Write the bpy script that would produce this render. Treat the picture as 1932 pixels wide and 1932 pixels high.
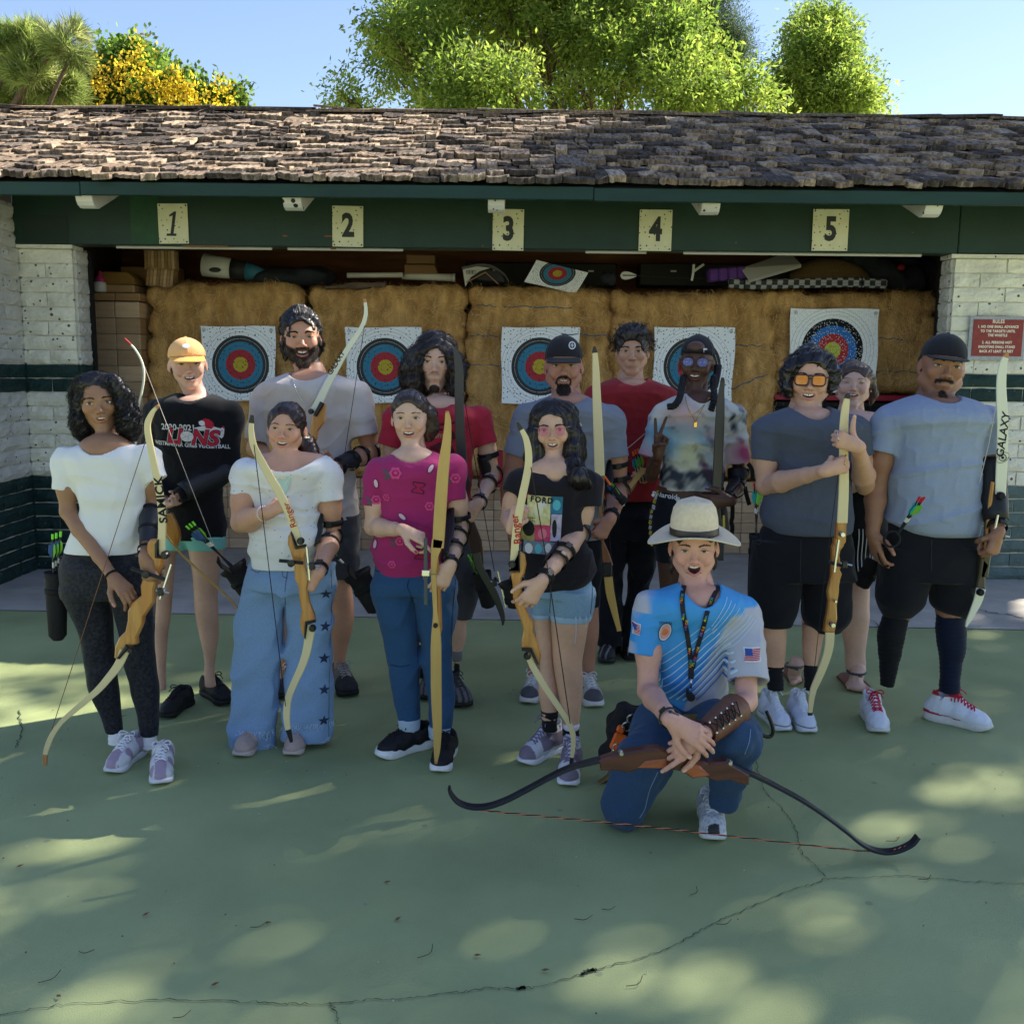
import bpy, math, random
import numpy as np
from mathutils import Vector, Matrix
from mathutils.bvhtree import BVHTree
random.seed(7); rng = np.random.default_rng(7)
sc = bpy.context.scene
for _o in list(bpy.data.objects): bpy.data.objects.remove(_o)
C = sc.collection
rad = math.radians

# ------------------------------------------------------------------ camera
EYE = 1.62; PITCH = rad(8.3); ROLL = rad(0.6); FPX = 1850.0        # focal length for a 1932 px wide frame
cF = np.array([0, math.cos(PITCH), -math.sin(PITCH)])
cU0 = np.array([0, math.sin(PITCH), math.cos(PITCH)]); cR0 = np.array([1.0, 0, 0])
cR = cR0*math.cos(ROLL) + cU0*math.sin(ROLL); cU = cU0*math.cos(ROLL) - cR0*math.sin(ROLL)
cd = bpy.data.cameras.new('camera'); cam = bpy.data.objects.new('camera', cd); C.objects.link(cam)
cd.sensor_fit = 'HORIZONTAL'; cd.sensor_width = 36; cd.lens = 36*FPX/1932; cd.clip_end = 600; cd.clip_start = .05
cam.matrix_world = Matrix(((cR[0], cU[0], -cF[0], 0), (cR[1], cU[1], -cF[1], 0), (cR[2], cU[2], -cF[2], EYE), (0, 0, 0, 1)))
sc.camera = cam
# ------------------------------------------------------------------ light
SUNV = Vector((.92, .58, 1.0)).normalized()                         # towards the sun: behind the group, on the right
w = bpy.data.worlds.new('World'); sc.world = w; w.use_nodes = True
nt = w.node_tree; nt.nodes.clear()
sky = nt.nodes.new('ShaderNodeTexSky'); sky.sky_type = 'NISHITA'; sky.sun_disc = False
sky.sun_elevation = math.asin(SUNV.z); sky.sun_rotation = math.atan2(SUNV.x, SUNV.y)
sky.air_density = 1.0; sky.dust_density = .25; sky.ozone_density = 1.0
bg = nt.nodes.new('ShaderNodeBackground'); bg.inputs[1].default_value = .068
wo = nt.nodes.new('ShaderNodeOutputWorld')
hs = nt.nodes.new('ShaderNodeHueSaturation'); hs.inputs['Hue'].default_value = .512; hs.inputs['Saturation'].default_value = 1.15; nt.links.new(sky.outputs[0], hs.inputs['Color']); gm = nt.nodes.new('ShaderNodeGamma'); gm.inputs[1].default_value = .80; nt.links.new(hs.outputs[0], gm.inputs[0]); nt.links.new(gm.outputs[0], bg.inputs[0]); nt.links.new(bg.outputs[0], wo.inputs[0])
sd = bpy.data.lights.new('sun', 'SUN'); sd.energy = 3.2; sd.angle = rad(.53); sd.color = (1, .93, .80)
so = bpy.data.objects.new('sun', sd); C.objects.link(so); so.rotation_euler = SUNV.to_track_quat('Z', 'Y').to_euler(); so.location = SUNV*30
vs = sc.view_settings; sc.display_settings.display_device = 'sRGB'
vs.view_transform = 'Standard'; vs.look = 'None'; vs.gamma = 1; vs.use_curve_mapping = False; vs.exposure = 2.15

# ------------------------------------------------------------------ reading places off the camera ray
def P(u, v, Y):                                                     # point on the ray through (u, v) at distance Y in front
    d = cF + cR*((u-966)/FPX) - cU*((v-966)/FPX)
    return np.array([0, 0, EYE]) + d*(Y/d[1])
def G(u, v, z=0.0):                                                 # where the ray meets height z
    d = cF + cR*((u-966)/FPX) - cU*((v-966)/FPX)
    return np.array([0, 0, EYE]) + d*((z-EYE)/d[2])
def PX(Y): return Y/FPX                                             # metres per pixel at depth Y (roughly)

# ------------------------------------------------------------------ objects
def tag(o, label=None, cat=None, group=None, kind=None):
    if label: o['label'] = label
    if cat: o['category'] = cat
    if group: o['group'] = group
    if kind: o['kind'] = kind
    return o
def thing(name, label, cat, loc=(0, 0, 0), group=None):
    o = bpy.data.objects.new(name, None); C.objects.link(o); o.location = tuple(loc); o.empty_display_size = .1
    return tag(o, label, cat, group)
def origin(o):
    p = np.zeros(3)
    while o is not None: p = p + np.array(o.location[:]); o = o.parent
    return p
def link_mesh(name, V, F, m, parent=None, smooth=True, FM=None, col=None, uv=None):
    V = np.asarray(V, dtype=np.float32)
    if parent is not None: V = V - origin(parent).astype(np.float32)
    me = bpy.data.meshes.new(name)
    if isinstance(F, np.ndarray) and F.ndim == 2:
        nf, k = F.shape
        me.vertices.add(len(V)); me.vertices.foreach_set('co', V.ravel())
        me.loops.add(nf*k); me.loops.foreach_set('vertex_index', F.astype(np.int32).ravel())
        me.polygons.add(nf); me.polygons.foreach_set('loop_start', np.arange(0, nf*k, k, dtype=np.int32))
        me.update(calc_edges=True)
    else:
        me.from_pydata([tuple(map(float, v)) for v in V], [], [tuple(map(int, f)) for f in F]); me.update()
    ms = m if isinstance(m, (list, tuple)) else [m]
    for q in ms: me.materials.append(q)
    if FM is not None: me.polygons.foreach_set('material_index', np.asarray(FM, dtype=np.int32))
    if smooth: me.polygons.foreach_set('use_smooth', np.ones(len(me.polygons), dtype=bool))
    if col is not None:
        a = me.color_attributes.new('Col', 'FLOAT_COLOR', 'POINT')
        c4 = np.ones((len(V), 4), dtype=np.float32); c4[:, :3] = col; a.data.foreach_set('color', c4.ravel())
    o = bpy.data.objects.new(name, me); C.objects.link(o)
    if parent is not None: o.parent = parent
    return o

class MB:                                                           # mesh collector in world coordinates
    def __init__(s): s.V = []; s.F = []; s.M = []; s.cur = 0
    def add(s, vs, fs):
        n = len(s.V); s.V += [tuple(v) for v in vs]; s.F += [tuple(i+n for i in f) for f in fs]; s.M += [s.cur]*len(fs); return s
    def box(s, c, size, R=None, jit=0):
        hx, hy, hz = [q/2 for q in size]
        vs = np.array([(x*hx, y*hy, z*hz) for z in (-1, 1) for y in (-1, 1) for x in (-1, 1)])
        if jit: vs = vs + rng.uniform(-jit, jit, vs.shape)
        if R is not None: vs = vs @ np.asarray(R).T
        return s.add(vs+np.asarray(c), [(0, 2, 3, 1), (4, 5, 7, 6), (0, 1, 5, 4), (2, 6, 7, 3), (0, 4, 6, 2), (1, 3, 7, 5)])
    def bbox(s, c, size, b=.004, R=None):                          # box with chamfered edges
        h = np.array(size)/2; b = min(b, *(h*.9)); vs = []; idx = {}
        for sx in (-1, 1):
            for sy in (-1, 1):
                for sz in (-1, 1):
                    for ax in range(3):
                        p = np.array([sx*h[0], sy*h[1], sz*h[2]])
                        q = p.copy()
                        for a2 in range(3):
                            if a2 != ax: q[a2] -= np.sign(p[a2])*b
                        idx[(sx, sy, sz, ax)] = len(vs); vs.append(q)
        fs = []
        for ax in range(3):
            o = [a for a in range(3) if a != ax]
            for sg in (-1, 1):
                f = []
                for a, bb in ((-1, -1), (1, -1), (1, 1), (-1, 1)):
                    k = [0, 0, 0]; k[ax] = sg; k[o[0]] = a; k[o[1]] = bb; f.append(idx[(k[0], k[1], k[2], ax)])
                fs.append(tuple(f))
                for s2 in (-1, 1):
                    for ed in range(1):
                        pass
        for ax in range(3):                                        # edges along ax join faces of the two other axes
            o = [a for a in range(3) if a != ax]
            for a in (-1, 1):
                for bb in (-1, 1):
                    f = []
                    for e, axf in ((-1, o[0]), (-1, o[1]), (1, o[1]), (1, o[0])):
                        k = [0, 0, 0]; k[ax] = e; k[o[0]] = a; k[o[1]] = bb; f.append(idx[(k[0], k[1], k[2], axf)])
                    fs.append(tuple(f))
        for sx in (-1, 1):
            for sy in (-1, 1):
                for sz in (-1, 1): fs.append(tuple(idx[(sx, sy, sz, a)] for a in range(3)))
        vs = np.array(vs)
        if R is not None: vs = vs @ np.asarray(R).T
        return s.add(vs+np.asarray(c), fs)
    def tube(s, pts, r, n=8, caps=True, flat=1.0, side=None):
        pts = np.array(pts, float); m = len(pts); rr = np.full(m, r, float) if np.isscalar(r) else np.array(r, float)
        T = np.gradient(pts, axis=0); T /= np.maximum(np.linalg.norm(T, axis=1), 1e-9)[:, None]
        up = np.array(side, float) if side is not None else np.array([0.13, .21, .97])
        vs = []; A = np.cross(T, up); bad = np.linalg.norm(A, axis=1) < 1e-3; A[bad] = np.cross(T[bad], [1, 0, 0.1])
        A /= np.linalg.norm(A, axis=1)[:, None]
        for i in range(1, m):
            if np.dot(A[i], A[i-1]) < 0: A[i] = -A[i]
        Bv = np.cross(T, A)
        ang = np.arange(n)*2*math.pi/n
        for i in range(m):
            for a in ang: vs.append(pts[i]+rr[i]*(math.cos(a)*A[i]*flat+math.sin(a)*Bv[i]))
        fs = [(i*n+j, i*n+(j+1) % n, (i+1)*n+(j+1) % n, (i+1)*n+j) for i in range(m-1) for j in range(n)]
        if caps: fs += [tuple(range(n))[::-1], tuple((m-1)*n+j for j in range(n))]
        return s.add(vs, fs)
    def sweep(s, pts, w, t, side):                                  # flat bar: width w along 'side', thickness t across it
        pts = np.array(pts, float); m = len(pts)
        ww = np.full(m, w, float) if np.isscalar(w) else np.array(w, float); tt = np.full(m, t, float) if np.isscalar(t) else np.array(t, float)
        T = np.gradient(pts, axis=0); T /= np.maximum(np.linalg.norm(T, axis=1), 1e-9)[:, None]
        S = np.array(side, float); S = np.tile(S, (m, 1)) if S.ndim == 1 else S
        S = S - (S*T).sum(1)[:, None]*T; S /= np.linalg.norm(S, axis=1)[:, None]
        N = np.cross(T, S); vs = []
        prof = [(-1, -.6), (-.86, -1), (.86, -1), (1, -.6), (1, .6), (.86, 1), (-.86, 1), (-1, .6)]
        for i in range(m):
            for a, b in prof: vs.append(pts[i]+S[i]*a*ww[i]/2+N[i]*b*tt[i]/2)
        n = 8
        fs = [(i*n+j, i*n+(j+1) % n, (i+1)*n+(j+1) % n, (i+1)*n+j) for i in range(m-1) for j in range(n)]
        fs += [tuple(range(n))[::-1], tuple((m-1)*n+j for j in range(n))]
        return s.add(vs, fs)
    def lathe(s, c, prof, n=24, R=None):                            # prof: list of (r, z)
        vs = []
        for r, z in prof:
            for j in range(n):
                a = 2*math.pi*j/n; vs.append((r*math.cos(a), r*math.sin(a), z))
        vs = np.array(vs)
        if R is not None: vs = vs @ np.asarray(R).T
        m = len(prof); fs = [(i*n+j, i*n+(j+1) % n, (i+1)*n+(j+1) % n, (i+1)*n+j) for i in range(m-1) for j in range(n)]
        fs += [tuple(range(n))[::-1], tuple((m-1)*n+j for j in range(n))]
        return s.add(vs+np.asarray(c), fs)
    def prism(s, poly, dvec, bev=0.0):                              # 3-D polygon pushed along dvec, rims chamfered by bev
        poly = np.array(poly, float); dvec = np.array(dvec, float); n = len(poly); c = poly.mean(0)
        if bev > 0:
            L = np.linalg.norm(dvec); dn = dvec/L
            e1 = np.roll(poly, -1, 0)-poly; e0 = poly-np.roll(poly, 1, 0)
            n1 = np.cross(e1, dn); n1 /= np.maximum(np.linalg.norm(n1, axis=1), 1e-9)[:, None]
            n0 = np.cross(e0, dn); n0 /= np.maximum(np.linalg.norm(n0, axis=1), 1e-9)[:, None]
            nn = n0+n1; nn /= np.maximum(np.linalg.norm(nn, axis=1), 1e-9)[:, None]
            if ((poly-c)*nn).sum() < 0: nn = -nn
            rings = [poly-nn*bev, poly+dn*bev, poly+dn*(L-bev), poly-nn*bev+dvec]
        else: rings = [poly, poly+dvec]
        vs = np.concatenate(rings); k = len(rings)
        fs = [(i*n+j, i*n+(j+1) % n, (i+1)*n+(j+1) % n, (i+1)*n+j) for i in range(k-1) for j in range(n)]
        fs += [tuple(range(n))[::-1], tuple((k-1)*n+j for j in range(n))]
        return s.add(vs, fs)
    def build(s, name, m, parent=None, smooth=False):
        return link_mesh(name, np.array(s.V), s.F, m, parent, smooth, FM=s.M)

def spline(pts, n):                                                 # Catmull-Rom through pts (any dimension)
    p = np.array(pts, float); m = len(p)
    if m < 3: return np.array([p[0]+(p[-1]-p[0])*i/(n-1) for i in range(n)])
    q = np.vstack([2*p[0]-p[1], p, 2*p[-1]-p[-2]]); out = []
    for t in np.linspace(0, m-1, n):
        i = min(int(t), m-2); f = t-i; a, b, c, d = q[i], q[i+1], q[i+2], q[i+3]
        out.append(.5*((2*b)+(-a+c)*f+(2*a-5*b+4*c-d)*f*f+(-a+3*b-3*c+d)*f**3))
    return np.array(out)
def rotm(yaw=0, pitch=0, roll=0):
    return np.array(Matrix.Rotation(rad(yaw), 3, 'Z') @ Matrix.Rotation(rad(pitch), 3, 'X') @ Matrix.Rotation(rad(roll), 3, 'Y'))

# ------------------------------------------------------------------ materials
_mats = {}
def M(name, col=(.5, .5, .5), rough=.8, spec=.3, metal=0, attr=False, noise=None, bump=None, col2=None, trans=0, alpha=None, sheen=0, fiber=None, spots=None, coat=0, world=False):
    """noise=(scale, amount) lightness variation; col2 mixes by noise; bump=(scale, distance); spots=(scale, threshold, colour)"""
    if name in _mats: return _mats[name]
    m = bpy.data.materials.new(name); _mats[name] = m; m.use_nodes = True; n = m.node_tree; N = n.nodes; L = n.links
    b = N['Principled BSDF']; b.inputs['Roughness'].default_value = rough; b.inputs['Specular IOR Level'].default_value = spec; b.inputs['Metallic'].default_value = metal
    if coat: b.inputs['Coat Weight'].default_value = coat; b.inputs['Coat Roughness'].default_value = .15
    if sheen: b.inputs['Sheen Weight'].default_value = sheen
    tc = N.new('ShaderNodeTexCoord'); co = tc.outputs['Object']
    if world: co = N.new('ShaderNodeNewGeometry').outputs['Position']
    if fiber:
        mp = N.new('ShaderNodeMapping'); mp.inputs['Scale'].default_value = fiber; L.new(co, mp.inputs[0]); co2 = mp.outputs[0]
    else: co2 = co
    if attr:
        a = N.new('ShaderNodeVertexColor'); a.layer_name = 'Col'; c = a.outputs[0]
    else:
        r = N.new('ShaderNodeRGB'); r.outputs[0].default_value = (*col, 1); c = r.outputs[0]
    def tex(scale, det=4):
        t = N.new('ShaderNodeTexNoise'); t.inputs['Scale'].default_value = scale; t.inputs['Detail'].default_value = det; L.new(co2, t.inputs['Vector']); return t.outputs[0]
    if col2 is not None:
        mx = N.new('ShaderNodeMix'); mx.data_type = 'RGBA'; rp = N.new('ShaderNodeMapRange'); rp.inputs[1].default_value = .38; rp.inputs[2].default_value = .62
        L.new(tex((noise or (5, 1))[0]), rp.inputs[0]); L.new(rp.outputs[0], mx.inputs[0]); L.new(c, mx.inputs[6]); mx.inputs[7].default_value = (*col2, 1); c = mx.outputs[2]
    if noise:
        mr = N.new('ShaderNodeMapRange'); mr.inputs[1].default_value = .25; mr.inputs[2].default_value = .75; mr.inputs[3].default_value = 1-noise[1]; mr.inputs[4].default_value = 1+noise[1]
        L.new(tex(noise[0]*1.7, 6), mr.inputs[0])
        mx = N.new('ShaderNodeVectorMath'); mx.operation = 'SCALE'; L.new(c, mx.inputs[0]); L.new(mr.outputs[0], mx.inputs['Scale']); c = mx.outputs[0]
    if spots:
        v = N.new('ShaderNodeTexVoronoi'); v.inputs['Scale'].default_value = spots[0]; v.inputs['Randomness'].default_value = 1; L.new(co, v.inputs['Vector'])
        nz = N.new('ShaderNodeTexNoise'); nz.inputs['Scale'].default_value = spots[0]*.25; L.new(co, nz.inputs['Vector'])
        th = N.new('ShaderNodeMath'); th.operation = 'MULTIPLY'; L.new(nz.outputs[0], th.inputs[0]); th.inputs[1].default_value = spots[1]*2
        lt = N.new('ShaderNodeMath'); lt.operation = 'LESS_THAN'; L.new(v.outputs['Distance'], lt.inputs[0]); L.new(th.outputs[0], lt.inputs[1])
        mx = N.new('ShaderNodeMix'); mx.data_type = 'RGBA'; L.new(lt.outputs[0], mx.inputs[0]); L.new(c, mx.inputs[6]); mx.inputs[7].default_value = (*spots[2], 1); c = mx.outputs[2]
    L.new(c, b.inputs['Base Color'])
    if bump:
        bp = N.new('ShaderNodeBump'); bp.inputs['Strength'].default_value = 1; bp.inputs['Distance'].default_value = bump[1]
        L.new(tex(bump[0], 5), bp.inputs['Height']); L.new(bp.outputs[0], b.inputs['Normal'])
    if trans:
        tr = N.new('ShaderNodeBsdfTranslucent'); L.new(c, tr.inputs[0]); ms = N.new('ShaderNodeMixShader'); ms.inputs[0].default_value = trans
        L.new(b.outputs[0], ms.inputs[1]); L.new(tr.outputs[0], ms.inputs[2]); L.new(ms.outputs[0], N['Material Output'].inputs[0])
    if alpha is not None: b.inputs['Alpha'].default_value = alpha
    return m

# ------------------------------------------------------------------ text as flat meshes
def text_mesh(txt, size=1.0, bold=0.0, squash=1.0, shear=0.0, space=1.0):
    cu = bpy.data.curves.new('lettering', 'FONT'); cu.body = txt; cu.size = size; cu.align_x = 'CENTER'; cu.align_y = 'CENTER'; cu.offset = bold; cu.shear = shear; cu.space_character = space
    cu.resolution_u = 3
    o = bpy.data.objects.new('lettering', cu); C.objects.link(o); dg = bpy.context.evaluated_depsgraph_get(); dg.update()
    me = bpy.data.meshes.new_from_object(o.evaluated_get(dg)); bpy.data.objects.remove(o); bpy.data.curves.remove(cu)
    V = np.array([v.co[:] for v in me.vertices]) if len(me.vertices) else np.zeros((0, 3)); F = [tuple(p.vertices) for p in me.polygons]; bpy.data.meshes.remove(me)
    if len(V): V[:, 0] *= squash
    return V, F
def text_obj(name, txt, size, m, parent, origin_, xax, yax, bold=0, depth=.0015, squash=1.0, shear=0.0, space=1.0, bvh=None, ray=None, off=.002, label=None):
    V, F = text_mesh(txt, size, bold, squash, shear, space)
    if not len(V): return None
    xax = np.array(xax, float); yax = np.array(yax, float); W = np.array(origin_)+V[:, :1]*xax+V[:, 1:2]*yax
    if bvh is not None: W = drape(W, bvh, ray, off)
    return link_mesh(name, W, F, m, parent, False)
def drape(W, bvh, ray, off):
    out = []; r = Vector(ray).normalized()
    for p in W:
        h = bvh.ray_cast(Vector(p)-r*1.0, r, 3.0)
        out.append(np.array(h[0]-r*off) if h[0] is not None else np.array(p))
    return np.array(out)
m_blk = M('flat_black', (.008, .008, .009), .7)
# crown masses of the shade tree, as the patches of shade they lay on the court (x, y, radius, height of the mass)
SHADE_N = 600
SHADE = [(-2.5, 3.3, .5, 13.5), (-1.2, 3.0, .5, 13.0), (-.2, 3.0, .6, 13.5), (.9, 3.1, .6, 13.0), (2.0, 3.6, .5, 13.5), (-1.3, 3.6, .4, 13.2), (-.6, 4.1, .55, 13.6), (.6, 4.2, .55, 13.2), (1.7, 4.5, .6, 13.4),
         (-1.6, 2.1, .35, 13.0), (.2, 2.2, .40, 13.4), (1.3, 2.2, .3, 13.4), (-.3, 2.5, .5, 13.5), (2.4, 2.9, .35, 13.3), (2.8, 4.8, .55, 13.2), (.3, 1.6, .35, 13.2), (-1.0, 1.6, .3, 13.2), (1.4, 1.5, .3, 13.2)]
SHADE2 = [(1.6, 7.2, 3.0, .7, 13.2), (2.8, 7.2, 3.0, .8, 13.4), (4.0, 7.3, 3.0, .8, 13.1), (1.4, 9.0, 3.7, .7, 13.3), (2.6, 9.3, 3.8, .8, 13.5), (4.4, 9.2, 3.8, .9, 13.2), (5.0, 7.4, 3.0, .7, 13.4), (.9, 8.4, 3.5, .5, 13.2), (1.0, 8.0, 3.2, .6, 13.4), (2.2, 7.6, 3.1, .8, 13.6), (2.4, 8.7, 3.6, .8, 13.8), (3.5, 8.0, 3.2, .9, 13.4), (4.6, 8.3, 3.4, .9, 13.6), (3.4, 9.2, 3.8, .7, 13.9), (.6, 7.2, 3.0, .35, 13.2), (-.6, 7.0, 2.95, .3, 13.2)]
# ================================================================== SETTING
YW = 7.65; YB = 7.60; COURSE = .108
def slab(name, poly, z, m, kind='structure', sub=1):
    o = link_mesh(name, [(x, y, z) for x, y in poly], [tuple(range(len(poly)))], m, None, False); return tag(o, kind=kind)
m_court = M('court_paint', (.275, .325, .148), .66, .3, noise=(1.1, .16), col2=(.325, .375, .178), bump=(230, .0018), spots=(4.5, .045, (.24, .28, .15)))
m_conc = M('apron_concrete', (.42, .39, .34), .85, .2, noise=(2.2, .22), bump=(90, .002))
slab('ground', [(-150, -150), (150, -150), (150, 250), (-150, 250)], -.02, M('dry_lawn', (.34, .31, .20), .95, .1, noise=(.6, .3), bump=(20, .02)))
slab('court', [(-16, -12), (16, -12), (16, 5.67), (-16, 6.77)], 0, m_court)
slab('concrete_apron', [(-16, 6.77), (16, 5.67), (16, 12), (-16, 12)], .004, m_conc)
def ribbon(mb, pts, wd, z=.004, jit=.0035):
    g = np.array([G(u, v, z) for u, v in pts]); g = spline(g, len(pts)*9); g[:, :2] += rng.normal(0, jit, (len(g), 2)); g[:, 2] = z
    T = np.gradient(g, axis=0); T /= np.linalg.norm(T, axis=1)[:, None]; S = np.stack([-T[:, 1], T[:, 0], T[:, 2]*0], 1)
    ws = wd*rng.uniform(.35, 1.5, len(g))[:, None]; vs = np.vstack([g+S*ws, g-S*ws]); n = len(g)
    mb.add(vs, [(i, i+1, n+i+1, n+i) for i in range(n-1)])
mb = MB(); K0 = 1279.3
for wd, pts in ((.0014, [(-40, 640), (0, 635), (60, 623), (150, 612), (290, 606), (430, 608), (520, 612), (560, 613), (625, 612), (700, 605), (770, 603), (860, 592), (920, 583), (990, 583), (1040, 575), (1110, 553), (1200, 530), (1270, 505), (1300, 487), (1340, 465), (1400, 438), (1480, 403), (1530, 388), (1565, 377), (1640, 375), (1700, 371), (1780, 378), (1850, 383), (1990, 389)]),
                (.0016, [(625, 612), (634, 630), (640, 660)]), (.0014, [(1425, 150), (1440, 205), (1470, 240), (1490, 265), (1505, 295), (1508, 320), (1530, 345), (1560, 377)]),
                (.005, [(975, 583), (990, 584)]), (.005, [(1100, 556), (1115, 550), (1125, 547)]), (.0025, [(36, 60), (40, 100), (30, 130)])):
    ribbon(mb, [(u, v+K0) for u, v in pts], wd)
tag(mb.build('crack', M('crack_dark', (.07, .085, .055), .95)), kind='structure')  # cracks are thin ribbons with a dark colour of their own
mb = MB()
for u, v in ((1640, 1155), (1655, 1175), (1668, 1200), (1690, 1215)): pass
ribbon(mb, [(1630, 1168), (1650, 1172), (1662, 1190), (1680, 1203), (1700, 1212)], .003, .009)
ribbon(mb, [(1790, 1110), (1830, 1130), (1850, 1150), (1932, 1165)], .006, .009, .012)
tag(mb.build('crack', M('crack_dark')), kind='structure')
mb = MB()                                                           # twigs and leaf scraps blown over the court
for u, v in ((275, 446), (490, 470), (505, 462), (160, 520), (730, 385), (750, 455), (1103, 457), (1315, 405), (1028, 551), (110, 600), (812, 520), (900, 523), (345, 640), (1370, 465), (1690, 308), (1750, 380), (1205, 578), (100, 568), (405, 578), (37, 355), (220, 75), (1150, 438)):
    g = G(u, v+K0, .006); a = rng.uniform(-.7, .7); L = rng.uniform(.02, .05)
    if rng.random() < .6:
        pts = [g+np.array([math.cos(a+k*.5)*L*(k-1), math.sin(a+k*.5)*L*(k-1), .003*k]) for k in range(3)]; mb.cur = 0; mb.tube(spline(pts, 6), .0011, 4)
    else:
        mb.cur = 1; d = np.array([math.cos(a), math.sin(a), 0]); s_ = np.array([-d[1], d[0], 0])
        mb.add([g-d*.011, g+s_*.005+[0, 0, .004], g+d*.007+s_*.004, g+d*.013+[0, 0, .006], g-s_*.004+[0, 0, .001]], [(0, 1, 2, 3, 4)])
for k in range(420):
    g = np.array([rng.uniform(-3.6, 3.6), rng.uniform(1.7, 6.3), .006]); r = rng.uniform(.0012, .0035); mb.cur = int(rng.integers(0, 3))
    mb.add([g+[r, 0, 0], g+[0, r*2, 0], g+[-r, 0, 0], g+[0, -r, 0], g+[0, 0, r]], [(0, 1, 4), (1, 2, 4), (2, 3, 4), (3, 0, 4)])
o = link_mesh('leaf_litter', np.array(mb.V), mb.F, [M('twig', (.06, .035, .02)), M('dead_leaf', (.16, .07, .03)), M('grit', (.45, .45, .38))], None, False, FM=mb.M); tag(o, kind='stuff')

# ------------------------------------------------------------------ the shelter
shel = thing('archery_shelter', 'dark green and white brick target shelter with a weathered shake roof over five bays', 'shelter', (0, YW, 0))
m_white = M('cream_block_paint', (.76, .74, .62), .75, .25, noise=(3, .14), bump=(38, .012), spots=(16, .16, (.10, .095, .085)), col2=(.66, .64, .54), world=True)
m_side = M('grey_side_block', (.56, .55, .50), .8, .2, noise=(3, .16), bump=(38, .012), spots=(14, .12, (.12, .11, .10)), world=True)  # greyer, darker version of the cream blocks, used on the side-facing walls
m_gb = M('dark_teal_block_paint', (.010, .034, .032), .7, .3, noise=(4, .3), bump=(30, .012), spots=(22, .08, (.20, .22, .2)), world=True)
m_gbf = M('faded_green_block_paint', (.105, .15, .14), .8, .2, noise=(4, .25), bump=(30, .012), spots=(18, .1, (.2, .19, .16)), world=True)
m_mort = M('painted_mortar', (.60, .59, .50), .9, noise=(6, .3))
m_green = M('dark_green_beam_paint', (.009, .034, .022), .5, .35, noise=(2.5, .18), bump=(45, .0015), spots=(6, .05, (.10, .05, .03)))
m_fas = M('teal_fascia_paint', (.009, .036, .029), .55, .3, noise=(3, .3), bump=(45, .002), fiber=(.25, 1, 1))
m_raft = M('white_rafter_paint', (.62, .61, .56), .6, .3, noise=(4, .1), spots=(15, .17, (.02, .02, .02)))
def brick_mesh(L, H=COURSE-.010, D=.10, seed=0):                    # uneven slump block, face towards -Y
    r = np.random.default_rng(seed); vs = []; nx, nz = 5, 3
    for j in range(nz+1):
        for i in range(nx+1):
            e = (i in (0, nx)) or (j in (0, nz)); x = -L/2+L*i/nx; z = -H/2+H*j/nz
            vs.append((x, -.012+r.uniform(-.008, .005)+(.012 if e else 0), z+(r.uniform(-.003, .003) if e else 0)))
    fs = [(j*(nx+1)+i, j*(nx+1)+i+1, (j+1)*(nx+1)+i+1, (j+1)*(nx+1)+i) for j in range(nz) for i in range(nx)]
    ring = [i for i in range(nx+1)]+[j*(nx+1)+nx for j in range(1, nz+1)]+[nz*(nx+1)+i for i in range(nx-1, -1, -1)]+[j*(nx+1) for j in range(nz-1, 0, -1)]
    b = len(vs); vs += [(vs[k][0], D, vs[k][2]) for k in ring]; n = len(ring)
    fs += [(ring[(k+1) % n], ring[k], b+k, b+(k+1) % n) for k in range(n)]
    me = bpy.data.meshes.new('brick'); me.from_pydata(vs, [], fs); me.update(); return me
_bm = {}
def brick(parent, c, L, ang, m, seed):
    key = (round(L, 2), seed % 6, m.name)
    if key not in _bm: me = brick_mesh(L, seed=hash(key[:2]) % 9999); me.materials.append(m); _bm[key] = me
    o = bpy.data.objects.new('brick', _bm[key]); C.objects.link(o); o.parent = parent; o.location = Vector(c)-Vector(origin(parent)); o.rotation_euler.z = ang; return o
def block_wall(name, a, b, nc, mw, mg, L=.40, z0=0, lowgreen=m_gb, phase=0):   # blocks along a->b, face on the right-hand side of travel
    a = np.array(a, float); b = np.array(b, float); W = np.linalg.norm(b-a); d = (b-a)/W; ang = math.atan2(d[1], d[0]); nrm = np.array([-d[1], d[0]])
    wall = MB(); c = (a+b)/2+nrm*.075; h = nc*COURSE
    wall.box((c[0], c[1], h/2), (W-.02, .13, h), R=rotm(math.degrees(ang))); wo_ = wall.build(name, m_mort, shel)
    for k in range(nc):
        x = 0.0; first = True; z = (k+.5)*COURSE; mm = lowgreen if k < 7 else (m_gb if k in (13, 14) else mw)
        while x < W-.03:
            l = L if not first or (k+phase) % 2 == 0 else L/2
            first = False; l = min(l, W-x)
            if W-x-l < .08: l = W-x
            p = a+d*(x+l/2); brick(wo_, (p[0], p[1], z), l-.008, ang, mm, int(rng.integers(0, 99))); x += l
    return wo_
xl0 = P(34, 470, YW)[0]; xl1 = P(136, 470, YW)[0]; xr1 = P(1803, 480, YW)[0]
block_wall('left_pillar', (xl0, YW), (xl1, YW), 23, m_white, m_gb)
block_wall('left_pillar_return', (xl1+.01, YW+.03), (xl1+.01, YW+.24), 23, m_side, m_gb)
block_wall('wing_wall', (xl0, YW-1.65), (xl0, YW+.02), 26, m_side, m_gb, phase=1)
block_wall('right_pillar', (xr1, YW), (xr1+1.45, YW), 23, m_white, m_gb, lowgreen=m_gbf)
block_wall('right_pillar_return', (xr1-.01, YW+.22), (xr1-.01, YW+.03), 23, m_side, m_gb, lowgreen=m_gbf)
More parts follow.
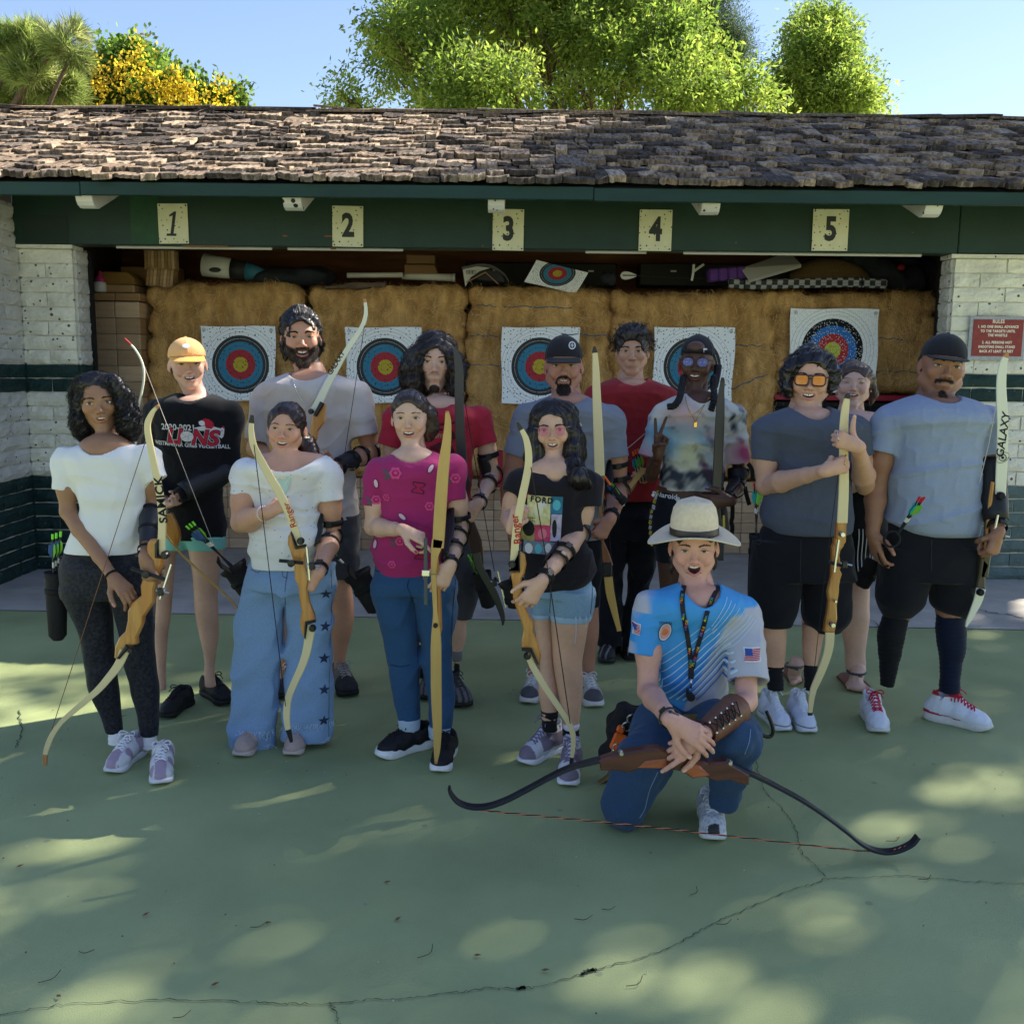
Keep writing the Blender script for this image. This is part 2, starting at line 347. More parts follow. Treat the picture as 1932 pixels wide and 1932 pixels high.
for x0, x1 in ((xl0+.01, xl1+.02), (xr1-.05, xr1+1.45)): MB().box(((x0+x1)/2, YW+.05, 2.497), (x1-x0, .20, .026)).build('wall_cap_board', m_white, shel)
jl = P(166, 470, YW+.27)[0]; jr = P(1782, 480, YW+.25)[0]
m_jamb = M('pale_jamb_metal', (.42, .41, .38), .5, .4); m_blk = M('flat_black', (.008, .008, .009), .7)
for x, s_ in ((jl, 1), (jr, -1)):
    mb = MB(); mb.box((x-s_*.012, YW+.27, 1.25), (.022, .06, 2.5)); mb.build('door_jamb', m_jamb, shel)
    mb = MB(); mb.box((x+s_*.012, YW+.27, 1.25), (.024, .05, 2.5)); mb.build('door_track', m_blk, shel)
# beam, fascia, rafter tails
mb = MB(); bz0, bz1 = 2.512, 2.93
x_a, x_b, x_c = xl0, P(1810, 420, YB)[0], 5.2
mb.bbox(((x_a+x_b)/2, YB+.07, (bz0+bz1)/2), (x_b-x_a, .16, bz1-bz0), .006); mb.build('beam', m_green, shel)
mb = MB(); mb.bbox(((x_b+x_c)/2+.003, YB+.068, (bz0+bz1)/2+.006), (x_c-x_b, .16, bz1-bz0), .006); mb.build('beam', m_green, shel)
a, b = P(247, 420, YB-.012), P(300, 420, YB-.012)
MB().box(((a[0]+b[0])/2, YB-.012, (bz0+bz1)/2), (b[0]-a[0], .003, bz1-bz0-.02)).build('repainted_patch', M('brighter_green_patch', (.014, .062, .025), .5, noise=(6, .25), bump=(40, .002)), shel)
for u0, u1 in ((40, 128),):
    a, b = P(u0, 420, YB-.014), P(u1, 420, YB-.014); MB().box(((a[0]+b[0])/2, YB-.012, 2.62), (b[0]-a[0], .003, .20)).build('repainted_patch', M('dull_green_patch', (.014, .030, .022), .6), shel)
for u0, u1, vv in ((1030, 1290, 1390), (1600, 1625, 1332), (1835, 1880, 1333), (1870, 1900, 1404)):       # flaked splinters along the beam
    a, b = P(u0*.3335, vv*.3335, YB-.014), P(u1*.3335, (vv+8)*.3335, YB-.014)
    MB().box(((a[0]+b[0])/2, YB-.012, (a[2]+b[2])/2), (b[0]-a[0], .004, .011)).build('bare_splinter', M('bare_wood_scar', (.22, .09, .035), .8), shel)
for u0, u1, v_ in ((218, 512, 469), (542, 760, 472), (1105, 1220, 478), (1290, 1740, 481)):
    a, b = P(u0, v_, YB+.03), P(u1, v_, YB+.03); MB().tube([(a[0], YB+.05, 2.503), (b[0], YB+.05, 2.503)], .011, 8).build('white_conduit', M('conduit', (.5, .49, .44), .5), shel)
ZE = 2.855; YE = 6.90; SL = .404; sang = math.atan(SL); cs, sn = math.cos(sang), math.sin(sang)
mb = MB()
for x0, x1, dz in ((-5.4, P(150, 360, YE)[0], 0), (P(150, 360, YE)[0]+.004, P(1120, 360, YE)[0], .004), (P(1120, 360, YE)[0]+.004, 5.4, -.003)):
    mb.bbox(((x0+x1)/2, YE+.02, 2.800+dz), (x1-x0, .038, .088), .004)
mb.build('fascia', m_fas, shel)
for u0, u1 in ((144, 176), (534, 569), (920.6, 952), (1324, 1358.7), (1745.5, 1778.5)):
    x0, x1 = P(u0, 385, 6.98)[0], P(u1, 385, 6.98)[0]
    prof = [(6.96, 2.80), (6.962, 2.765), (6.975, 2.73), (7.0, 2.705), (7.035, 2.692), (7.08, 2.695), (7.59, 2.90), (7.59, 3.02), (6.96, 2.83)]
    MB().prism([(x0, y, z) for y, z in prof], (x1-x0, 0, 0), .004).build('rafter_tail', m_raft, shel)
# roof deck and ridge
YR = 9.57; ZR = ZE+(YR-YE)*SL
m_deck = M('roof_deck_boards', (.02, .017, .015), .95)
roof = MB().add([(-5.5, YE+.02, ZE-.012), (5.5, YE+.02, ZE-.012), (5.5, YR, ZR-.045), (-5.5, YR, ZR-.045), (-5.5, YR+2.6, ZR-1.1), (5.5, YR+2.6, ZR-1.1),
                 (-5.5, YE+.02, ZE-.035), (5.5, YE+.02, ZE-.035), (5.5, YR, ZR-.10), (-5.5, YR, ZR-.10), (-5.5, YR+2.6, ZR-1.15), (5.5, YR+2.6, ZR-1.15)],
                [(0, 1, 2, 3), (3, 2, 5, 4), (6, 9, 8, 7), (9, 10, 11, 8), (0, 6, 7, 1), (4, 5, 11, 10), (0, 3, 9, 6), (3, 4, 10, 9), (1, 7, 8, 2), (2, 8, 11, 5)]).build('roof', m_deck, shel)
m_shk = [M('weathered_shake_%s' % n, c, .95, .08, world=True, noise=(9, .32), bump=(55, .010), fiber=(5, .7, 3), col2=c2) for n, c, c2 in
         (('grey', (.27, .215, .17), (.12, .095, .075)), ('brown', (.36, .265, .185), (.16, .12, .09)), ('dark', (.12, .095, .08), (.06, .05, .042)), ('pale', (.52, .40, .28), (.26, .20, .15)))]
def shake_mesh(wd, L, seed):
    r = np.random.default_rng(seed); n = max(4, int(wd/.022)); th = r.uniform(.022, .046); cup = r.uniform(-.006, .012); vs = []
    for i in range(n+1):
        x = -wd/2+wd*i/n; j = r.uniform(-.024, .024); c_ = cup*(4*(x/wd)**2)
        vs += [(x, j, th+c_+r.uniform(-.003, .003)), (x, j+r.uniform(-.006, .01), c_*.6), (x, L, .006), (x, L*.45, th*.8+c_*.7+r.uniform(-.002, .002))]
    fs = []
    for i in range(n):
        a, b = i*4, i*4+4; fs += [(a+1, b+1, b, a), (a, b, b+3, a+3), (a+3, b+3, b+2, a+2)]
    fs += [(0, 3, 2, 1), (n*4+1, n*4+2, n*4+3, n*4)]
    me = bpy.data.meshes.new('shake'); me.from_pydata(vs, [], fs); me.update(); return me
SHK = [[(w_, shake_mesh(w_, .40, 50+k*31+int(w_*1000))) for k in range(3)] for w_ in (.085, .115, .145, .18, .215)]
SHM = []
for row in SHK:
    for w_, me in row:
        for m in m_shk:
            c_ = me.copy(); c_.materials.append(m); SHM.append((w_, c_, m))
spots_ = []; EXPO = .195; ncourse = 15
for k in range(ncourse):
    x = -5.45+rng.uniform(0, .1)
    while x < 5.4:
        w_, me, m = SHM[int(rng.integers(0, len(SHM)))]
        s = k*EXPO+rng.uniform(-.035, .035)-.03
        y = YE+s*cs; z = ZE+s*sn+.012+rng.uniform(0, .010)
        spots_.append((x+w_/2, y, z, me, m, rng.normal(0, .035), sang-.055+rng.normal(0, .04), rng.normal(0, .03))); x += w_+rng.uniform(.002, .012)
def in_view(x, y): return abs(x) < .525*y
order = sorted(range(len(spots_)), key=lambda i: (0 if in_view(spots_[i][0], spots_[i][1]) else 1, spots_[i][1]+.0*i))
rest = []
for q, i in enumerate(order):
    x, y, z, me, m, rz, rx, ry = spots_[i]
    R = Matrix.Rotation(rz, 3, 'Z') @ Matrix.Rotation(rx, 3, 'X') @ Matrix.Rotation(ry, 3, 'Y')
    if q < 300:
        o = bpy.data.objects.new('shake', me); C.objects.link(o); o.parent = roof; o.location = Vector((x, y, z))-Vector(origin(roof)); o.rotation_euler = R.to_euler()
    else: rest.append((x, y, z, me, m, np.array(R)))
mb = MB()
for x, y, z, me, m, R in rest:
    mb.cur = m_shk.index(m); vs = np.array([v.co[:] for v in me.vertices]) @ R.T+[x, y, z]; mb.add(vs, [tuple(p.vertices) for p in me.polygons])
x = -5.4                                                            # ridge boards, loose and overlapping
while x < 5.3:
    L = rng.uniform(.35, .75); mb.cur = int(rng.choice([0, 0, 2, 1])); t = rng.normal(0, .02)
    mb.box((x+L/2, YR-.07, ZR+.030+rng.uniform(0, .012)), (L+.12, .15, .020), R=rotm(rng.normal(0, 2), 16, 0) @ rotm(0, 0, math.degrees(t)), jit=.004)
    mb.box((x+L/2+.1, YR+.09, ZR+.028), (L+.1, .16, .018), R=rotm(rng.normal(0, 2), -18, 0), jit=.004)
    if rng.random() < .4: mb.box((x+L/2, YR-.05, ZR+.055), (L, .13, .016), R=rotm(rng.normal(0, 2), 14, math.degrees(rng.normal(0, .05))), jit=.004)
    x += L
for k in range(260):                                                # dry needles and twigs caught on the roof
    s = rng.uniform(0, 2.8); x = rng.uniform(-4.6, 4.6); p = np.array([x, YE+s*cs, ZE+s*sn+.055]); mb.cur = int(rng.choice([1, 3]))
    d = rng.normal(0, 1, 3)*[.06, .04, .02]; mb.tube([p-d, p+[0, 0, .01], p+d], .0022, 3, False)
o = link_mesh('shake', np.array(mb.V), mb.F, m_shk, roof, False, FM=mb.M); tag(o, kind='stuff')
# inside
m_ply = M('reddish_plywood', (.17, .070, .028), .7, .2, noise=(2, .35), fiber=(.6, 1, 5), col2=(.12, .045, .018))
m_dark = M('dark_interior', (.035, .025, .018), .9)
xL, xR = xl1+.05, xr1-.05
MB().box(((xL+xR)/2, 9.46, 1.6), (xR-xL+.8, .04, 3.2)).build('back_wall', m_ply, shel)
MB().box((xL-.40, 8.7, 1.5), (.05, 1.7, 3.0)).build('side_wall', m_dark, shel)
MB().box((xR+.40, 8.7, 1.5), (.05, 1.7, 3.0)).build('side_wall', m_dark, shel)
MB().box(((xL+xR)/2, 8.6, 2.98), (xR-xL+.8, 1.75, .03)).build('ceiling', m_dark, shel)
MB().box((xl0-.12, YW-.6, 1.4), (.06, 2.2, 2.8)).build('light_leak_slab', m_mort, shel)  # hidden slab added to stop sunlight leaking through the wing-wall corner gap
MB().box((0, 12.15, 1.4), (10.6, .1, 2.8)).build('rear_wall', m_white, shel)

# ------------------------------------------------------------------ number plates and the rules sign
m_plate = M('cream_plate', (.66, .64, .44), .6, .3, noise=(6, .08), spots=(34, .17, (.03, .03, .025))); m_ink = M('dark_numeral_paint', (.03, .034, .036), .6)
def plate(txt, u0, u1, v0, v1, lab, shear=0, bold=.03):
    Yp = YB-.021; a = P(u0, v0, Yp); b = P(u1, v1, Yp); c = (a+b)/2; wd = abs(b[0]-a[0])*.975; h = abs(a[2]-b[2])*.985
    t = thing('number_sign', lab, 'sign', (c[0], Yp, c[2]), 'bay numbers on the green beam')
    mb = MB(); R = rotm(0, 0, rng.normal(0, .8)); mb.bbox((c[0], Yp, c[2]), (wd, .006, h), .0015, R); mb.build('plate', m_plate, t)
    if txt == '1':
        q = lambda x, z: (c[0]+x*h+z*h*.16, Yp-.0046, c[2]+z*h); link_mesh('numeral', [q(-.13, -.31), (q(.12, -.31)), q(.12, -.25), q(.045, -.25), q(.045, .30), q(-.01, .30), q(-.13, .21), q(-.11, .17), q(-.035, .20), q(-.035, -.25), q(-.13, -.25)], [(0, 1, 2, 10), (9, 3, 4, 5, 8), (8, 5, 6, 7)], m_ink, t, False)
    else: text_obj('numeral', txt, h*.78, m_ink, t, (c[0]+.002, Yp-.0046, c[2]), (1, 0, 0), (0, 0, 1), bold=h*bold, squash=.78, shear=shear)
    for sx in (-1, 1):
        for sz in (-1, 1): MB().lathe((c[0]+sx*(wd/2-.014), Yp-.005, c[2]+sz*(h/2-.014)), [(.006, -.002), (.005, .001), (.001, .002)], 8, rotm(0, 90, 0)).build('nail', m_blk, t)
plate('1', 296.5, 357, 383.5, 461, 'cream plate painted with slanted black number 1 above left bay', shear=.25)
plate('2', 625.7, 686.6, 388, 467, 'cream plate with black number 2, left of the long-haired man in red')
plate('3', 929, 988.5, 394, 474, 'cream plate with black number 3 partly behind a rafter tail')
plate('4', 1206, 1267, 395, 475, 'cream plate with black number 4 above the curly haired man in maroon')
plate('5', 1534, 1599, 394, 474.7, 'cream plate painted with black number 5 above right bay')
Ys = YW-.035; a, b = P(1830.7, 596.6, Ys), P(1930, 681, Ys); c = (a+b)/2; wd, h = b[0]-a[0], a[2]-b[2]
t = thing('rules_sign', 'red rules sign in a grey metal plate screwed to the right brick wall', 'sign', (c[0], Ys, c[2]))
MB().bbox((c[0], Ys, c[2]), (wd, .010, h), .002).build('backing_plate', M('galvanised_plate', (.34, .36, .38), .5, .4, noise=(40, .2)), t)
MB().bbox((c[0]+.002, Ys-.007, c[2]+.004), (wd*.89, .004, h*.83), .001).build('red_panel', M('faded_red_sign', (.26, .045, .04), .6, noise=(20, .15)), t)
m_cream = M('cream_lettering', (.85, .76, .62), .6)
for i, (ln, sz, dz) in enumerate((('RULES', .038, .130), ('1. NO ONE SHALL ADVANCE', .027, .088), ('TO THE TARGETS UNTIL', .027, .052), ('THE WHISTLE', .027, .018), ('2. ALL PERSONS NOT', .027, -.040), ('SHOOTING SHALL STAND', .027, -.076), ('BACK AT LEAST 10 FEET', .027, -.112))):
    text_obj('lettering', ln, sz, m_cream, t, (c[0], Ys-.0098, c[2]+dz*h/.36+.006), (1, 0, 0), (0, 0, 1), bold=.0011, squash=.80, space=1.12)

# ------------------------------------------------------------------ trees
def leaf_cloud(name, centers, dirs, n_per, L, wd, cols, parent, spread, droop=0.0, matname='leaf', rough=.6):
    """quads (leaflets) round clump centres; colour per leaf from cols (natural leaf tones)"""
    n = len(centers); N = n*n_per; c = np.repeat(centers+dirs*np.abs(rng.normal(0, 1, (n, 1)))*spread*1.6*(rng.random((n, 1)) < .4), n_per, 0); c = c+rng.normal(0, 1, (N, 3))*spread+np.repeat(dirs, n_per, 0)*rng.uniform(-1, 2.2, (N, 1))*spread*.8
    d = np.repeat(dirs, n_per, 0)*.9+rng.normal(0, .75, (N, 3)); d[:, 2] -= droop; d /= np.linalg.norm(d, axis=1)[:, None]
    s = np.cross(d, rng.normal(0, 1, (N, 3))); s /= np.linalg.norm(s, axis=1)[:, None]
    l = L*rng.uniform(.6, 1.3, N)[:, None]; w_ = wd*rng.uniform(.7, 1.2, N)[:, None]
    V = np.stack([c, c+d*l*.5+s*w_, c+d*l, c+d*l*.5-s*w_], 1).reshape(-1, 3); F = np.arange(N*4).reshape(-1, 4)
    cols = np.array(cols); ci = np.repeat(np.clip((np.sin(centers @ [1.9, 1.3, 2.3])+np.sin(centers @ [-1.1, 2.7, 1.7]))*1.1+2+rng.normal(0, .8, n), 0, len(cols)-1).astype(int), n_per); mixr = rng.random(N) < .3; ci[mixr] = rng.integers(0, len(cols), mixr.sum())
    cc = np.repeat(cols[ci]*rng.uniform(.75, 1.25, (N, 1)), 4, 0)
    return link_mesh(name, V, F, M(matname, attr=True, rough=rough, spec=.3, trans=.68), parent, False, col=cc)
def tree(name, label, base, blobs, top, trunk_r, n_clump, n_per, L, wd, cols, spread=.12, droop=.15, bark=(.10, .075, .055), fill=.35, group=None, flowers=None, rb=(.78, 1.05)):
    base = np.array(base, float); t = thing(name, label, 'tree', base, group)
    vol = np.array([b[3]**2.2 for b in blobs]); pr = vol/vol.sum(); bi = rng.choice(len(blobs), n_clump, p=pr)
    B = np.array([b[:3] for b in blobs]); Rr = np.array([b[3] for b in blobs])
    d = rng.normal(0, 1, (n_clump, 3)); d /= np.linalg.norm(d, axis=1)[:, None]; rr = np.where(rng.random(n_clump) < fill, rng.uniform(.2, .8, n_clump), rng.uniform(*rb, n_clump))
    cen = B[bi]+d*(Rr[bi]*rr)[:, None]*[1, 1, .85]
    leaf_cloud('crown', cen, d, n_per, L, wd, cols, t, spread, droop)
    if flowers: 
        fb, nf, fc = flowers; fb = np.array(fb, float); q = rng.integers(0, len(fb), nf); leaf_cloud('blossom', fb[q, :3]+rng.normal(0, 1, (nf, 3))*fb[q, 3:4]*[.5, .5, .9], rng.normal(0, .3, (nf, 3))+[0, 0, .6], 7, .07, .022, fc, t, .05, 0, 'blossom_petal')
    mb = MB(); top = np.array(top, float); m_bark = M('bark_'+name, bark, .9, .1, noise=(5, .3), bump=(18, .02))
    tp = spline([base, base*.5+top*.5+rng.normal(0, .12, 3)*[1, 1, 0], top], 9); mb.tube(tp, np.linspace(trunk_r, trunk_r*.6, 9), 9); mb.build('trunk', m_bark, t, True)
    mb = MB()
    for bx in blobs:
        b = np.array(bx[:3]); s_ = tp[int(rng.integers(5, 9))]; mid = (s_+b)/2+rng.normal(0, .2, 3)*[1, 1, .3]-np.array([0, 0, .075])*np.linalg.norm(b-s_)
        mb.tube(spline([s_, mid, b], 7), np.linspace(trunk_r*.38, trunk_r*.10, 7), 6)
        for q in range(5):
            e = b+rng.normal(0, 1, 3)*bx[3]*.45; f = mid*.4+b*.6; mb.tube(spline([f, (f+e)/2+rng.normal(0, .08, 3), e], 5), np.linspace(trunk_r*.13, trunk_r*.03, 5), 4)
    mb.build('limbs', m_bark, t, True); return t
BR = .80
def blobs_px(lst, Y0):                                              # (u, v, r px, dY)
    out = []
    for u, v, r, dy in lst: p = P(u, v, Y0+dy*1.6+rng.normal(0, .5)); out.append((p[0], p[1], p[2], r*(Y0+dy)/FPX*BR))
    return out
GREENS = [(.20, .29, .045), (.26, .36, .055), (.34, .42, .075), (.15, .25, .035), (.09, .15, .025)]
jb = blobs_px([(645, 180, 36, 0), (690, 205, 40, 1), (735, 55, 48, 0), (740, 120, 55, .5), (800, 60, 60, 0), (850, 20, 70, 1), (830, 130, 70, 0), (880, 190, 80, -.5), (930, 95, 60, 1.2), (960, 160, 60, -1),
                (960, 20, 70, .5), (1030, 40, 75, 1), (1060, 110, 70, 1.5), (1040, 190, 45, 0), (1120, 60, 80, 0), (1150, 20, 80, 1), (1180, 140, 75, -.6), (1210, 50, 80, 0), (1260, 100, 75, -.5), (1290, 170, 75, -1), (1340, 150, 60, -.5), (1390, 170, 55, -.5), (1430, 195, 38, -.6),
                (1120, 190, 50, 1), (1270, 30, 60, 0), (900, -60, 110, 1), (1050, -80, 130, 1), (1200, -60, 120, 1), (780, -10, 50, 1)], 19)
tree('jacaranda_tree', 'wide bright green feathery tree filling the sky behind the middle of the roof', (2.2, 20.5, 0), jb, (2.0, 20.5, 4.6), .26, 2500, 46, .120, .022, GREENS, .115, .3, (.12, .075, .05), fill=.25, rb=(.6, 1.2))
rb_ = blobs_px([(1555, 60, 36, 0), (1520, 50, 32, 0), (1585, 60, 26, 0), (1545, 110, 50, 0), (1500, 110, 22, 0), (1500, 160, 50, 0), (1560, 150, 48, -.4), (1600, 180, 48, -.4), (1540, 205, 60, 0), (1480, 190, 30, 0), (1630, 205, 30, -.4), (1590, 105, 25, 0)], 22)
tree('jacaranda_tree', 'separate bushy green tree on the right behind the roof, clear sky beyond it', (6.6, 22, 0), rb_, (6.7, 22, 3.8), .2, 1400, 34, .11, .020, GREENS, .11, .25, fill=.3)
cb = blobs_px([(1345, 10, 34, 0), (1330, 50, 36, 0), (1360, 75, 40, 0), (1385, 80, 32, 0), (1350, 110, 50, 0), (1400, 100, 20, 0), (1330, -30, 40, 0), (1330, 150, 60, 0)], 27)
tree('cedar_tree', 'grey green conifer rising behind the bright middle tree', (5.4, 27, 0), cb, (5.5, 27, 5.2), .25, 2000, 26, .11, .009, [(.06, .095, .045), (.085, .125, .055), (.11, .15, .07), (.035, .06, .03)], .12, -.1, fill=.3)
gb = blobs_px([(165, 150, 24, 0), (150, 175, 30, 0), (170, 200, 35, 0), (215, 125, 28, 0), (250, 118, 32, 0), (285, 130, 25, 0), (230, 165, 40, 0), (280, 180, 40, 0), (330, 170, 28, 0), (355, 190, 32, 0), (310, 205, 40, 0), (390, 205, 20, 0), (415, 195, 22, 0), (445, 195, 18, 0), (240, 220, 50, 1)], 16)
fl = [(*P(u, v, 14.9), .15) for u, v in ((185, 165), (180, 175), (330, 160), (335, 175), (262, 155), (365, 200), (345, 180), (418, 188), (140, 172), (255, 115), (300, 195), (230, 125), (375, 203), (200, 140), (290, 150), (430, 190), (240, 190), (320, 195))]
tree('golden_rain_tree', 'rounded tree with yellow blossom sprays behind the left end of the roof', (-6.4, 16, 0), gb, (-6.2, 16, 3.4), .14, 2600, 15, .085, .030, [(.13, .23, .03), (.20, .31, .045), (.08, .14, .025), (.26, .34, .05)], .07, .1, fill=.3, flowers=(fl, 210, [(.60, .46, .03), (.66, .52, .05), (.50, .36, .03)]))
pb = blobs_px([(120, 70, 32, 0), (135, 100, 28, 0), (90, 100, 36, 0), (60, 90, 36, .3), (20, 100, 40, 0), (0, 130, 50, 0), (-50, 100, 70, 0), (60, 140, 46, 0), (110, 145, 42, 0), (110, 185, 40, 0), (50, 185, 40, .6), (-20, 190, 60, .3), (130, 175, 24, 0)], 14)
pt = thing('pine_tree', 'long needled pine at the top left corner above the roof', 'tree', (-8.6, 14, 0))
n_c = 430; B = np.array([b[:3] for b in pb]); Rr = np.array([b[3] for b in pb]); bi = rng.choice(len(pb), n_c, p=(Rr**2)/(Rr**2).sum())
d = rng.normal(0, 1, (n_c, 3)); d /= np.linalg.norm(d, axis=1)[:, None]; cen = B[bi]+d*(Rr[bi]*rng.uniform(.45, 1.0, n_c))[:, None]
leaf_cloud('crown', cen, d+[0, 0, .3], 90, .22, .0048, [(.26, .34, .07), (.36, .44, .11), (.18, .24, .06), (.42, .44, .18), (.14, .18, .05)], pt, .02, -.1, 'pine_needle')
mb = MB(); tp = spline([(-8.6, 14, 0), (-8.3, 14, 2), (-8.2, 14, 4)], 8); mb.tube(tp, np.linspace(.2, .12, 8), 9); mb.build('trunk', M('pine_bark', (.13, .085, .06), .9, .1, bump=(18, .02)), pt, True)
mb = MB()
for b in pb:
    s_ = tp[int(rng.integers(3, 8))]; e = np.array(b[:3]); mb.tube(spline([s_, (s_+e)/2-[0, 0, .2], e], 7), np.linspace(.06, .02, 7), 6)
    for q in range(8): mb.tube([e, e+rng.normal(0, 1, 3)*b[3]*.6], .008, 4)
mb.build('limbs', M('pine_bark'), pt, True)
# the big tree whose shade falls over the court, standing right of the frame
_sv = np.array(SUNV[:])
sb = []
def shade(x, y, z, r, H): k = (H-z)/_sv[2]; sb.append((x+_sv[0]*k, y+_sv[1]*k, H, r))
for x, y, r, H in SHADE: shade(x, y, 0.0, r, H)
for x, y, z, r, H in SHADE2: shade(x, y, z, r, H)
st = np.mean([b[:3] for b in sb], 0)
tree('shade_tree', 'tall spreading tree beyond the right edge whose leaf shade dapples the court', (st[0]+1.5, st[1]+3.0, 0), sb, (st[0]+1, st[1]+2, st[2]-2.2), .4, SHADE_N, 22, .22, .07, GREENS, .25, .2, fill=.6, rb=(.5, 1.0))

# thin high cloud at the top right
# ================================================================== IMPLICIT SURFACES

class Sdf:
    mg=.0
    def __init__(s):s.p=[]
    def add(s,fn,lo,hi,k=.01,op='u'):s.p.append((fn,np.array(lo,float),np.array(hi,float),k,op));return s
    def cone(s,a,b,ra,rb,k=.01,op='u'):
        a=np.array(a,float);b=np.array(b,float);ba=b-a;l2=max(ba @ ba,1e-9);r=max(ra,rb)
        def f(q):
            pa=q-a;h=np.clip(pa @ ba/l2,0,1);return np.linalg.norm(pa-h[:,None]*ba,axis=1)-(ra+(rb-ra)*h)
        return s.add(f,np.minimum(a,b)-r,np.maximum(a,b)+r,k,op)
    def chain(s,pts,rs,k=.01,op='u'):
        for i in range(len(pts)-1):s.cone(pts[i],pts[i+1],rs[i],rs[i+1],k,op)
        return s
    def ell(s,c,r,R=None,k=.01,op='u'):
        c=np.array(c,float);r=np.array(r,float);R_=np.eye(3) if R is None else np.asarray(R)
        def f(q):
            l=(q-c) @ R_;k0=np.linalg.norm(l/r,axis=1);k1=np.linalg.norm(l/(r*r),axis=1)+1e-9;return k0*(k0-1)/k1
        m=np.abs(R_) @ r
        return s.add(f,c-m,c+m,k,op)
    def rbox(s,c,h,rd,R=None,k=.01,op='u'):
        c=np.array(c,float);h=np.array(h,float);R_=np.eye(3) if R is None else np.asarray(R)
        def f(q):
            l=np.abs((q-c) @ R_)-(h-rd);return np.linalg.norm(np.maximum(l,0),axis=1)+np.minimum(l.max(1),0)-rd
        m=np.abs(R_) @ h
        return s.add(f,c-m,c+m,k,op)
    def loft(s,rows,k=.01,op='u',n=2.2,cap=True,shrink=0.0):
        rows=np.array(sorted(rows),float);z=rows[:,0];ft=np.linspace(0,len(z)-1,len(z)*8);t=spline(rows,len(ft));o=np.argsort(t[:,0]);t=t[o]
        t[:,3:]=np.maximum(t[:,3:]-shrink,.003)
        def f(q):
            cx,cy,hw,hd=(np.interp(q[:,2],t[:,0],t[:,i]) for i in range(1,5))
            x=np.abs(q[:,0]-cx)/hw;y=np.abs(q[:,1]-cy)/hd;k0=(x**n+y**n)**(1/n)+1e-6
            g=np.sqrt((x**(n-1)/hw)**2+(y**(n-1)/hd)**2)/k0**(n-1)+1e-6
            d=(k0-1)/g
            if cap:d=np.maximum(d,np.maximum(q[:,2]-z[-1],z[0]-q[:,2]))
            return d
        return s.add(f,(t[:,1].min()-t[:,3].max(),t[:,2].min()-t[:,4].max(),z[0]),(t[:,1].max()+t[:,3].max(),t[:,2].max()+t[:,4].max(),z[-1]),k,op)
    def plane(s,p,nrm,k=.004):
        p=np.array(p,float);nrm=np.array(nrm,float);nrm /= np.linalg.norm(nrm)
        s.p.append((lambda q:-((q-p) @ nrm),None,None,k,'s'));return s
    def eval(s,q,lo,hi,nb,m):
        d=np.full(nb*m,1.0,np.float32)
        for fn,a,b,k,op in s.p:
            if a is None:sel=np.ones(nb,bool)
            else:e=max(k,.012)*1.2+s.mg;sel=np.all((lo<b+e) & (hi>a-e),axis=1)
            if not sel.any():continue
            ix=(np.nonzero(sel)[0][:,None]*m+np.arange(m)).ravel();v=fn(q[ix]).astype(np.float32);c=d[ix]
            if op=='u':h=np.clip(.5+.5*(c-v)/k,0,1);d[ix]=c*(1-h)+v*h-k*h*(1-h)
            elif op=='s':h=np.clip(.5-.5*(c+v)/k,0,1);d[ix]=c*(1-h)-v*h+k*h*(1-h)
            elif op=='h':d[ix]=np.maximum(c,-np.maximum(c+k,v))
            elif op=='d':d[ix]=c+v
        return d
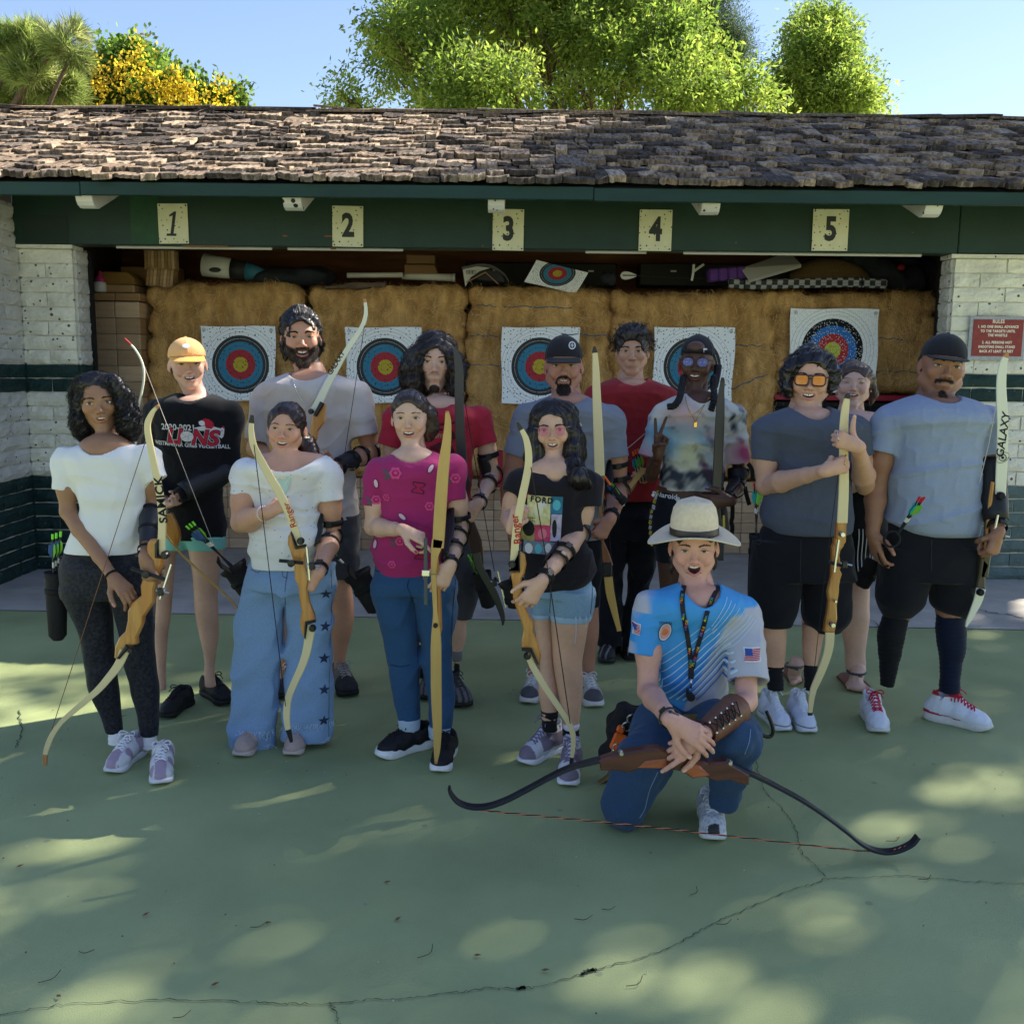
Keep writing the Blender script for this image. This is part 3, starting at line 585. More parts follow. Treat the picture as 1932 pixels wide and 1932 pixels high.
def surf(sdf,h,B=8,pad=.02):
    pad += sdf.mg
    P_=[p for p in sdf.p if p[1] is not None and p[4]=='u']
    lo=np.min([p[1] for p in P_],0)-pad;hi=np.max([p[2] for p in P_],0)+pad
    nb=np.ceil((hi-lo)/(h*B)).astype(int)+1
    g=np.stack(np.meshgrid(*[np.arange(k) for k in nb],indexing='ij'),-1).reshape(-1,3)
    c=lo+(g+.5)*h*B-h*.5;hb=h*B/2
    dc=sdf.eval(c,c-hb*1.9,c+hb*1.9,len(c),1)
    act=np.abs(dc)<h*B*.5*1.75*1.45+.006;ga=g[act]
    D=np.repeat(np.repeat(np.repeat(dc.reshape(nb),B,0),B,1),B,2)
    off=np.stack(np.meshgrid(*[np.arange(B)]*3,indexing='ij'),-1).reshape(-1,3)
    for i in range(0,len(ga),6000):
        gg=ga[i:i+6000];idx=(gg[:,None]*B+off[None]).reshape(-1,3);q=lo+idx*h;l=lo+gg*B*h
        D[idx[:,0],idx[:,1],idx[:,2]]=sdf.eval(q,l-h,l+(B+1)*h,len(gg),B**3)
    S=D<0
    nx,ny,nz=D.shape
    any_=np.zeros((nx-1,ny-1,nz-1),bool);all_=np.ones_like(any_)
    cor=[(i,j,k) for i in (0,1) for j in (0,1) for k in (0,1)]
    for i,j,k in cor:
        q=S[i:nx-1+i,j:ny-1+j,k:nz-1+k];any_ |= q;all_ &= q
    cell=any_ & ~all_;ci=np.argwhere(cell);vid=np.full(cell.shape,-1,np.int32);vid[cell]=np.arange(len(ci))
    cv=np.stack([D[ci[:,0]+i,ci[:,1]+j,ci[:,2]+k] for i,j,k in cor],1)
    acc=np.zeros((len(ci),3));cnt=np.zeros(len(ci))
    for a in range(8):
        for b in range(a+1,8):
            ca,cb=np.array(cor[a]),np.array(cor[b])
            if np.abs(ca-cb).sum() != 1:continue
            m=(cv[:,a]<0) != (cv[:,b]<0);t=cv[m,a]/(cv[m,a]-cv[m,b]);acc[m] += ca+(cb-ca)*t[:,None];cnt[m] += 1
    V=lo+(ci+acc/cnt[:,None])*h;Fs=[]
    for ax in range(3):
        o1,o2=[(1,2),(2,0),(0,1)][ax]
        sl0=[slice(1,-1)]*3;sl0[ax]=slice(0,-1);sl1=list(sl0);sl1[ax]=slice(1,None)
        a_=S[tuple(sl0)];b_=S[tuple(sl1)]
        e=np.argwhere(a_ != b_);base=e.copy();base[:,o1] += 1;base[:,o2] += 1
        fl=a_[e[:,0],e[:,1],e[:,2]]
        def cid(d1,d2):q=base.copy();q[:,o1] -= d1;q[:,o2] -= d2;return vid[q[:,0],q[:,1],q[:,2]]
        f=np.stack([cid(1,1),cid(0,1),cid(0,0),cid(1,0)],1);f[~fl]=f[~fl][:,::-1];Fs.append(f)
    F=np.concatenate(Fs);F=F[(F >= 0).all(1)]
    return V,F
def vnormals(V,F):
    n=np.cross(V[F[:,2]]-V[F[:,0]],V[F[:,3]]-V[F[:,1]]);N=np.zeros_like(V)
    for k in range(4):np.add.at(N,F[:,k],n)
    return N/np.maximum(np.linalg.norm(N,axis=1),1e-12)[:,None]
def smooth_mesh(V,F,it=1,lam=.5):
    for _ in range(it):
        A=np.zeros_like(V);c=np.zeros(len(V))
        for a,b in ((0,1),(1,2),(2,3),(3,0)):
            for p,q in ((a,b),(b,a)):A += np.stack([np.bincount(F[:,p],V[F[:,q],k],len(V)) for k in range(3)],1);c += np.bincount(F[:,p],minlength=len(V))
        V=V+(A/np.maximum(c,1)[:,None]-V)*lam
    return V
def sines(q,seed,scale,amp,n=4,stretch=(1,1,1)):
    r=np.random.default_rng(seed);out=np.zeros(len(q));st=np.array(stretch)
    for i in range(n):
        k=r.normal(0,1,3);k=k/np.linalg.norm(k)*scale*(1.0+.45*i)*st;out += np.sin(q @ k+r.uniform(0,6.28))/(1+.5*i)
    return out*amp
def bvh_of(V,F):return BVHTree.FromPolygons([tuple(map(float,v)) for v in V],[tuple(map(int,f)) for f in F])
# ================================================================== BALES, TARGETS, CLUTTER ON TOP

m_hay=M('excelsior',(.62,.37,.14),.95,.1,noise=(9,.32),bump=(95,.02),fiber=(1,1,.35),col2=(.40,.22,.075))
m_hayg=M('excelsior_green_cast',(.16,.12,.04),.95,.1,noise=(7,.2),bump=(95,.02))
m_str=[M('straw_%d' % i,c,.9,.2) for i,c in enumerate(((.58,.36,.14),(.40,.22,.08),(.66,.44,.20)))]
m_tw=M('blue_twine',(.05,.12,.20),.7)
YF=8.55
def bale(u0,u1,v0,v1,lab,seed,creases,twines):
    a,b=P(u0,v0,YF),P(u1,v1,YF);c=np.array([(a[0]+b[0])/2,YF+.36,(a[2]+b[2])/2]);W,H=b[0]-a[0],a[2]-b[2]
    t=thing('target_bale',lab,'bale',(c[0],c[1],b[2]),'straw bales behind the targets')
    s=Sdf();s.mg=.12;s.rbox(c,(W/2,.36,H/2),.11)
    cz=[P(u0,v,YF)[2] for v in creases]
    def disp(q):
        d=sines(q,seed,9,.014)+sines(q,seed+5,30,.006)
        for z in cz:d=d+.045*np.exp(-((q[:,2]-z)/.035)**2)*np.clip(np.abs(q[:,0]-c[0])/(W/2),.25,1)**3
        for k in range(7):x=c[0]-W/2+W*(k+.7+.4*math.sin(seed*k))/7.3;d=d+.010*np.exp(-((q[:,0]-x+.03*np.sin(q[:,2]*5+k))/.018)**2)
        return d
    s.add(disp,c-[W,1,H],c+[W,1,H],.01,'d')
    V,F=surf(s,.022);link_mesh('straw_body',V,F,m_hay,t)
    N=vnormals(V,F);n=5200;f=np.nonzero((N[:,1]<-.2) | (N[:,2]>.5))[0];ix=rng.choice(f,n)
    p=V[ix]+rng.normal(0,.012,(n,3));nr=N[ix];d=rng.normal(0,1,(n,3));d -= (d*nr).sum(1)[:,None]*nr;d /= np.linalg.norm(d,axis=1)[:,None]
    sd_=np.cross(d,nr);L=rng.uniform(.02,.055,n)[:,None];w_=rng.uniform(.0010,.0022,n)[:,None];up=nr*rng.uniform(.002,.018,n)[:,None]
    q=[p-d*L-nr*.003,p+up,p+d*L+rng.normal(0,.008,(n,3))]
    VV=np.stack([q[0]-sd_*w_,q[0]+sd_*w_,q[1]+sd_*w_,q[1]-sd_*w_,q[2]+sd_*w_*.5,q[2]-sd_*w_*.5],1).reshape(-1,3);b0=np.arange(n)*6
    FF=np.concatenate([np.stack([b0,b0+1,b0+2,b0+3],1),np.stack([b0+3,b0+2,b0+4,b0+5],1)])
    fm=np.tile(rng.integers(0,3,n),2);o=link_mesh('loose_straw',VV,FF,m_str,t,False,FM=fm);tag(o,kind='stuff')
    bv=bvh_of(V,F)
    for x0,y0,x1,y1 in twines:
        pts=drape(np.array([P(x0+(x1-x0)*i/12,y0+(y1-y0)*i/12+1.5*math.sin(i*1.3),YF-.1) for i in range(13)]),bv,(0,1,0),.004)
        MB().tube(pts,.0045,5).build('twine',m_tw,t,True)
    return t,bv
BV=[]
for args in ((269,576,531,902,'leftmost large straw bale with a paper target pinned to it',1,(583,633,682,735,790),()),
             (577,879,533,902,'straw bale behind the tall bearded man, second from the left',2,(580,640,700,760),()),
             (880,1151,539,902,'middle straw bale with two lengths of blue twine across its top',3,(576,632,690,750),((897,573,935,577),(950,577,1080,580),(880,688,945,690),(885,632,940,634))),
             (1150,1463,546,902,'green stained straw bale behind the curly haired man in maroon',4,(590,650,706,760,815),((1060,630,1175,636),(1380,651,1445,652),(1385,735,1452,706),(1168,686,1190,694))),
             (1465,1768,548,742,'short rightmost straw bale lying on the black foam block',5,(590,642,700),((1655,637,1712,640),(1655,701,1745,702)))):
    BV.append(bale(*args))
def target(idx,u0,u1,v0,v1,cu,cv,rb,lab,seed,tone=0,Y=8.47,tilt=None,corner=.02):
    a,b=P(u0,v0,Y),P(u1,v1,Y);cx,cz=P(cu,cv,Y)[0],P(cu,cv,Y)[2];r=rb*Y*1.01/FPX
    t=thing('paper_target',lab,'target',(cx,Y,cz),'paper target faces')
    nx=22;V=[];r_=np.random.default_rng(seed)
    ph=r_.uniform(0,6,4);hw0,hw1=cx-a[0],b[0]-cx;hh0,hh1=cz-b[2],a[2]-cz
    for j in range(nx+1):
        for i in range(nx+1):
            x=-hw0+(hw0+hw1)*i/nx;z=-hh0+(hh0+hh1)*j/nx;ex,ez=(i/nx-.5)*2,(j/nx-.5)*2
            y=.006*math.sin(x*9+ph[0]+z*3)+.005*math.sin(z*11+ph[1]) - corner*max(0,abs(ex)+abs(ez)-1.25)**1.5-.012*max(0,ex-.75)*math.sin(z*8+ph[2])*3
            x2=x+.006*math.sin(z*10+ph[3])*abs(ex)**2;z2=z+.005*math.sin(x*9)*abs(ez)**2
            V.append((x2,y,z2))
    V=np.array(V)
    F=[(j*(nx+1)+i,j*(nx+1)+i+1,(j+1)*(nx+1)+i+1,(j+1)*(nx+1)+i) for j in range(nx) for i in range(nx)]
    nm='target_print_%d' % tone
    if nm not in _mats:
        m=bpy.data.materials.new(nm);_mats[nm]=m;m.use_nodes=True;n=m.node_tree;N=n.nodes;L=n.links;bs=N['Principled BSDF'];bs.inputs['Roughness'].default_value=.75;bs.inputs['Specular IOR Level'].default_value=.15
        at=N.new('ShaderNodeUVMap');at.uv_map='UVMap'
        ln=N.new('ShaderNodeVectorMath');ln.operation='LENGTH';L.new(at.outputs[0],ln.inputs[0])
        mu=N.new('ShaderNodeMath');mu.operation='MULTIPLY';L.new(ln.outputs['Value'],mu.inputs[0]);mu.inputs[1].default_value=.6
        rp=N.new('ShaderNodeValToRGB');rp.color_ramp.interpolation='CONSTANT';L.new(mu.outputs[0],rp.inputs[0]);e=rp.color_ramp
        Y_,R_,B_,K_,W_=((.46,.36,.045),(.36,.038,.050),(.045,.20,.33),(.045,.048,.052),(.82,.85,.90)) if tone==0 else ((.42,.44,.04),(.38,.03,.035),(.03,.16,.48),(.012,.012,.014),(.82,.84,.86))
        ln_=(.03,.03,.03);st=[(0,Y_),(.127,ln_),(.131,Y_),(.255,R_),(.378,ln_),(.384,R_),(.515,B_),(.640,ln_),(.646,B_),(.775,K_),(.885,W_ if tone==0 else K_),(.890,K_),(1.0,W_),(1.11,ln_),(1.117,W_),(1.225,ln_),(1.232,W_),(1.34,ln_),(1.347,W_)]
        while len(e.elements)<len(st):e.elements.new(.5)
        for q,(p_,c_) in zip(e.elements,[(0,(0,0,0))]*len(st)):pass
        for i,(p_,c_) in enumerate(st):e.elements[i].position=p_*.6;e.elements[i].color=(*c_,1)
        v=N.new('ShaderNodeTexVoronoi');v.inputs['Scale'].default_value=9 if tone==0 else 15;L.new(at.outputs[0],v.inputs['Vector'])
        v.voronoi_dimensions='2D'
        z_=N.new('ShaderNodeMath');z_.operation='MULTIPLY';nz=N.new('ShaderNodeTexNoise');nz.inputs['Scale'].default_value=7;L.new(at.outputs[0],nz.inputs[0]);L.new(nz.outputs[0],z_.inputs[0]);z_.inputs[1].default_value=.34 if tone==0 else .42
        lt=N.new('ShaderNodeMath');lt.operation='LESS_THAN';L.new(v.outputs['Distance'],lt.inputs[0]);L.new(z_.outputs[0],lt.inputs[1])
        v2=N.new('ShaderNodeMath');v2.operation='GREATER_THAN';sp=N.new('ShaderNodeSeparateColor');L.new(v.outputs['Color'],sp.inputs[0]);L.new(sp.outputs[0],v2.inputs[0]);v2.inputs[1].default_value=.55 if tone==0 else .35
        an=N.new('ShaderNodeMath');an.operation='MULTIPLY';L.new(lt.outputs[0],an.inputs[0]);L.new(v2.outputs[0],an.inputs[1])
        mx=N.new('ShaderNodeMix');mx.data_type='RGBA';L.new(an.outputs[0],mx.inputs[0]);L.new(rp.outputs[0],mx.inputs[6]);mx.inputs[7].default_value=(.02,.02,.018,1) if tone==0 else (.55,.58,.6,1)
        L.new(mx.outputs[2],bs.inputs['Base Color'])
    W=V.copy()
    if tilt is not None:W=V @ np.array(tilt).T
    o=link_mesh('target_sheet',W+[cx,Y,cz],F,_mats[nm],t);uv=o.data.uv_layers.new(name='UVMap')
    li=np.zeros(len(o.data.loops),np.int32);o.data.loops.foreach_get('vertex_index',li);uv.data.foreach_set('uv',(V[li][:,(0,2)]/r).astype(np.float32).ravel())
    if tilt is None:
        for sx in (-1,1):
            q=np.array([cx+(hw1 if sx>0 else -hw0)*.90,Y-.012,cz+hh1*.90]);MB().tube([q+[.013*math.cos(k),-.004,.013*math.sin(k)] for k in np.linspace(0,6.28,12)],.0014,4).build('pin_ring',m_blk,t)
            MB().lathe(q,[(.004,-.003),(.004,.003)],6,rotm(0,90,0)).build('pin',m_blk,t)
    return t
target(1,378,522,615,757,454,688,53,'paper target pinned beside the woman in the orange cap',1)
target(2,652,797,617,761,727,693,53,'paper target with a heavily pitted yellow centre behind the white bow tip',2)
target(3,947,1091,617,762,1019,692,53,'paper target left of the goateed man in the grey tee',3)
target(4,1235,1381,617,757,1306,692,53,'paper target partly hidden by the woman in the backwards cap',4)
target(5,1493,1650,582,742,1570,661,57,'larger paper target full of white holes on the rightmost bale',5,tone=1)
t5=target(6,1000,1105,495,558,1052,517,33,'small paper target lying tilted on top of the middle bale',6,Y=8.40,tilt=rotm(8,52,16),corner=0)
t5.scale=(.62,1,1) if False else (1,1,1)
m_wood=[M('block_wood_%d' % i,c,.75,.25,noise=(3,.15),fiber=(1,1,9),bump=(20,.002),coat=.25) for i,c in enumerate(((.46,.30,.16),(.38,.24,.12),(.52,.35,.20),(.31,.18,.08)))]
m_film=M('stretch_film',(.75,.72,.65),.12,.6,alpha=.10)
def stack(u0,u1,ztop,zbot,Y,L,H,lab,film=True,depth=.3,grp='stacks of pale wooden blocks under the bales'):
    x0,x1=P(u0,700,Y)[0],P(u1,700,Y)[0];t=thing('wood_block_stack',lab,'wood blocks',((x0+x1)/2,Y+depth/2,zbot),grp);nz=max(1,round((ztop-zbot)/H));H=(ztop-zbot)/nz;nx=max(1,round((x1-x0)/L));L=(x1-x0)/nx
    mb=MB();mb.bbox((0,0,0),(L-.005,depth,H-.004),.004);me={}
    for k in range(4):q=mb.build('block',m_wood[k]);me[k]=q.data;bpy.data.objects.remove(q)
    for j in range(nz):
        for i in range(nx):
            o=bpy.data.objects.new('block',me[int(rng.integers(0,4))]);C.objects.link(o);o.parent=t
            o.location=(x0+(i+.5)*L-origin(t)[0],rng.uniform(-.008,.008),(j+.5)*H);o.rotation_euler.z=rng.normal(0,.006)
    if film:
        V=[];n1,n2=40,24
        for j in range(n2+1):
            for i in range(n1+1):
                x=x0-.004+(x1-x0+.008)*i/n1;z=zbot+(ztop-zbot)*j/n2;V.append((x,Y-.016-.007*abs(math.sin(i*.9+j*.35+math.sin(j*1.7)*2))*abs(math.sin(j*.55)),z))
        link_mesh('plastic_wrap',V,[(j*(n1+1)+i,j*(n1+1)+i+1,(j+1)*(n1+1)+i+1,(j+1)*(n1+1)+i) for j in range(n2) for i in range(n1)],m_film,t)
    return t
stack(176,268,P(200,570,8.5)[2],.01,8.45,.22,.135,'tall plastic wrapped stack of wooden blocks left of the bales',depth=.5,grp=None)
stack(176,270,P(200,553,8.5)[2],P(200,569,8.5)[2]+.004,8.47,.21,.08,'two bare timber blocks on the plastic wrapped stack',film=False,depth=.4,grp=None)
zb=P(900,903,YF)[2]-.012
for u0,u1,lab in ((268,575,'wooden blocks under the leftmost bale'),(577,878,'wooden blocks under the second bale from the left'),(880,1150,'wooden blocks under the middle bale'),(1152,1463,'wooden blocks under the green stained bale'),(1466,1765,'wooden blocks under the black foam block')):
    stack(u0,u1,zb,.008,8.62,.24,.097,lab,depth=.55)
a,b=P(1462,742,YF),P(1770,902,YF);t=thing('foam_target_block','black layered foam target block with a red top band under the rightmost bale','foam target',((a[0]+b[0])/2,YF+.3,b[2]));nl=13;hz=(a[2]-b[2]-.07)/nl
for k in range(nl):MB().bbox(((a[0]+b[0])/2+rng.normal(0,.004),YF+.33+rng.normal(0,.006),b[2]+(k+.5)*hz),(b[0]-a[0]-.02,.6,hz-.004),.006).build('foam_layer',M('black_foam',(.012,.012,.013),.9,noise=(12,.5),bump=(60,.01),spots=(22,.12,(.10,.10,.10))),t)
MB().bbox(((a[0]+b[0])/2,YF+.30,a[2]-.032),(b[0]-a[0],.62,.05),.006).build('red_band',M('red_band_vinyl',(.28,.012,.03),.5),t)
a,b=P(905,850,8.5),P(948,920,8.5);MB().bbox((a+b)/2+[0,.1,0],(b[0]-a[0],.2,a[2]-b[2]),.006).build('red_crate',M('red_band_vinyl'),None);bpy.context.scene.objects['red_crate'];tag(bpy.data.objects['red_crate'],'small red box low beside the middle bale, behind the long-haired man','box')
def zt(u,v,Y=8.7):return P(u,v,Y)
a,b=zt(199,515),zt(263,540);t=thing('wooden_box','ochre rounded box on the timber blocks at the left of the shelf','box',(a+b)/2)
MB().prism([(a[0],8.6,b[2]+.004),(b[0],8.6,b[2]+.004),(b[0]-.01,8.6,a[2]-.05),(b[0]-.06,8.6,a[2]),(a[0],8.6,a[2]),(a[0]-.02,8.6,a[2]-.02)],(0,.25,0),.006).build('box_top',M('ochre_vinyl',(.24,.13,.035),.5,noise=(4,.15)),t)
MB().bbox(((a[0]+b[0])/2,8.72,b[2]-.034),(b[0]-a[0],.3,.066),.006).build('timber',m_wood[1],t)
a,b=zt(177,535,8.5),zt(200,553,8.5);t=thing('bottle','white canister with a magenta cap at the far left of the shelf','bottle',(a+b)/2)
MB().lathe(((a[0]+b[0])/2,8.5,b[2]+.004),[(.001,0),(.045,.002),(.052,.01),(.052,.075),(.045,.085)],20).build('body',M('white_plastic',(.5,.5,.48),.4),t,True)
MB().lathe(((a[0]+b[0])/2+.005,8.5,b[2]+.089),[(.044,0),(.040,.03),(.018,.06),(.012,.09),(.001,.095)],16).build('cap',M('magenta_plastic',(.35,.03,.12),.4),t,True)
for uc,vc,n,ang,lab in ((305,492,9,0,'upright bundle of dark wooden slats on the shelf'),(306,525,8,7,'leaning bundle of pale wooden slats on the leftmost bale')):
    c=zt(uc,vc);t=thing('slat_bundle',lab,'wood slats',c);R=rotm(0,0,ang)
    for k in range(n):MB().bbox(c+R @ np.array([(k-(n-1)/2)*.029,0,0]),(.026,.12,.15),.002,R).build('slat',m_wood[[3,1,2][k % 3]],t)
    for s_ in (-1,1):MB().box(c+R @ np.array([0,0,s_*.079]),(n*.0295,.125,.006),R).build('batten',m_wood[3],t)
t=thing('wooden_block','brown timber block at the back of the shelf behind the slats','wood block',zt(265,515));MB().bbox(zt(265,515)+[0,.3,0],(.5,.2,.14),.006).build('block',m_wood[3],t)
p0,p1,p2,p3=zt(385,500),zt(455,510),zt(520,522),zt(600,520);t=thing('rolled_target','big white paper roll printed black and blue lying on the leftmost bale','paper roll',p0)
ax=p1-p0;MB().tube([p0,p0+ax*.5,p0+ax*.75],[.098,.092,.085],22).build('white_sheet',M('rolled_paper',(.52,.51,.47),.7),t,True)
MB().tube([p0+ax*.751,p0+ax*1.15],[.088,.078],22).build('black_band',M('printed_black',(.02,.02,.022),.6),t,True)
MB().tube([p0+ax*1.151,p0+ax*1.45,p0+ax*1.7],[.079,.055,.03],22).build('blue_band',M('printed_blue',(.03,.14,.22),.6),t,True)
q=p0+ax*.38+[0,-.096,-.035];s=Sdf();s.ell(q,(.055,.006,.022));V,F=surf(s,.004);link_mesh('black_oval',V,F,M('printed_black'),t)
s=Sdf();s.ell(zt(545,520)+[0,.05,-.02],(.36,.16,.085));s.ell(zt(585,518)+[0,.05,0],(.2,.16,.07));s.add(lambda q:sines(q,3,25,.010),(-9,0,0),(9,20,9),.01,'d');V,F=surf(s,.015)
tag(link_mesh('dark_bag',V,F,M('dark_canvas',(.014,.017,.024),.8,noise=(9,.3),bump=(60,.006))),'crumpled black bag between the first and second bales','bag')
s=Sdf();s.rbox(zt(672,540)+[0,.0,-.01],(.26,.16,.018),.008,rotm(4,0,-4));s.add(lambda q:sines(q,9,18,.008),(-9,0,0),(9,20,9),.01,'d');V,F=surf(s,.010)
tag(link_mesh('cardboard_sheet',V,F,M('crumbling_board',(.11,.075,.055),.95,noise=(9,.3),bump=(40,.01))),'torn brown board lying over the second bale','board')
a=zt(800,500);t=thing('cardboard_box','small open brown box on the shelf above the second bale','box',a);MB().prism([a+[-.17,0,.0],a+[.09,0,0],a+[.12,0,-.075],a+[-.17,0,-.075]],(0,.2,0),.003).build('box',M('box_cardboard',(.18,.10,.045),.85),t)
MB().box(a+[-.03,.1,.045],(.24,.2,.07)).build('rim',M('box_cardboard'),t)
a,b=zt(758,520),zt(855,524);t=thing('paper_tube','rolled off-white paper tube on the second bale','paper roll',a);MB().tube([a+[0,.05,0],b+[0,.02,0]],[.030,.032],16).build('tube',M('rolled_paper'),t,True);MB().lathe(b+[.004,.02,0],[(.036,-.01),(.036,.012)],16,rotm(0,0,90)).build('end_cap',M('rolled_paper'),t,True)
a,b=zt(655,520),zt(760,519);MB().tube([a,b],.022,10).build('paper_tube',M('rolled_paper'),None,True);tag(bpy.data.objects['paper_tube.001'] if 'paper_tube.001' in bpy.data.objects else bpy.data.objects['paper_tube'],'thin pale roll lying behind the torn board','paper roll')
t=thing('bent_target','white target sheet bent into an arch over a dark hollow on the middle bale','target',zt(920,525));pts=spline([zt(872,508)[[0,2]],zt(905,502)[[0,2]],zt(930,505)[[0,2]],zt(952,520)[[0,2]],zt(960,533)[[0,2]]],14);V=[(x,y,z) for y in (8.55,8.85) for x,z in pts];n=14
link_mesh('sheet',V,[(i,i+1,n+i+1,n+i) for i in range(n-1)],M('rolled_paper'),t)
c0=zt(877,520,8.54);V=[zt(873,509,8.54),zt(900,503,8.54),zt(925,506,8.54),zt(905,512,8.53),zt(888,524,8.53),zt(878,541,8.54)];link_mesh('front_flap',V,[(0,1,2,3,4,5)],M('rolled_paper'),t,False)
text_obj('stamp','IIIII',.05,m_ink,t,zt(886,514,8.525),(1,0,0),(0,0,1));MB().tube([zt(895,514,8.525)+[.013*math.cos(k),0,.013*math.sin(k)] for k in np.linspace(0,6.28,10)],.002,4).build('stamp',m_ink,t)
V=[zt(888,526,8.56)]+[zt(920+32*math.cos(k),533-23*math.sin(k),8.56) for k in np.linspace(0,math.pi,12)];link_mesh('printed_arc',V,[tuple(range(len(V)))],M('printed_black'),t,False)
MB().tube([zt(880,533,8.5),zt(916,514,8.5),zt(940,536,8.5)],.006,4).build('batten',m_wood[3],t)
for u,v,w_,h,lab in ((1020,520,1.35,.20,'long flat black case at the back of the shelf above the middle bale'),(1360,522,1.5,.20,'long flat black case at the back of the shelf above the fourth bale')):
    c=zt(u,v,9.1);t=thing('black_case',lab,'case',c);MB().bbox(c,(w_,.25,h),.01).build('shell',M('case_black',(.006,.006,.007),.6),t)
    for k in (-.3,.05,.33):MB().box(c+[k*w_,-.128,.03],(.05,.008,.014)).build('latch',M('dull_metal',(.3,.3,.3),.4,metal=.8),t)
a=zt(1173,520,8.45);t=thing('paddle','white teardrop shaped paddle on a thin shaft above the fourth bale','paddle',a);V=spline([a+[.0,0,.024],a+[.03,0,.034],a+[.075,0,.026],a+[.13,0,.0],a+[.075,0,-.026],a+[.03,0,-.034],a+[.0,0,-.024],a+[-.012,0,0]],24)
MB().prism(V[::-1],(0,.006,0),.001).build('blade',M('white_plastic'),t);MB().tube([a+[.01,-.004,0],a+[.1,-.004,0],a+[.9,.1,-.015]],.004,6).build('shaft',m_blk,t)
a=zt(1203,524,8.5);s=Sdf();s.ell(a-[.27,0,0],(.045,.05,.05));s.ell(a-[.22,0,.01],(.04,.05,.06));V,F=surf(s,.008);tag(link_mesh('dark_bag',V,F,M('dark_canvas')),'small dark red pouch left of the white paddle','pouch')
t=thing('bracket','bent white metal bracket standing on the fourth bale','bracket',zt(1308,515));MB().sweep([zt(1305,530,8.5),zt(1308,515,8.5),zt(1309,499,8.5)],.02,.006,(1,0,0)).build('arm',M('white_plastic'),t);MB().sweep([zt(1308,513,8.5),zt(1328,499,8.5)],.02,.006,(0,.3,1)).build('arm',M('white_plastic'),t)
t=thing('foam_roller','purple foam block on the fourth bale','foam block',zt(1371,518));c=zt(1370,518,8.5)
for k in range(4):MB().bbox(c+[(k-1.5)*.078,0,(k-1.5)*.006],(.077,.16,.105),.012,rotm(0,0,-5)).build('foam_segment',M('purple_foam',(.085,.030,.20),.8,noise=(10,.15)),t)
c=zt(1458,503,8.45);t=thing('foam_board','thick off-white foam board leaning over the purple block','foam board',c)
V=[zt(1402,510,8.3),zt(1414,533,8.3),zt(1512,504,8.3),zt(1508,497,8.3)];V=np.array([zt(1400,512,8.42),zt(1415,533,8.35),zt(1512,505,8.35),zt(1490,482,8.55)]);MB().prism(V,(0,.01,.028),.003).build('board',M('off_white_foam',(.34,.33,.32),.8),t)
t=thing('rolled_mat','long woven straw mat rolled above the rightmost bale','mat',zt(1550,520));MB().tube(spline([zt(1490,523,8.75),zt(1540,512,8.75),zt(1600,515,8.75),zt(1640,528,8.75)],12),[.03,.06,.085,.1,.11,.11,.11,.10,.09,.07,.05,.02],14).build('mat',M('woven_straw',(.13,.08,.03),.9,bump=(60,.01),spots=(60,.2,(.04,.025,.01))),t,True)
p=spline([zt(1375,538,8.42),zt(1420,541,8.42),zt(1500,539,8.42),zt(1600,537,8.42),zt(1672,540,8.42)],30);t=thing('checked_blanket','black and white checked rolled blanket lying across the two right bales','blanket',p[15])
m=M('checked_cloth',(.16,.16,.17),.9)
if 'CK' not in m:
    n=m.node_tree;N=n.nodes;L=n.links;m['CK']=1;ck=N.new('ShaderNodeTexChecker');ck.inputs['Scale'].default_value=22;ck.inputs[1].default_value=(.28,.28,.28,1);ck.inputs[2].default_value=(.03,.03,.035,1);L.new(N['Texture Coordinate'].outputs['Object'],ck.inputs[0]);L.new(ck.outputs[0],N['Principled BSDF'].inputs['Base Color'])
for dz in (0,.034):MB().tube(p+[0,0,dz],.024,8,flat=1.0).build('blanket_fold',m,t,True)
for k in (5,24):MB().tube([p[k]+[0,.03*math.cos(q),.017+.045*math.sin(q)] for q in np.linspace(0,6.28,10)],.006,4).build('strap',m_blk,t)
s=Sdf();s.cone(zt(1600,488,8.8),zt(1720,530,8.8),.09,.12);s.cone(zt(1660,495,8.9),zt(1760,520,8.9),.12,.14);s.add(lambda q:sines(q,8,22,.012),(-9,0,0),(9,20,9),.01,'d');V,F=surf(s,.016)
tag(link_mesh('dark_bag',V,F,M('dark_canvas')),'long dark navy bag slumped over the rightmost bale','bag')
s=Sdf();s.ell(zt(1700,505,8.6),(.035,.03,.03));V,F=surf(s,.007);tag(link_mesh('red_ball',V,F,M('dark_red',(.20,.01,.02),.6)),'small red knob on the dark navy bag','ball')
# ================================================================== PEOPLE: BUILDERS

def mat_skin():
    if 'skin' in _mats:return _mats['skin']
    m=M('skin',attr=True,rough=.48,spec=.35,noise=(30,.05),bump=(160,.0009));b=m.node_tree.nodes['Principled BSDF']
    b.inputs['Subsurface Weight'].default_value=.12;b.inputs['Subsurface Radius'].default_value=(.012,.005,.003);b.inputs['Subsurface Scale'].default_value=1.0
    return m
m_eye=M('eye_colours',attr=True,rough=.12,spec=.6);m_teeth=M('teeth',(.92,.89,.83),.25,.5)
def unit(a):a=np.array(a,float);return a/max(np.linalg.norm(a),1e-9)
def cloth(name,col,col2=None,rough=.9,weave=420,n=(5,.07),**k):
    g=1.22 if max(col)>.04 else 1
    col=tuple(min(.8,q*g) for q in col);col2=tuple(min(.8,q*g) for q in col2) if col2 else None
    return M(name,col,rough,.12,noise=n,bump=(weave,.0008),col2=col2,sheen=.1,**k)
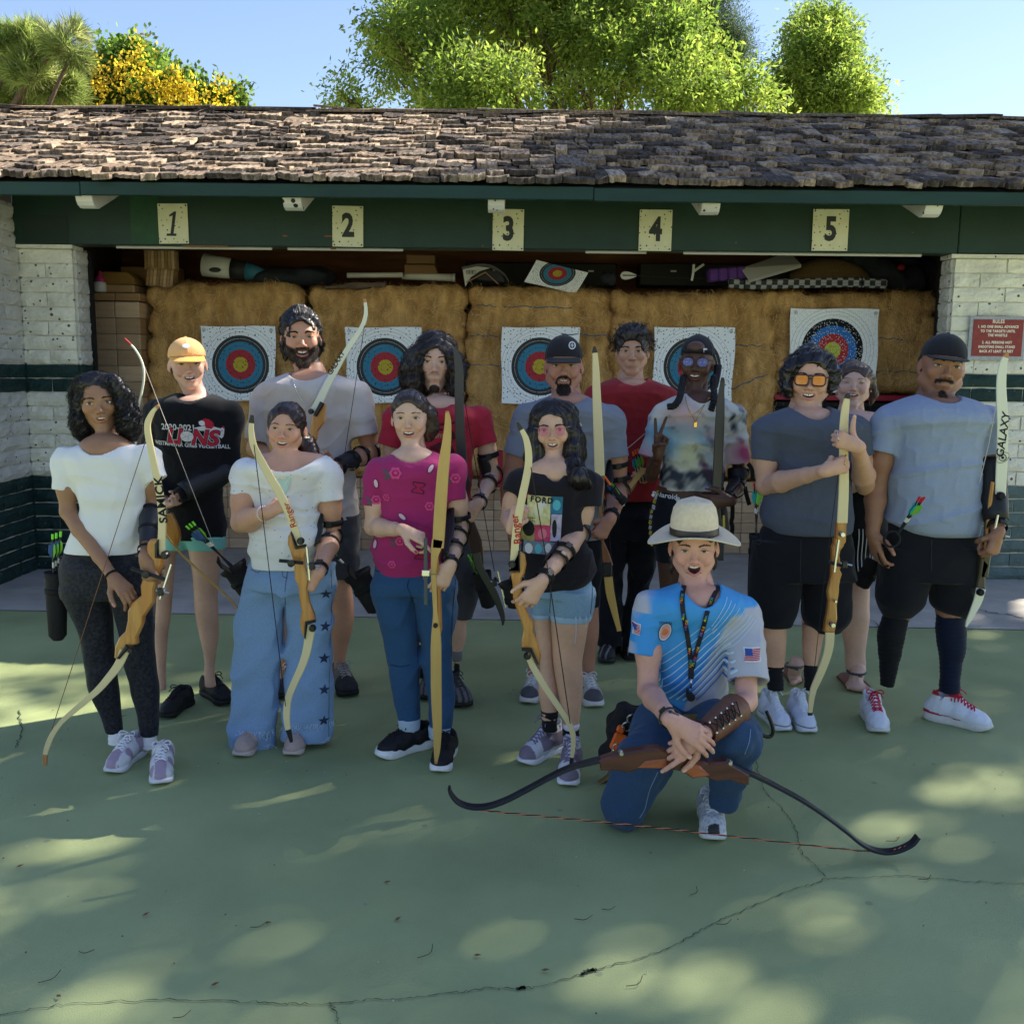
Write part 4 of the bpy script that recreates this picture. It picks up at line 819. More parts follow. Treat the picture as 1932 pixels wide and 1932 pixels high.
class Figure:
    def __init__(f,label,Y0,u,vfoot):
        f.Y=Y0;g=P(u,vfoot,Y0);f.root=thing('person',label,'person',(g[0],Y0,0));f.bodyV=[];f.bodyF=[];f.bodyC=[];f.nb=0;f.bv={};f.att=[]
    def p(f,u,v,dy=0.0):return P(u,v,f.Y+dy)
    def px(f,r):return r*(f.Y*.99+.1)/FPX
    def head(f,eye,chin,H,yaw=0,pitch=0,roll=0,skin=(.35,.2,.13),mouth='smile',lips=(.42,.14,.12),w=1.0,jaw=1.0,nose=1.0,mw=1.0,open_=0.5,brow=(.012,.008,.006),browt=1.0,eyes=.5,iris=(.03,.016,.009),beard=None,blush=.25,neck=None,neckr=.053,chest=None,dy=0,glasses=False,ears=True,chinlen=1.0,cheeks=1.0,hvox=.0029,lash=1.0,browlift=0.0,bare=None):
        _c=f.p(*eye,dy);yaw -= math.degrees(math.atan2(_c[0],_c[1]));f.R=R=rotm(yaw,pitch,roll);f.S=S=f.px(H)/.232;f.hc=f.p(*eye,dy)-R @ np.array([0,-.06,.003])*S;cl_=np.linalg.norm(f.p(*eye,dy)-f.p(*chin,dy));chinlen=chinlen*float(np.clip((cl_/S-.003)/.1130,.92,1.14));f.skin=np.array(skin)*(1.0 if tuple(skin) in SK.values() else 1.2);f.w=w
        T=lambda q:f.hc+R @ (np.array(q,float)*S);f.T=T;s=Sdf();W=w
        E=lambda c,r,rr=(0,0,0),k=.01,op='u':s.ell(T(c),np.array(r)*S,R @ rotm(*rr),k*S,op)
        Cn=lambda c,d,ra,rb,k=.01,op='u':s.cone(T(c),T(d),ra*S,rb*S,k*S,op)
        E((0,.014,.032),(.073*W,.092,.083));E((0,-.020,-.010),(.0625*W,.063,.086),k=.03)
        for q in (-1,1):
            Cn((q*.046*W*jaw,.002,-.050*chinlen),(q*.016,-.050,-.094*chinlen),.021*jaw,.018,.024)
            E((q*.040*W,-.058,-.020),(.021,.016*cheeks,.017),k=.02)
        E((0,-.064,-.098*chinlen),(.019*jaw,.014,.015),k=.018);Cn((-.030,-.075,.021),(.030,-.075,.021),.009,.009,.016)
        sm=mouth in ('smile','laugh','grin')
        if sm:
            for q in (-1,1):E((q*.039*W,-.064,-.034),(.016,.014,.015),k=.014)
        for q in (-1,1):E((q*.031*W,-.101,.004),(.020,.018,.0125),k=.012,op='s')
        for q in (-1,1):E((q*.031*W,-.0690,.0030),(.0135,.0135,.0125),k=.003)
        Cn((0,-.078,.010),(0,-.100,-.026),.0066,.0085*nose,.010);E((0,-.1015,-.029),(.0100*nose,.0092,.0085),k=.006)
        for q in (-1,1):E((q*.0125*nose,-.092,-.0325),(.0070*nose,.0095,.0070),k=.006)
        E((0,-.066,-.058),(.029,.023,.024),k=.016)
        for q in (-1,1):E((q*.0062*nose,-.1010,-.0405),(.0034,.0042,.0036),k=.002,op='s')
        mwid={'smile':.0360,'grin':.0320,'laugh':.0320,'talk':.0200,'closed':.0235,'part':.0235}[mouth]*mw
        lift={'smile':.0125,'grin':.0085,'laugh':.0110,'talk':.001,'closed':.0005,'part':.001}[mouth]
        gap={'smile':.0125,'grin':.0090,'laugh':.0230,'talk':.0095,'closed':.0004,'part':.0024}[mouth]*(1 if mouth in ('closed','part') else (.6+.8*open_))
        zc=-.0600;ts=np.linspace(-1,1,11)
        def yl(t):return -.0865+.0215*abs(t)**1.8*(mwid/.029)**1.5
        up=[(mwid*t,yl(t),zc+lift*t*t+gap*.45*(1-t*t)+.0035+(-.0012 if abs(t)<.12 else 0)) for t in ts]
        lo=[(mwid*t,yl(t)+.001,zc+lift*t*t-gap*.75*(1-t*t)-.0035*(1-.4*t*t)) for t in ts]
        ru=[(.0038 if gap<.003 else .0030)*(1-.55*t*t) for t in ts];rl=[(.0050 if gap<.003 else .0042)*(1-.6*t*t) for t in ts]
        if gap>.001:E((0,-.089,zc+lift*.25-gap*.15),(mwid*.93,.026,gap*.64+.0020),k=.0025,op='s')
        f.ucurve,f.lcurve=up,lo
        s.chain([T(q) for q in up],[r*S for r in ru],.0035*S);s.chain([T(q) for q in lo],[r*S for r in rl],.0035*S)
        if sm:
            for q in (-1,1):s.chain([T((q*.0185*nose,-.092,-.030)),T((q*.0315,-.079,-.046)),T((q*.0365,-.068,-.060))],[.0016*S]*3,.007*S,'s')
        if ears:
            for q in (-1,1):
                E((q*.0765*W,.014,-.004),(.0060,.0155,.0275),(q*-22,8,q*-8),.006);E((q*.0845*W,.008,-.001),(.0055,.0085,.0150),(q*-22,8,0),.003,'s');E((q*.0765*W,.006,-.030),(.0045,.005,.007),k=.005)
        nk=f.p(*neck)+np.array([0,.066,0]) if neck is not None else T((0,.03,-.16));f.nk=nk;nr=neckr*S
        n0=T((0,.040,-.050));s.cone(n0,nk,nr*.94,nr*1.02,.010*S);s.cone(nk,nk+[0,.012,-.05],nr*1.04,nr*1.25,.03)
        for q in (-1,1):s.cone(T((q*.045,.035,-.06)),nk+[q*.016,-.036,-.035],.010*S,.009*S,.02)
        if chest is not None:
            for args in chest:s.ell(*args)
        if bare is not None:bare(s)
        V,F=surf(s,hvox*S);V=smooth_mesh(V,F,1,.35);N=vnormals(V,F);f.hV,f.hF,f.hN=V,F,N;f.bv['head']=bvh_of(V,F);f.hsdf=s
        L=(V-f.hc) @ R/S;f.hL=L;sk=f.skin;c=np.tile(sk,(len(V),1)).astype(float)
        c *= (1+.05*np.sin(L[:,:1]*70+1)*np.sin(L[:,2:]*60)+rng.normal(0,.012,(len(V),1)))
        def gz(cx,cy,cz,r):return np.exp(-(((L-[cx,cy,cz])/r)**2).sum(1))[:,None]
        rd=sk*np.array([1.18,.74,.72]);bl=sum(gz(q*.040*W,-.065,-.028,.020) for q in (-1,1))+gz(0,-.105,-.030,.014)+sum(gz(q*.08*W,.01,-.005,.025) for q in (-1,1))*.8
        c=c*(1-np.clip(bl*blush,0,1))+rd*np.clip(bl*blush,0,1)
        lid=sum(gz(q*.031*W,-.083,.0075,.010) for q in (-1,1));c=c*(1-.22*np.clip(lid,0,1)*np.array([.8,1,1.0]))
        if beard:c=beard(L,c)
        lipm=np.zeros(len(V))
        for cv,rr in ((up,ru),(lo,rl)):
            cv=np.array(cv)
            for i in range(len(cv)-1):
                ba=cv[i+1]-cv[i];h=np.clip(((L-cv[i]) @ ba)/(ba @ ba),0,1);dd=np.linalg.norm(L-cv[i]-h[:,None]*ba,axis=1)-(rr[i]*(1-h)+rr[i+1]*h);lipm=np.maximum(lipm,np.clip(1-(dd-.0002)/.0016,0,1))
        c=c*(1-lipm[:,None])+np.array(lips)*lipm[:,None]
        if gap>.001:
            ins=(np.abs(L[:,0])<mwid*.82) & (L[:,1]>-.0825+.0215*(mwid/.029)**1.5*np.minimum(np.abs(L[:,0])/mwid,1)**1.8) & (L[:,1]<-.03) & (np.abs(L[:,2]-(zc+lift*.2-gap*.15))<gap*.62+.003);c[ins]=(.07,.012,.010)
        nd=np.linalg.norm(np.abs(L)-[.0062*nose,.1,.040]*np.sign([1,1,1]),axis=1) if False else np.linalg.norm(np.stack([np.abs(L[:,0])-.0062*nose,L[:,1]+.1005,L[:,2]+.0400],1),axis=1);c[nd<.0036] *= .35
        f._add(V,F,c)
        if gap>.001:
            mb=MB();n=10;th=min(gap*1.05,.0095);lip0=np.array(spline(up,41))
            for i in range(n):
                t0,t1=-.84+1.68*i/n,-.84+1.68*(i+1)/n;q=[]
                for t in (t0+.012,t1-.012):
                    a_=lip0[int((t+1)*20)];h_=th*(1-.35*t*t);zt_=a_[2]-.001
                    q.append((a_,zt_,h_))
                vs=[]
                for (a_,zt_,h_),t in zip(q,(t0,t1)):
                    for yy in (.0050,.0078):vs += [T((a_[0]*.98,yl(t)+yy,zt_+.002)),T((a_[0]*.98,yl(t)+yy+.0006,zt_-h_))]
                mb.add(vs,[(0,1,5,4),(2,6,7,3),(1,3,7,5),(0,4,6,2),(0,2,3,1),(4,5,7,6)])
            mb.build('teeth',m_teeth,f.root,True)
            if mouth in ('laugh','talk'):
                s2=Sdf();s2.ell(T((0,-.072,zc-gap*.85)),np.array([mwid*.6,.012,.004])*S);V2,F2=surf(s2,.002);link_mesh('tongue',V2,F2,M('tongue',(.30,.06,.055),.4),f.root)
        for q in (-1,1):
            ec=np.array([q*.031*W,-.0690,.0030]);re=.0146
            hu,hl=.0064*eyes+.0010,.0040*eyes+.0005;ns,ntt=26,10;vs=[];cl=[]
            def pt(sx,t,r=re,lift_=0):
                x=.0158*sx;up_=hu*(1-abs(sx)**2.2);dn=-hl*(1-abs(sx)**2.0);z=dn+(up_-dn)*t+.0010*sx*q+lift_;y=-math.sqrt(max(r*r-x*x*.8-z*z,1e-8));return ec+[x,y,z]
            for j in range(ntt+1):
                for i in range(ns+1):
                    sx=-1+2*i/ns;pp=pt(sx,j/ntt);vs.append(T(pp));dx,dz=pp[0]-ec[0]-f.gaze[0],pp[2]-ec[2]-f.gaze[1];rr_=math.hypot(dx,dz)
                    cl.append((.002,.002,.002) if rr_<.0024 else (iris if rr_<.0064 else (.62,.58,.55)))
            if eyes>.12:
                link_mesh('eye',vs,np.array([(j*(ns+1)+i,j*(ns+1)+i+1,(j+1)*(ns+1)+i+1,(j+1)*(ns+1)+i) for j in range(ntt) for i in range(ns)]),m_eye,f.root,True,col=np.array(cl))
            mb=MB();pts=[T(pt(sx,1 if eyes>.12 else .5,re+.0006)) for sx in np.linspace(-1.05,1.08,12)];mb.tube(pts,np.array([.0004,.0008,.0011,.0012,.0013,.0013,.0013,.0013,.0012,.0011,.0008,.0004])*S*1.15*lash,5);mb.build('eyelashes',M('lash',(.010,.007,.006),.7),f.root,True)
            n=int(95*browt);t=rng.random(n);bx=.0125+.036*t;bz=.0205+browlift+.0065*np.sin(np.clip(t,0,1)*2.3)-.004*t**3+rng.normal(0,.0013,n)*(1-t*.6)*browt
            base=np.array([T((q*x*W,-.115,z)) for x,z in zip(bx,bz)]);base=drape(base,f.bv['head'],-(R @ np.array([0,-1.,0])),.0010);dirs=(R @ np.stack([q*(.75+.3*t),.25+0*t,.55-1.1*t],0)).T
            dirs /= np.linalg.norm(dirs,axis=1)[:,None];L_=(.0085*(1-.35*t)*S)[:,None];wv=np.cross(dirs,R @ np.array([0,1.,0]));wv /= np.linalg.norm(wv,axis=1)[:,None];wv *= .0008*S*browt
            fr=(R @ np.array([0,-1.,0]))*.0012
            VV=np.stack([base-wv,base+wv,base+dirs*L_+wv*.4+fr,base+dirs*L_-wv*.4+fr],1).reshape(-1,3);link_mesh('eyebrow',VV,np.arange(len(VV)).reshape(-1,4),M('brow_%d%d%d' % tuple(int(k*999) for k in brow),brow,.8),f.root,False)
        return f
    gaze=(0,0)
    def hit(f,u,v,keys=('top',),off=.003):
        o=Vector((0,0,EYE));d=Vector(P(u,v,f.Y)-np.array([0,0,EYE])).normalized();best=None
        for k in keys:
            h=f.bv[k].ray_cast(o,d,20) if k in f.bv else (None,None,None,None)
            if h[0] is not None and (best is None or h[3]<best[3]):best=h
        return None if best is None else np.array(best[0]-d*off)
    def _add(f,V,F,c):
        f.bodyV.append(V);f.bodyF.append(F+f.nb);f.bodyC.append(c);f.nb += len(V)
    def flesh(f,s,h,paint=None,key=None):
        V,F=surf(s,h);V=smooth_mesh(V,F,1,.4);c=np.tile(f.skin,(len(V),1))*(1+rng.normal(0,.012,(len(V),1)))*(1+.05*np.sin(V[:,2:]*35+V[:,:1]*20))
        if paint:c=paint(V,c)
        if key:f.bv[key]=bvh_of(V,F)
        f._add(V,F,c);return V,F
    def arm(f,sh,el,wr,hand=None,side=1,r=1.0,h=.0034,paint=None,key='arm',fore=1.0):
        """hand: dict(d=dir px vector or 3-D, n=palm normal, pose=..., S=size)"""
        s=Sdf();a,b,c=f.p(*sh),f.p(*el),f.p(*wr);f.att.append((a,.038*r))
        s.cone(a,b,.047*r,.038*r,.012);s.ell(a*.45+b*.55,(.044*r,.044*r,.05*r),k=.03)
        m1=b+(c-b)*.28;m2=b+(c-b)*.7;s.chain([b,m1,m2,c],[.037*r,.041*r*fore,.030*r,.0245*r],.012)
        if hand:tips=f.hand(s,c,**hand)
        V,F=surf(s,h);V=smooth_mesh(V,F,1,.3);col=np.tile(f.skin,(len(V),1))*(1+rng.normal(0,.012,(len(V),1)))
        if hand:
            for kn in f.knuck:col=col*(1-.18*np.exp(-(((V-kn)/.007)**2).sum(1))[:,None]*np.array([.3,1,1]))
            nc=hand.get('nails',tuple(f.skin*1.25+.04))
            for tp,up,r_,dr in f.tips:
                q=V-(tp+up*r_*.9-dr*.002);q=q-(q @ dr)[:,None]*dr*.45;col[np.linalg.norm(q,axis=1)<r_*.72]=nc
        if paint:col=paint(V,col)
        f.bv[key]=bvh_of(V,F);f._add(V,F,col);return a,b,c
    def hand(f,s,c,d,n,pose='grip',S=1.0,tsign=1,spread=1.0,curl=None,thumb=None,nails=None,fat=1.0):
        d=unit(d);n=np.array(n,float);n=unit(n-(n @ d)*d);t=np.cross(d,n)*tsign;f.tips=[];f.knuck=[];f.palm=(c,d,n,t)
        P_={'grip':[(62,78,40)]*4,'fist':[(80,92,55)]*4,'relaxed':[(18,28,16),(24,34,20),(30,38,22),(34,40,24)],'flat':[(8,10,6)]*4,'soft':[(32,42,25)]*4,
              'peace':[(-4,4,2),(-2,4,2),(84,98,50),(84,98,50)],'point':[(12,14,8),(48,60,40),(60,70,40),(66,72,40)],'drape':[(38,22,14),(42,26,15),(44,28,16),(44,30,18)]}[pose]
        if curl:P_=curl
        k0=c+d*.004*S
        offs=[(.0265,.086),(.0090,.091),(-.0090,.087),(-.0260,.079)];seg=[(.042,.025,.019),(.046,.029,.020),(.042,.027,.020),(.033,.020,.017)];rr=[.0088,.0090,.0084,.0074]
        s.cone(c-d*.01,c+d*.03*S,.025*S*fat*.96,.023*S,.01)
        for i,(ot,od) in enumerate(offs):
            kp=c+(t*ot+d*od-n*(.003 if i in (1,2) else 0))*S;r0=rr[i]*S*fat
            s.cone(c+d*.012*S+t*ot*.45*S,kp,.0150*S,.0108*S*fat,.013*S);f.knuck.append(kp-n*.008*S)
            sp=(1.5-i)*.055*spread
            if pose=='peace':sp=(.20,-.20,-.05,-.1)[i]
            b=unit(d+t*sp);a1,a2,a3=[rad(x) for x in P_[i]];ang=a1;p0=kp;q=[kp];rs=[r0*1.08]
            for k,L in enumerate(seg[i]):
                dr=b*math.cos(ang)+n*math.sin(ang);p1=p0+dr*L*S;q.append(p1);rs.append(r0*(1-.085*(k+1)));p0=p1;ang += (a2,a3,0)[k]
            for k in range(3):s.cone(q[k],q[k+1],rs[k],rs[k+1],.0022*S if k else .006*S)
            up=unit(n*math.cos(ang-a3*0)-b*math.sin(ang))*-1;f.tips.append((q[-1],up,rs[-1],dr));f.knuck.append(q[1]+up*r0)
        th=thumb or {'grip':((.55,.45,.65),(.35,-.15,.9),(.15,-.55,.8)),'fist':((.55,.40,.6),(.45,-.55,.7),(.2,-.9,.4)),'peace':((.55,.35,.65),(.45,-.6,.65),(.1,-.95,.25))}.get(pose,((.62,.62,.30),(.85,.35,.25),(.92,.15,.25)))
        p0=c+(d*.020+t*.020+n*.006)*S;r0=.0135*S*fat;s.cone(c+d*.008*S+t*.006*S,p0,.016*S,.0155*S,.01)
        for k,(L,(x,y,z)) in enumerate(zip((.040,.033,.026),th)):
            dr=unit(d*x+t*y+n*z);p1=p0+dr*L*S;s.cone(p0,p1,r0*(1-.13*k),r0*(1-.13*(k+1)),.008*S if k==0 else .003*S);p0=p1
        f.tips.append((p0,unit(t*.3-n*.2+d*.1),r0*.62,dr));return f.tips
    def legskin(f,rows,h=.0055,dr=.95,paint=None):
        s=Sdf();R_=f.rows(rows,dr);s.loft(R_,k=.01,n=2.1);V,F=f.flesh(s,h,paint);t=max(R_);f.att.append((np.array([t[1],t[2],t[0]-.02]),min(t[3]*.7,.06)));return V,F
    def rows(f,rows,dr=.95,dy=0.0):
        out=[]
        for q in rows:
            v,a,b=q[:3];y=(q[3] if len(q)>3 else 0)+dy;k=q[4] if len(q)>4 else dr
            A,B=f.p(a,v,y),f.p(b,v,y);out.append(((A[2]+B[2])/2,(A[0]+B[0])/2,f.Y+y,abs(B[0]-A[0])/2,abs(B[0]-A[0])/2*k))
        return out
    def body(f):
        s=Sdf();top=f.nk-[0,-.02,.10];pel=top-[0,0,.36];s.cone(f.nk,top,.045,.055);s.cone(top,pel,.055,.06)
        for p,r in f.att:s.cone(top if p[2]>top[2]-.15 else pel,p,.05,r)
        f.flesh(s,.011)
        V=np.concatenate(f.bodyV);F=np.concatenate(f.bodyF);c=np.clip(np.concatenate(f.bodyC),0,1);return link_mesh('body',V,F,mat_skin(),f.root,True,col=c)
    def sleeve(f,s,a,b,ra,rb,k=.02,th=.0115):
        a,b=np.array(a),np.array(b);ax=unit(b-a);L=np.linalg.norm(b-a)
        def fn(q):
            h=(q-a) @ ax;x=np.linalg.norm(q-a-h[:,None]*ax,axis=1);d=x-(ra+(rb-ra)*np.clip(h/L,0,1));d=np.where(h<0,np.sqrt(x*x+h*h)-ra,d)
            return np.maximum(np.maximum(d,h-L),-np.maximum(d+th,L-.055-h))
        m=max(ra,rb);s.add(fn,np.minimum(a,b)-m,np.maximum(a,b)+m,k);s.later.append(b)
    def openhem(f,s,R_,n,up_=.04,th=.0105):
        z0=min(r[0] for r in R_);s2=Sdf();s2.loft([(r[0],*r[1:]) for r in R_]+[(z0-.05,*min(R_)[1:])],n=n,shrink=th,cap=False);fn,lo,hi=s2.p[0][:3];lo=lo-.01;hi=hi+.01;lo[2]=z0-.08;hi[2]=z0+up_+.02
        s.p.append((lambda q:np.maximum(fn(q),q[:,2]-z0-up_),lo,hi,.002,'s'))
    def top(f,name,rows,m,sleeves=(),hole=None,dr=.62,vox=.0054,fold=.004,seed=1,n=2.4,hollow=.03,k=.03,extra=None,paint=None,key='top',foldscale=1.0,stretch=(.5,.5,1.6),hem=True):
        """sleeves: (a, b, ra, rb); hole: (point, axis, r, flat) neck opening; rows as px"""
        s=Sdf();s.later=[];R_=[(r[0],r[1],r[2],r[3]*.975,r[4]) for r in f.rows(rows,dr)];sleeves=[(a,b,ra*.92,rb*.98) for a,b,ra,rb in sleeves];s.loft(R_,n=n);zh=min(R_)[0] if hem else -9;f.hemz=zh
        for a,b,ra,rb in sleeves:s.cone(a,a*.85+b*.15,ra,ra,k)
        if extra:extra(s)
        for a,b,ra,rb in sleeves:f.sleeve(s,a,b,ra,rb,k)
        lo_,hi_=np.full(3,-99),np.full(3,99)
        if hole is not None:
            hp,hax,hr,hs=hole;hax=unit(hax);hp=np.array(hp)
            def hd(q):r_=(q-hp)/[hr*hs,hr,1];z=(q-hp) @ hax;x=np.linalg.norm((q-hp-z[:,None]*hax)/[hs,1,1],axis=1);return np.maximum(x-hr-np.clip(z,-.1,.1)*.12,-z-.13)
        amp=fold
        def disp(q):
            qw=q+np.stack([sines(q,seed+20,9,.022,2),0*q[:,0],sines(q,seed+21,9,.022,2)],1);rg=lambda k,f_,st:np.clip(1-np.abs(sines(qw,seed+k,f_,.5,3,st))*1.9,0,1)**2
            d=sines(q,seed+7,10,amp*.8,2)-amp*2.0*rg(9,16,stretch)-amp*.9*rg(12,36,(.9,.9,1.2))+sines(q,seed+3,60,amp*.25,4)
            if hole is not None:x=hd(q);d=np.where(x<.017,d*.4-.0016,d)
            for e in s.later:d=d*np.clip((np.linalg.norm(q-e,axis=1)-.055)/.05,.12,1)
            return d*np.clip((q[:,2]-zh)/.07,.15,1)
        s.add(disp,lo_,hi_,.01,'d')
        if hole is not None:s.p.append((hd,hp-[hr*hs+.06,hr+.06,.14],hp+[hr*hs+.06,hr+.06,.16],.003,'s'))
        V,F=surf(s,vox);V=smooth_mesh(V,F,1,.3);f.bv[key]=bvh_of(V,F);f.lastV=V
        col=paint(V) if paint else None
        return link_mesh(name,V,F,m,f.root,True,col=col)
    def pants(f,name,legs,m,hips=None,vox=.0068,dr=.95,fold=.004,seed=2,hollow=False,paint=None,key='pants',n=2.15,k=.015,stretch=(.8,.8,1.2),extra=None):
        s=Sdf();s.later=[];zs=[]
        if hips:
            R_=f.rows(hips,.62);hz=getattr(f,'hemz',9);s.loft([(r[0],r[1],r[2],r[3]-(.014 if r[0]>hz-.01 else 0),r[4]-(.035 if r[0]>hz-.01 else .012)) for r in R_],n=2.3)
        for rows in legs:R_=f.rows(rows,dr);s.loft(R_,n=n,k=k);zs.append(R_)
        if extra:extra(s)
        zh=min(min(R_)[0] for R_ in zs);s.add(lambda q:(sines(q,seed,20,fold*.5,3,stretch)+sines(q,seed+4,55,fold*.3,4)-fold*1.6*np.clip(1-1.8*np.abs(sines(q+sines(q,seed+8,8,.02,2)[:,None],seed+9,17,.5,3,(1.2,1.2,.8))),0,1)**2)*np.clip((q[:,2]-zh)/.08,.15,1),np.full(3,-99),np.full(3,99),.01,'d')
        if hollow:
            for R_ in zs:f.openhem(s,R_,n)
        V,F=surf(s,vox);V=smooth_mesh(V,F,1,.3);f.bv[key]=bvh_of(V,F);return link_mesh(name,V,F,m,f.root,True,col=paint(V) if paint else None)
    def sock(f,rows,m,name='sock',vox=.005):s=Sdf();s.loft(f.rows(rows,1.0),n=2);s.add(lambda q:.0012*np.sin(q[:,2]*300)+sines(q,3,50,.0012),np.full(3,-99),np.full(3,99),.01,'d');V,F=surf(s,vox);return link_mesh(name,V,F,m,f.root)
    def shoe(f,toe,ang,L=.27,W=1.0,hi=.09,up=(.6,.6,.6),sole=(.7,.7,.7),lace=(.8,.8,.8),cap=None,name='shoe',solez=.030,paint=None,laces=6,heel_lift=0.0,pitch=0,tag_=None,toe3=None,label=None):
        """toe: px of the toe tip on the ground; ang: degrees, 0 points at the camera, + turns the toe to image right"""
        tp=G(*toe,.012) if toe3 is None else np.array(toe3,float);a=rad(ang);fw=np.array([math.sin(a),-math.cos(a),0]);sd=np.array([math.cos(a),math.sin(a),0]);o=tp-fw*L*.5;o[2]=tp[2]-.012
        R=np.stack([sd,fw,[0,0,1]],1)
        if pitch:R=np.array(Matrix.Rotation(rad(pitch),3,Vector(sd))) @ R;o=tp-R @ np.array([0,L*.5,0]);o[2]=max(o[2],0)
        k=L/.27;T=lambda q:o+R @ (np.array(q,float)*[k*W,k,k]);s=Sdf()
        s.ell(T((.002,.083,.036)),np.array([.043*W,.054,.033])*k,R,.02);s.ell(T((0,.035,.050)),np.array([.041*W,.070,.040])*k,R,.03);s.ell(T((0,-.086,.048)),np.array([.034*W,.044,.050])*k,R,.03)
        s.cone(T((0,.00,.062)),T((0,-.070,.060)),.038*k,.036*k,.03);s.cone(T((0,-.050,.06)),T((0,-.062,hi)),.037*k,.036*k,.025)
        s.cone(T((0,.065,.058)),T((0,-.012,hi+.006)),.016*k,.018*k,.02)
        s.cone(T((0,-.055,hi-.02)),T((0,-.062,hi+.05)),.030*k,.034*k,.004,'s');s.plane(T((0,0,.008)),-R[:,2],.003)
        s.add(lambda q:sines(q,5,90,.0012),np.full(3,-99),np.full(3,99),.01,'d')
        V,F=surf(s,.0048);V=smooth_mesh(V,F,1,.3);Lc=((V-o) @ R)/[k*W,k,k];c=np.tile(np.array(up,float),(len(V),1))
        if cap is not None:c[Lc[:,1]>.095-abs(Lc[:,0])*.8]=cap
        if paint:c=paint(Lc,c)
        sh=link_mesh(name,V,F,M('shoe_upper',attr=True,rough=.6,spec=.3,bump=(300,.0008),noise=(40,.06)),f.root,True,col=c)
        if label:sh['label']=label
        out=[(-.030,-.118),(-.040,-.085),(-.034,-.02),(-.040,.045),(-.046,.085),(-.036,.122),(-.010,.140),(.016,.139),(.040,.118),(.047,.080),(.038,.03),(.033,-.02),(.040,-.085),(.030,-.118),(0,-.134)]
        ol=spline(out+[out[0]],40)[:-1];rs=[]
        for z,sc_ in ((0.001,.93),(.006,1.0),(solez*.6,1.02),(solez,.97)):rs.append([T((x*sc_,y*sc_+.002,z+(.012*max(0,(y-.09)/.05)**2 if z<.02 else 0))) for x,y in ol])
        n=len(ol);vs=np.array(rs).reshape(-1,3);fs=[(i*n+j,i*n+(j+1) % n,(i+1)*n+(j+1) % n,(i+1)*n+j) for i in range(3) for j in range(n)]+[tuple(range(n))[::-1],tuple(3*n+j for j in range(n))]
        link_mesh('sole',vs,fs,M('sole_%d_%d_%d' % tuple(int(q*99) for q in sole),sole,.6,.3,noise=(30,.08)),sh,True)
        bv=bvh_of(V,F);mb=MB()
        ys=np.linspace(.075,-.018,laces)
        for i,y in enumerate(ys):
            for dx in (-1,1):
                if i==len(ys)-1:continue
                pts=np.array([T((dx*.021*(1-2*q),y+(ys[1]-ys[0])*q,.2)) for q in np.linspace(0,1,6)]);mb.tube(drape(pts,bv,-R[:,2],.0022),.0026*k,5)
        if laces:
            e=drape(np.array([T((0,ys[-1]-.004,.25))]),bv,-R[:,2],.004)[0]
            for dx in (-1,1):
                mb.tube(spline([e,e+R @ np.array([dx*.028,.010,.014])*k,e+R @ np.array([dx*.036,.025,.002])*k,e+R @ np.array([dx*.012,.012,.0])*k],9),.0024*k,5);mb.tube(spline([e,e+R @ np.array([dx*.018,.03,.006])*k,e+R @ np.array([dx*.030,.05,-.012])*k],6),.0022*k,5)
            mb.build('laces',M('lace_%d_%d_%d' % tuple(int(q*99) for q in lace),lace,.8),sh,True)
        f.T_shoe=T;f.shoebv=bv;f.shoeR=R;return sh
    def hair(f,build,col,mode='down',n=500,length=.10,curl=0.0,turns=2,vox=.0055,thick=.0016,lift=.006,noise=.003,name='hair',region=None,rough=.45,bumpf=(1,1,.25),seg=9,base=True,hl2=None):
        n=int(n*1.5);thick *= .85;s=Sdf();build(s);s.add(lambda q:sines(q,11,120,noise*.6,4)+sines(q,12,45,noise,3),np.full(3,-99),np.full(3,99),.01,'d')
        V,F=surf(s,vox);V=smooth_mesh(V,F,1,.3);N=vnormals(V,F);m=M('hair_%d_%d_%d' % tuple(int(k*999) for k in col),col,rough,.5,noise=(30,.35),bump=(150,.0016),fiber=bumpf);bv=bvh_of(V,F)
        o=link_mesh(name,V,F,m,f.root)
        ok=np.arange(len(V)) if region is None else np.nonzero(region((V-f.hc) @ f.R/f.S))[0]
        L0=(V-f.hc) @ f.R/f.S;vs=[];fs=[];k=seg if not curl else max(seg,int(turns*7));nn=0;ids=rng.choice(ok,n)
        for i in ids:
            p=V[i].copy();nr=N[i];ln=length*rng.uniform(.55,1.15);st=ln/k;pts=[];ph=rng.uniform(0,6.28);bias=rng.normal(0,.25,3);fly=rng.uniform(.3,1.2) if rng.random()<.85 else rng.uniform(1.3,2.2)
            for j in range(k):
                l=(p-f.hc) @ f.R/f.S
                if mode=='down':d=np.array([0,0,-1.0])+bias*.35+(f.R @ np.array([np.sign(l[0])*.55,.3,0]) if l[2]>.05 else 0)
                elif mode=='back':d=f.R @ np.array([l[0]*3.0,.9,.75-max(0,l[1]+.06)*13])+bias*.10
                elif mode=='side':d=f.R @ np.array([np.sign(l[0])*1.0,.6,.3-9*abs(l[0])])+bias*.15
                elif mode=='tail':d=f.R @ np.array([0,.2,-1.0])+bias*.2
                else:d=bias*3
                d=d-(d @ nr)*nr;d=unit(d);q=p+nr*lift*(.3+j/k)*fly
                if curl:b2=np.cross(d,nr);a=ph+turns*6.28*j/k;q=q+(nr*math.cos(a)+b2*math.sin(a))*curl*(.5+.5*min(1,3*j/k))
                pts.append(q);p=p+d*st;h=bv.find_nearest(Vector(p))
                if h[0] is not None:p=np.array(h[0]) if (np.array(h[0])-p) @ (np.array(h[0])-p)<.0009 or curl else p;nr=np.array(h[1]) if h[1] is not None else nr
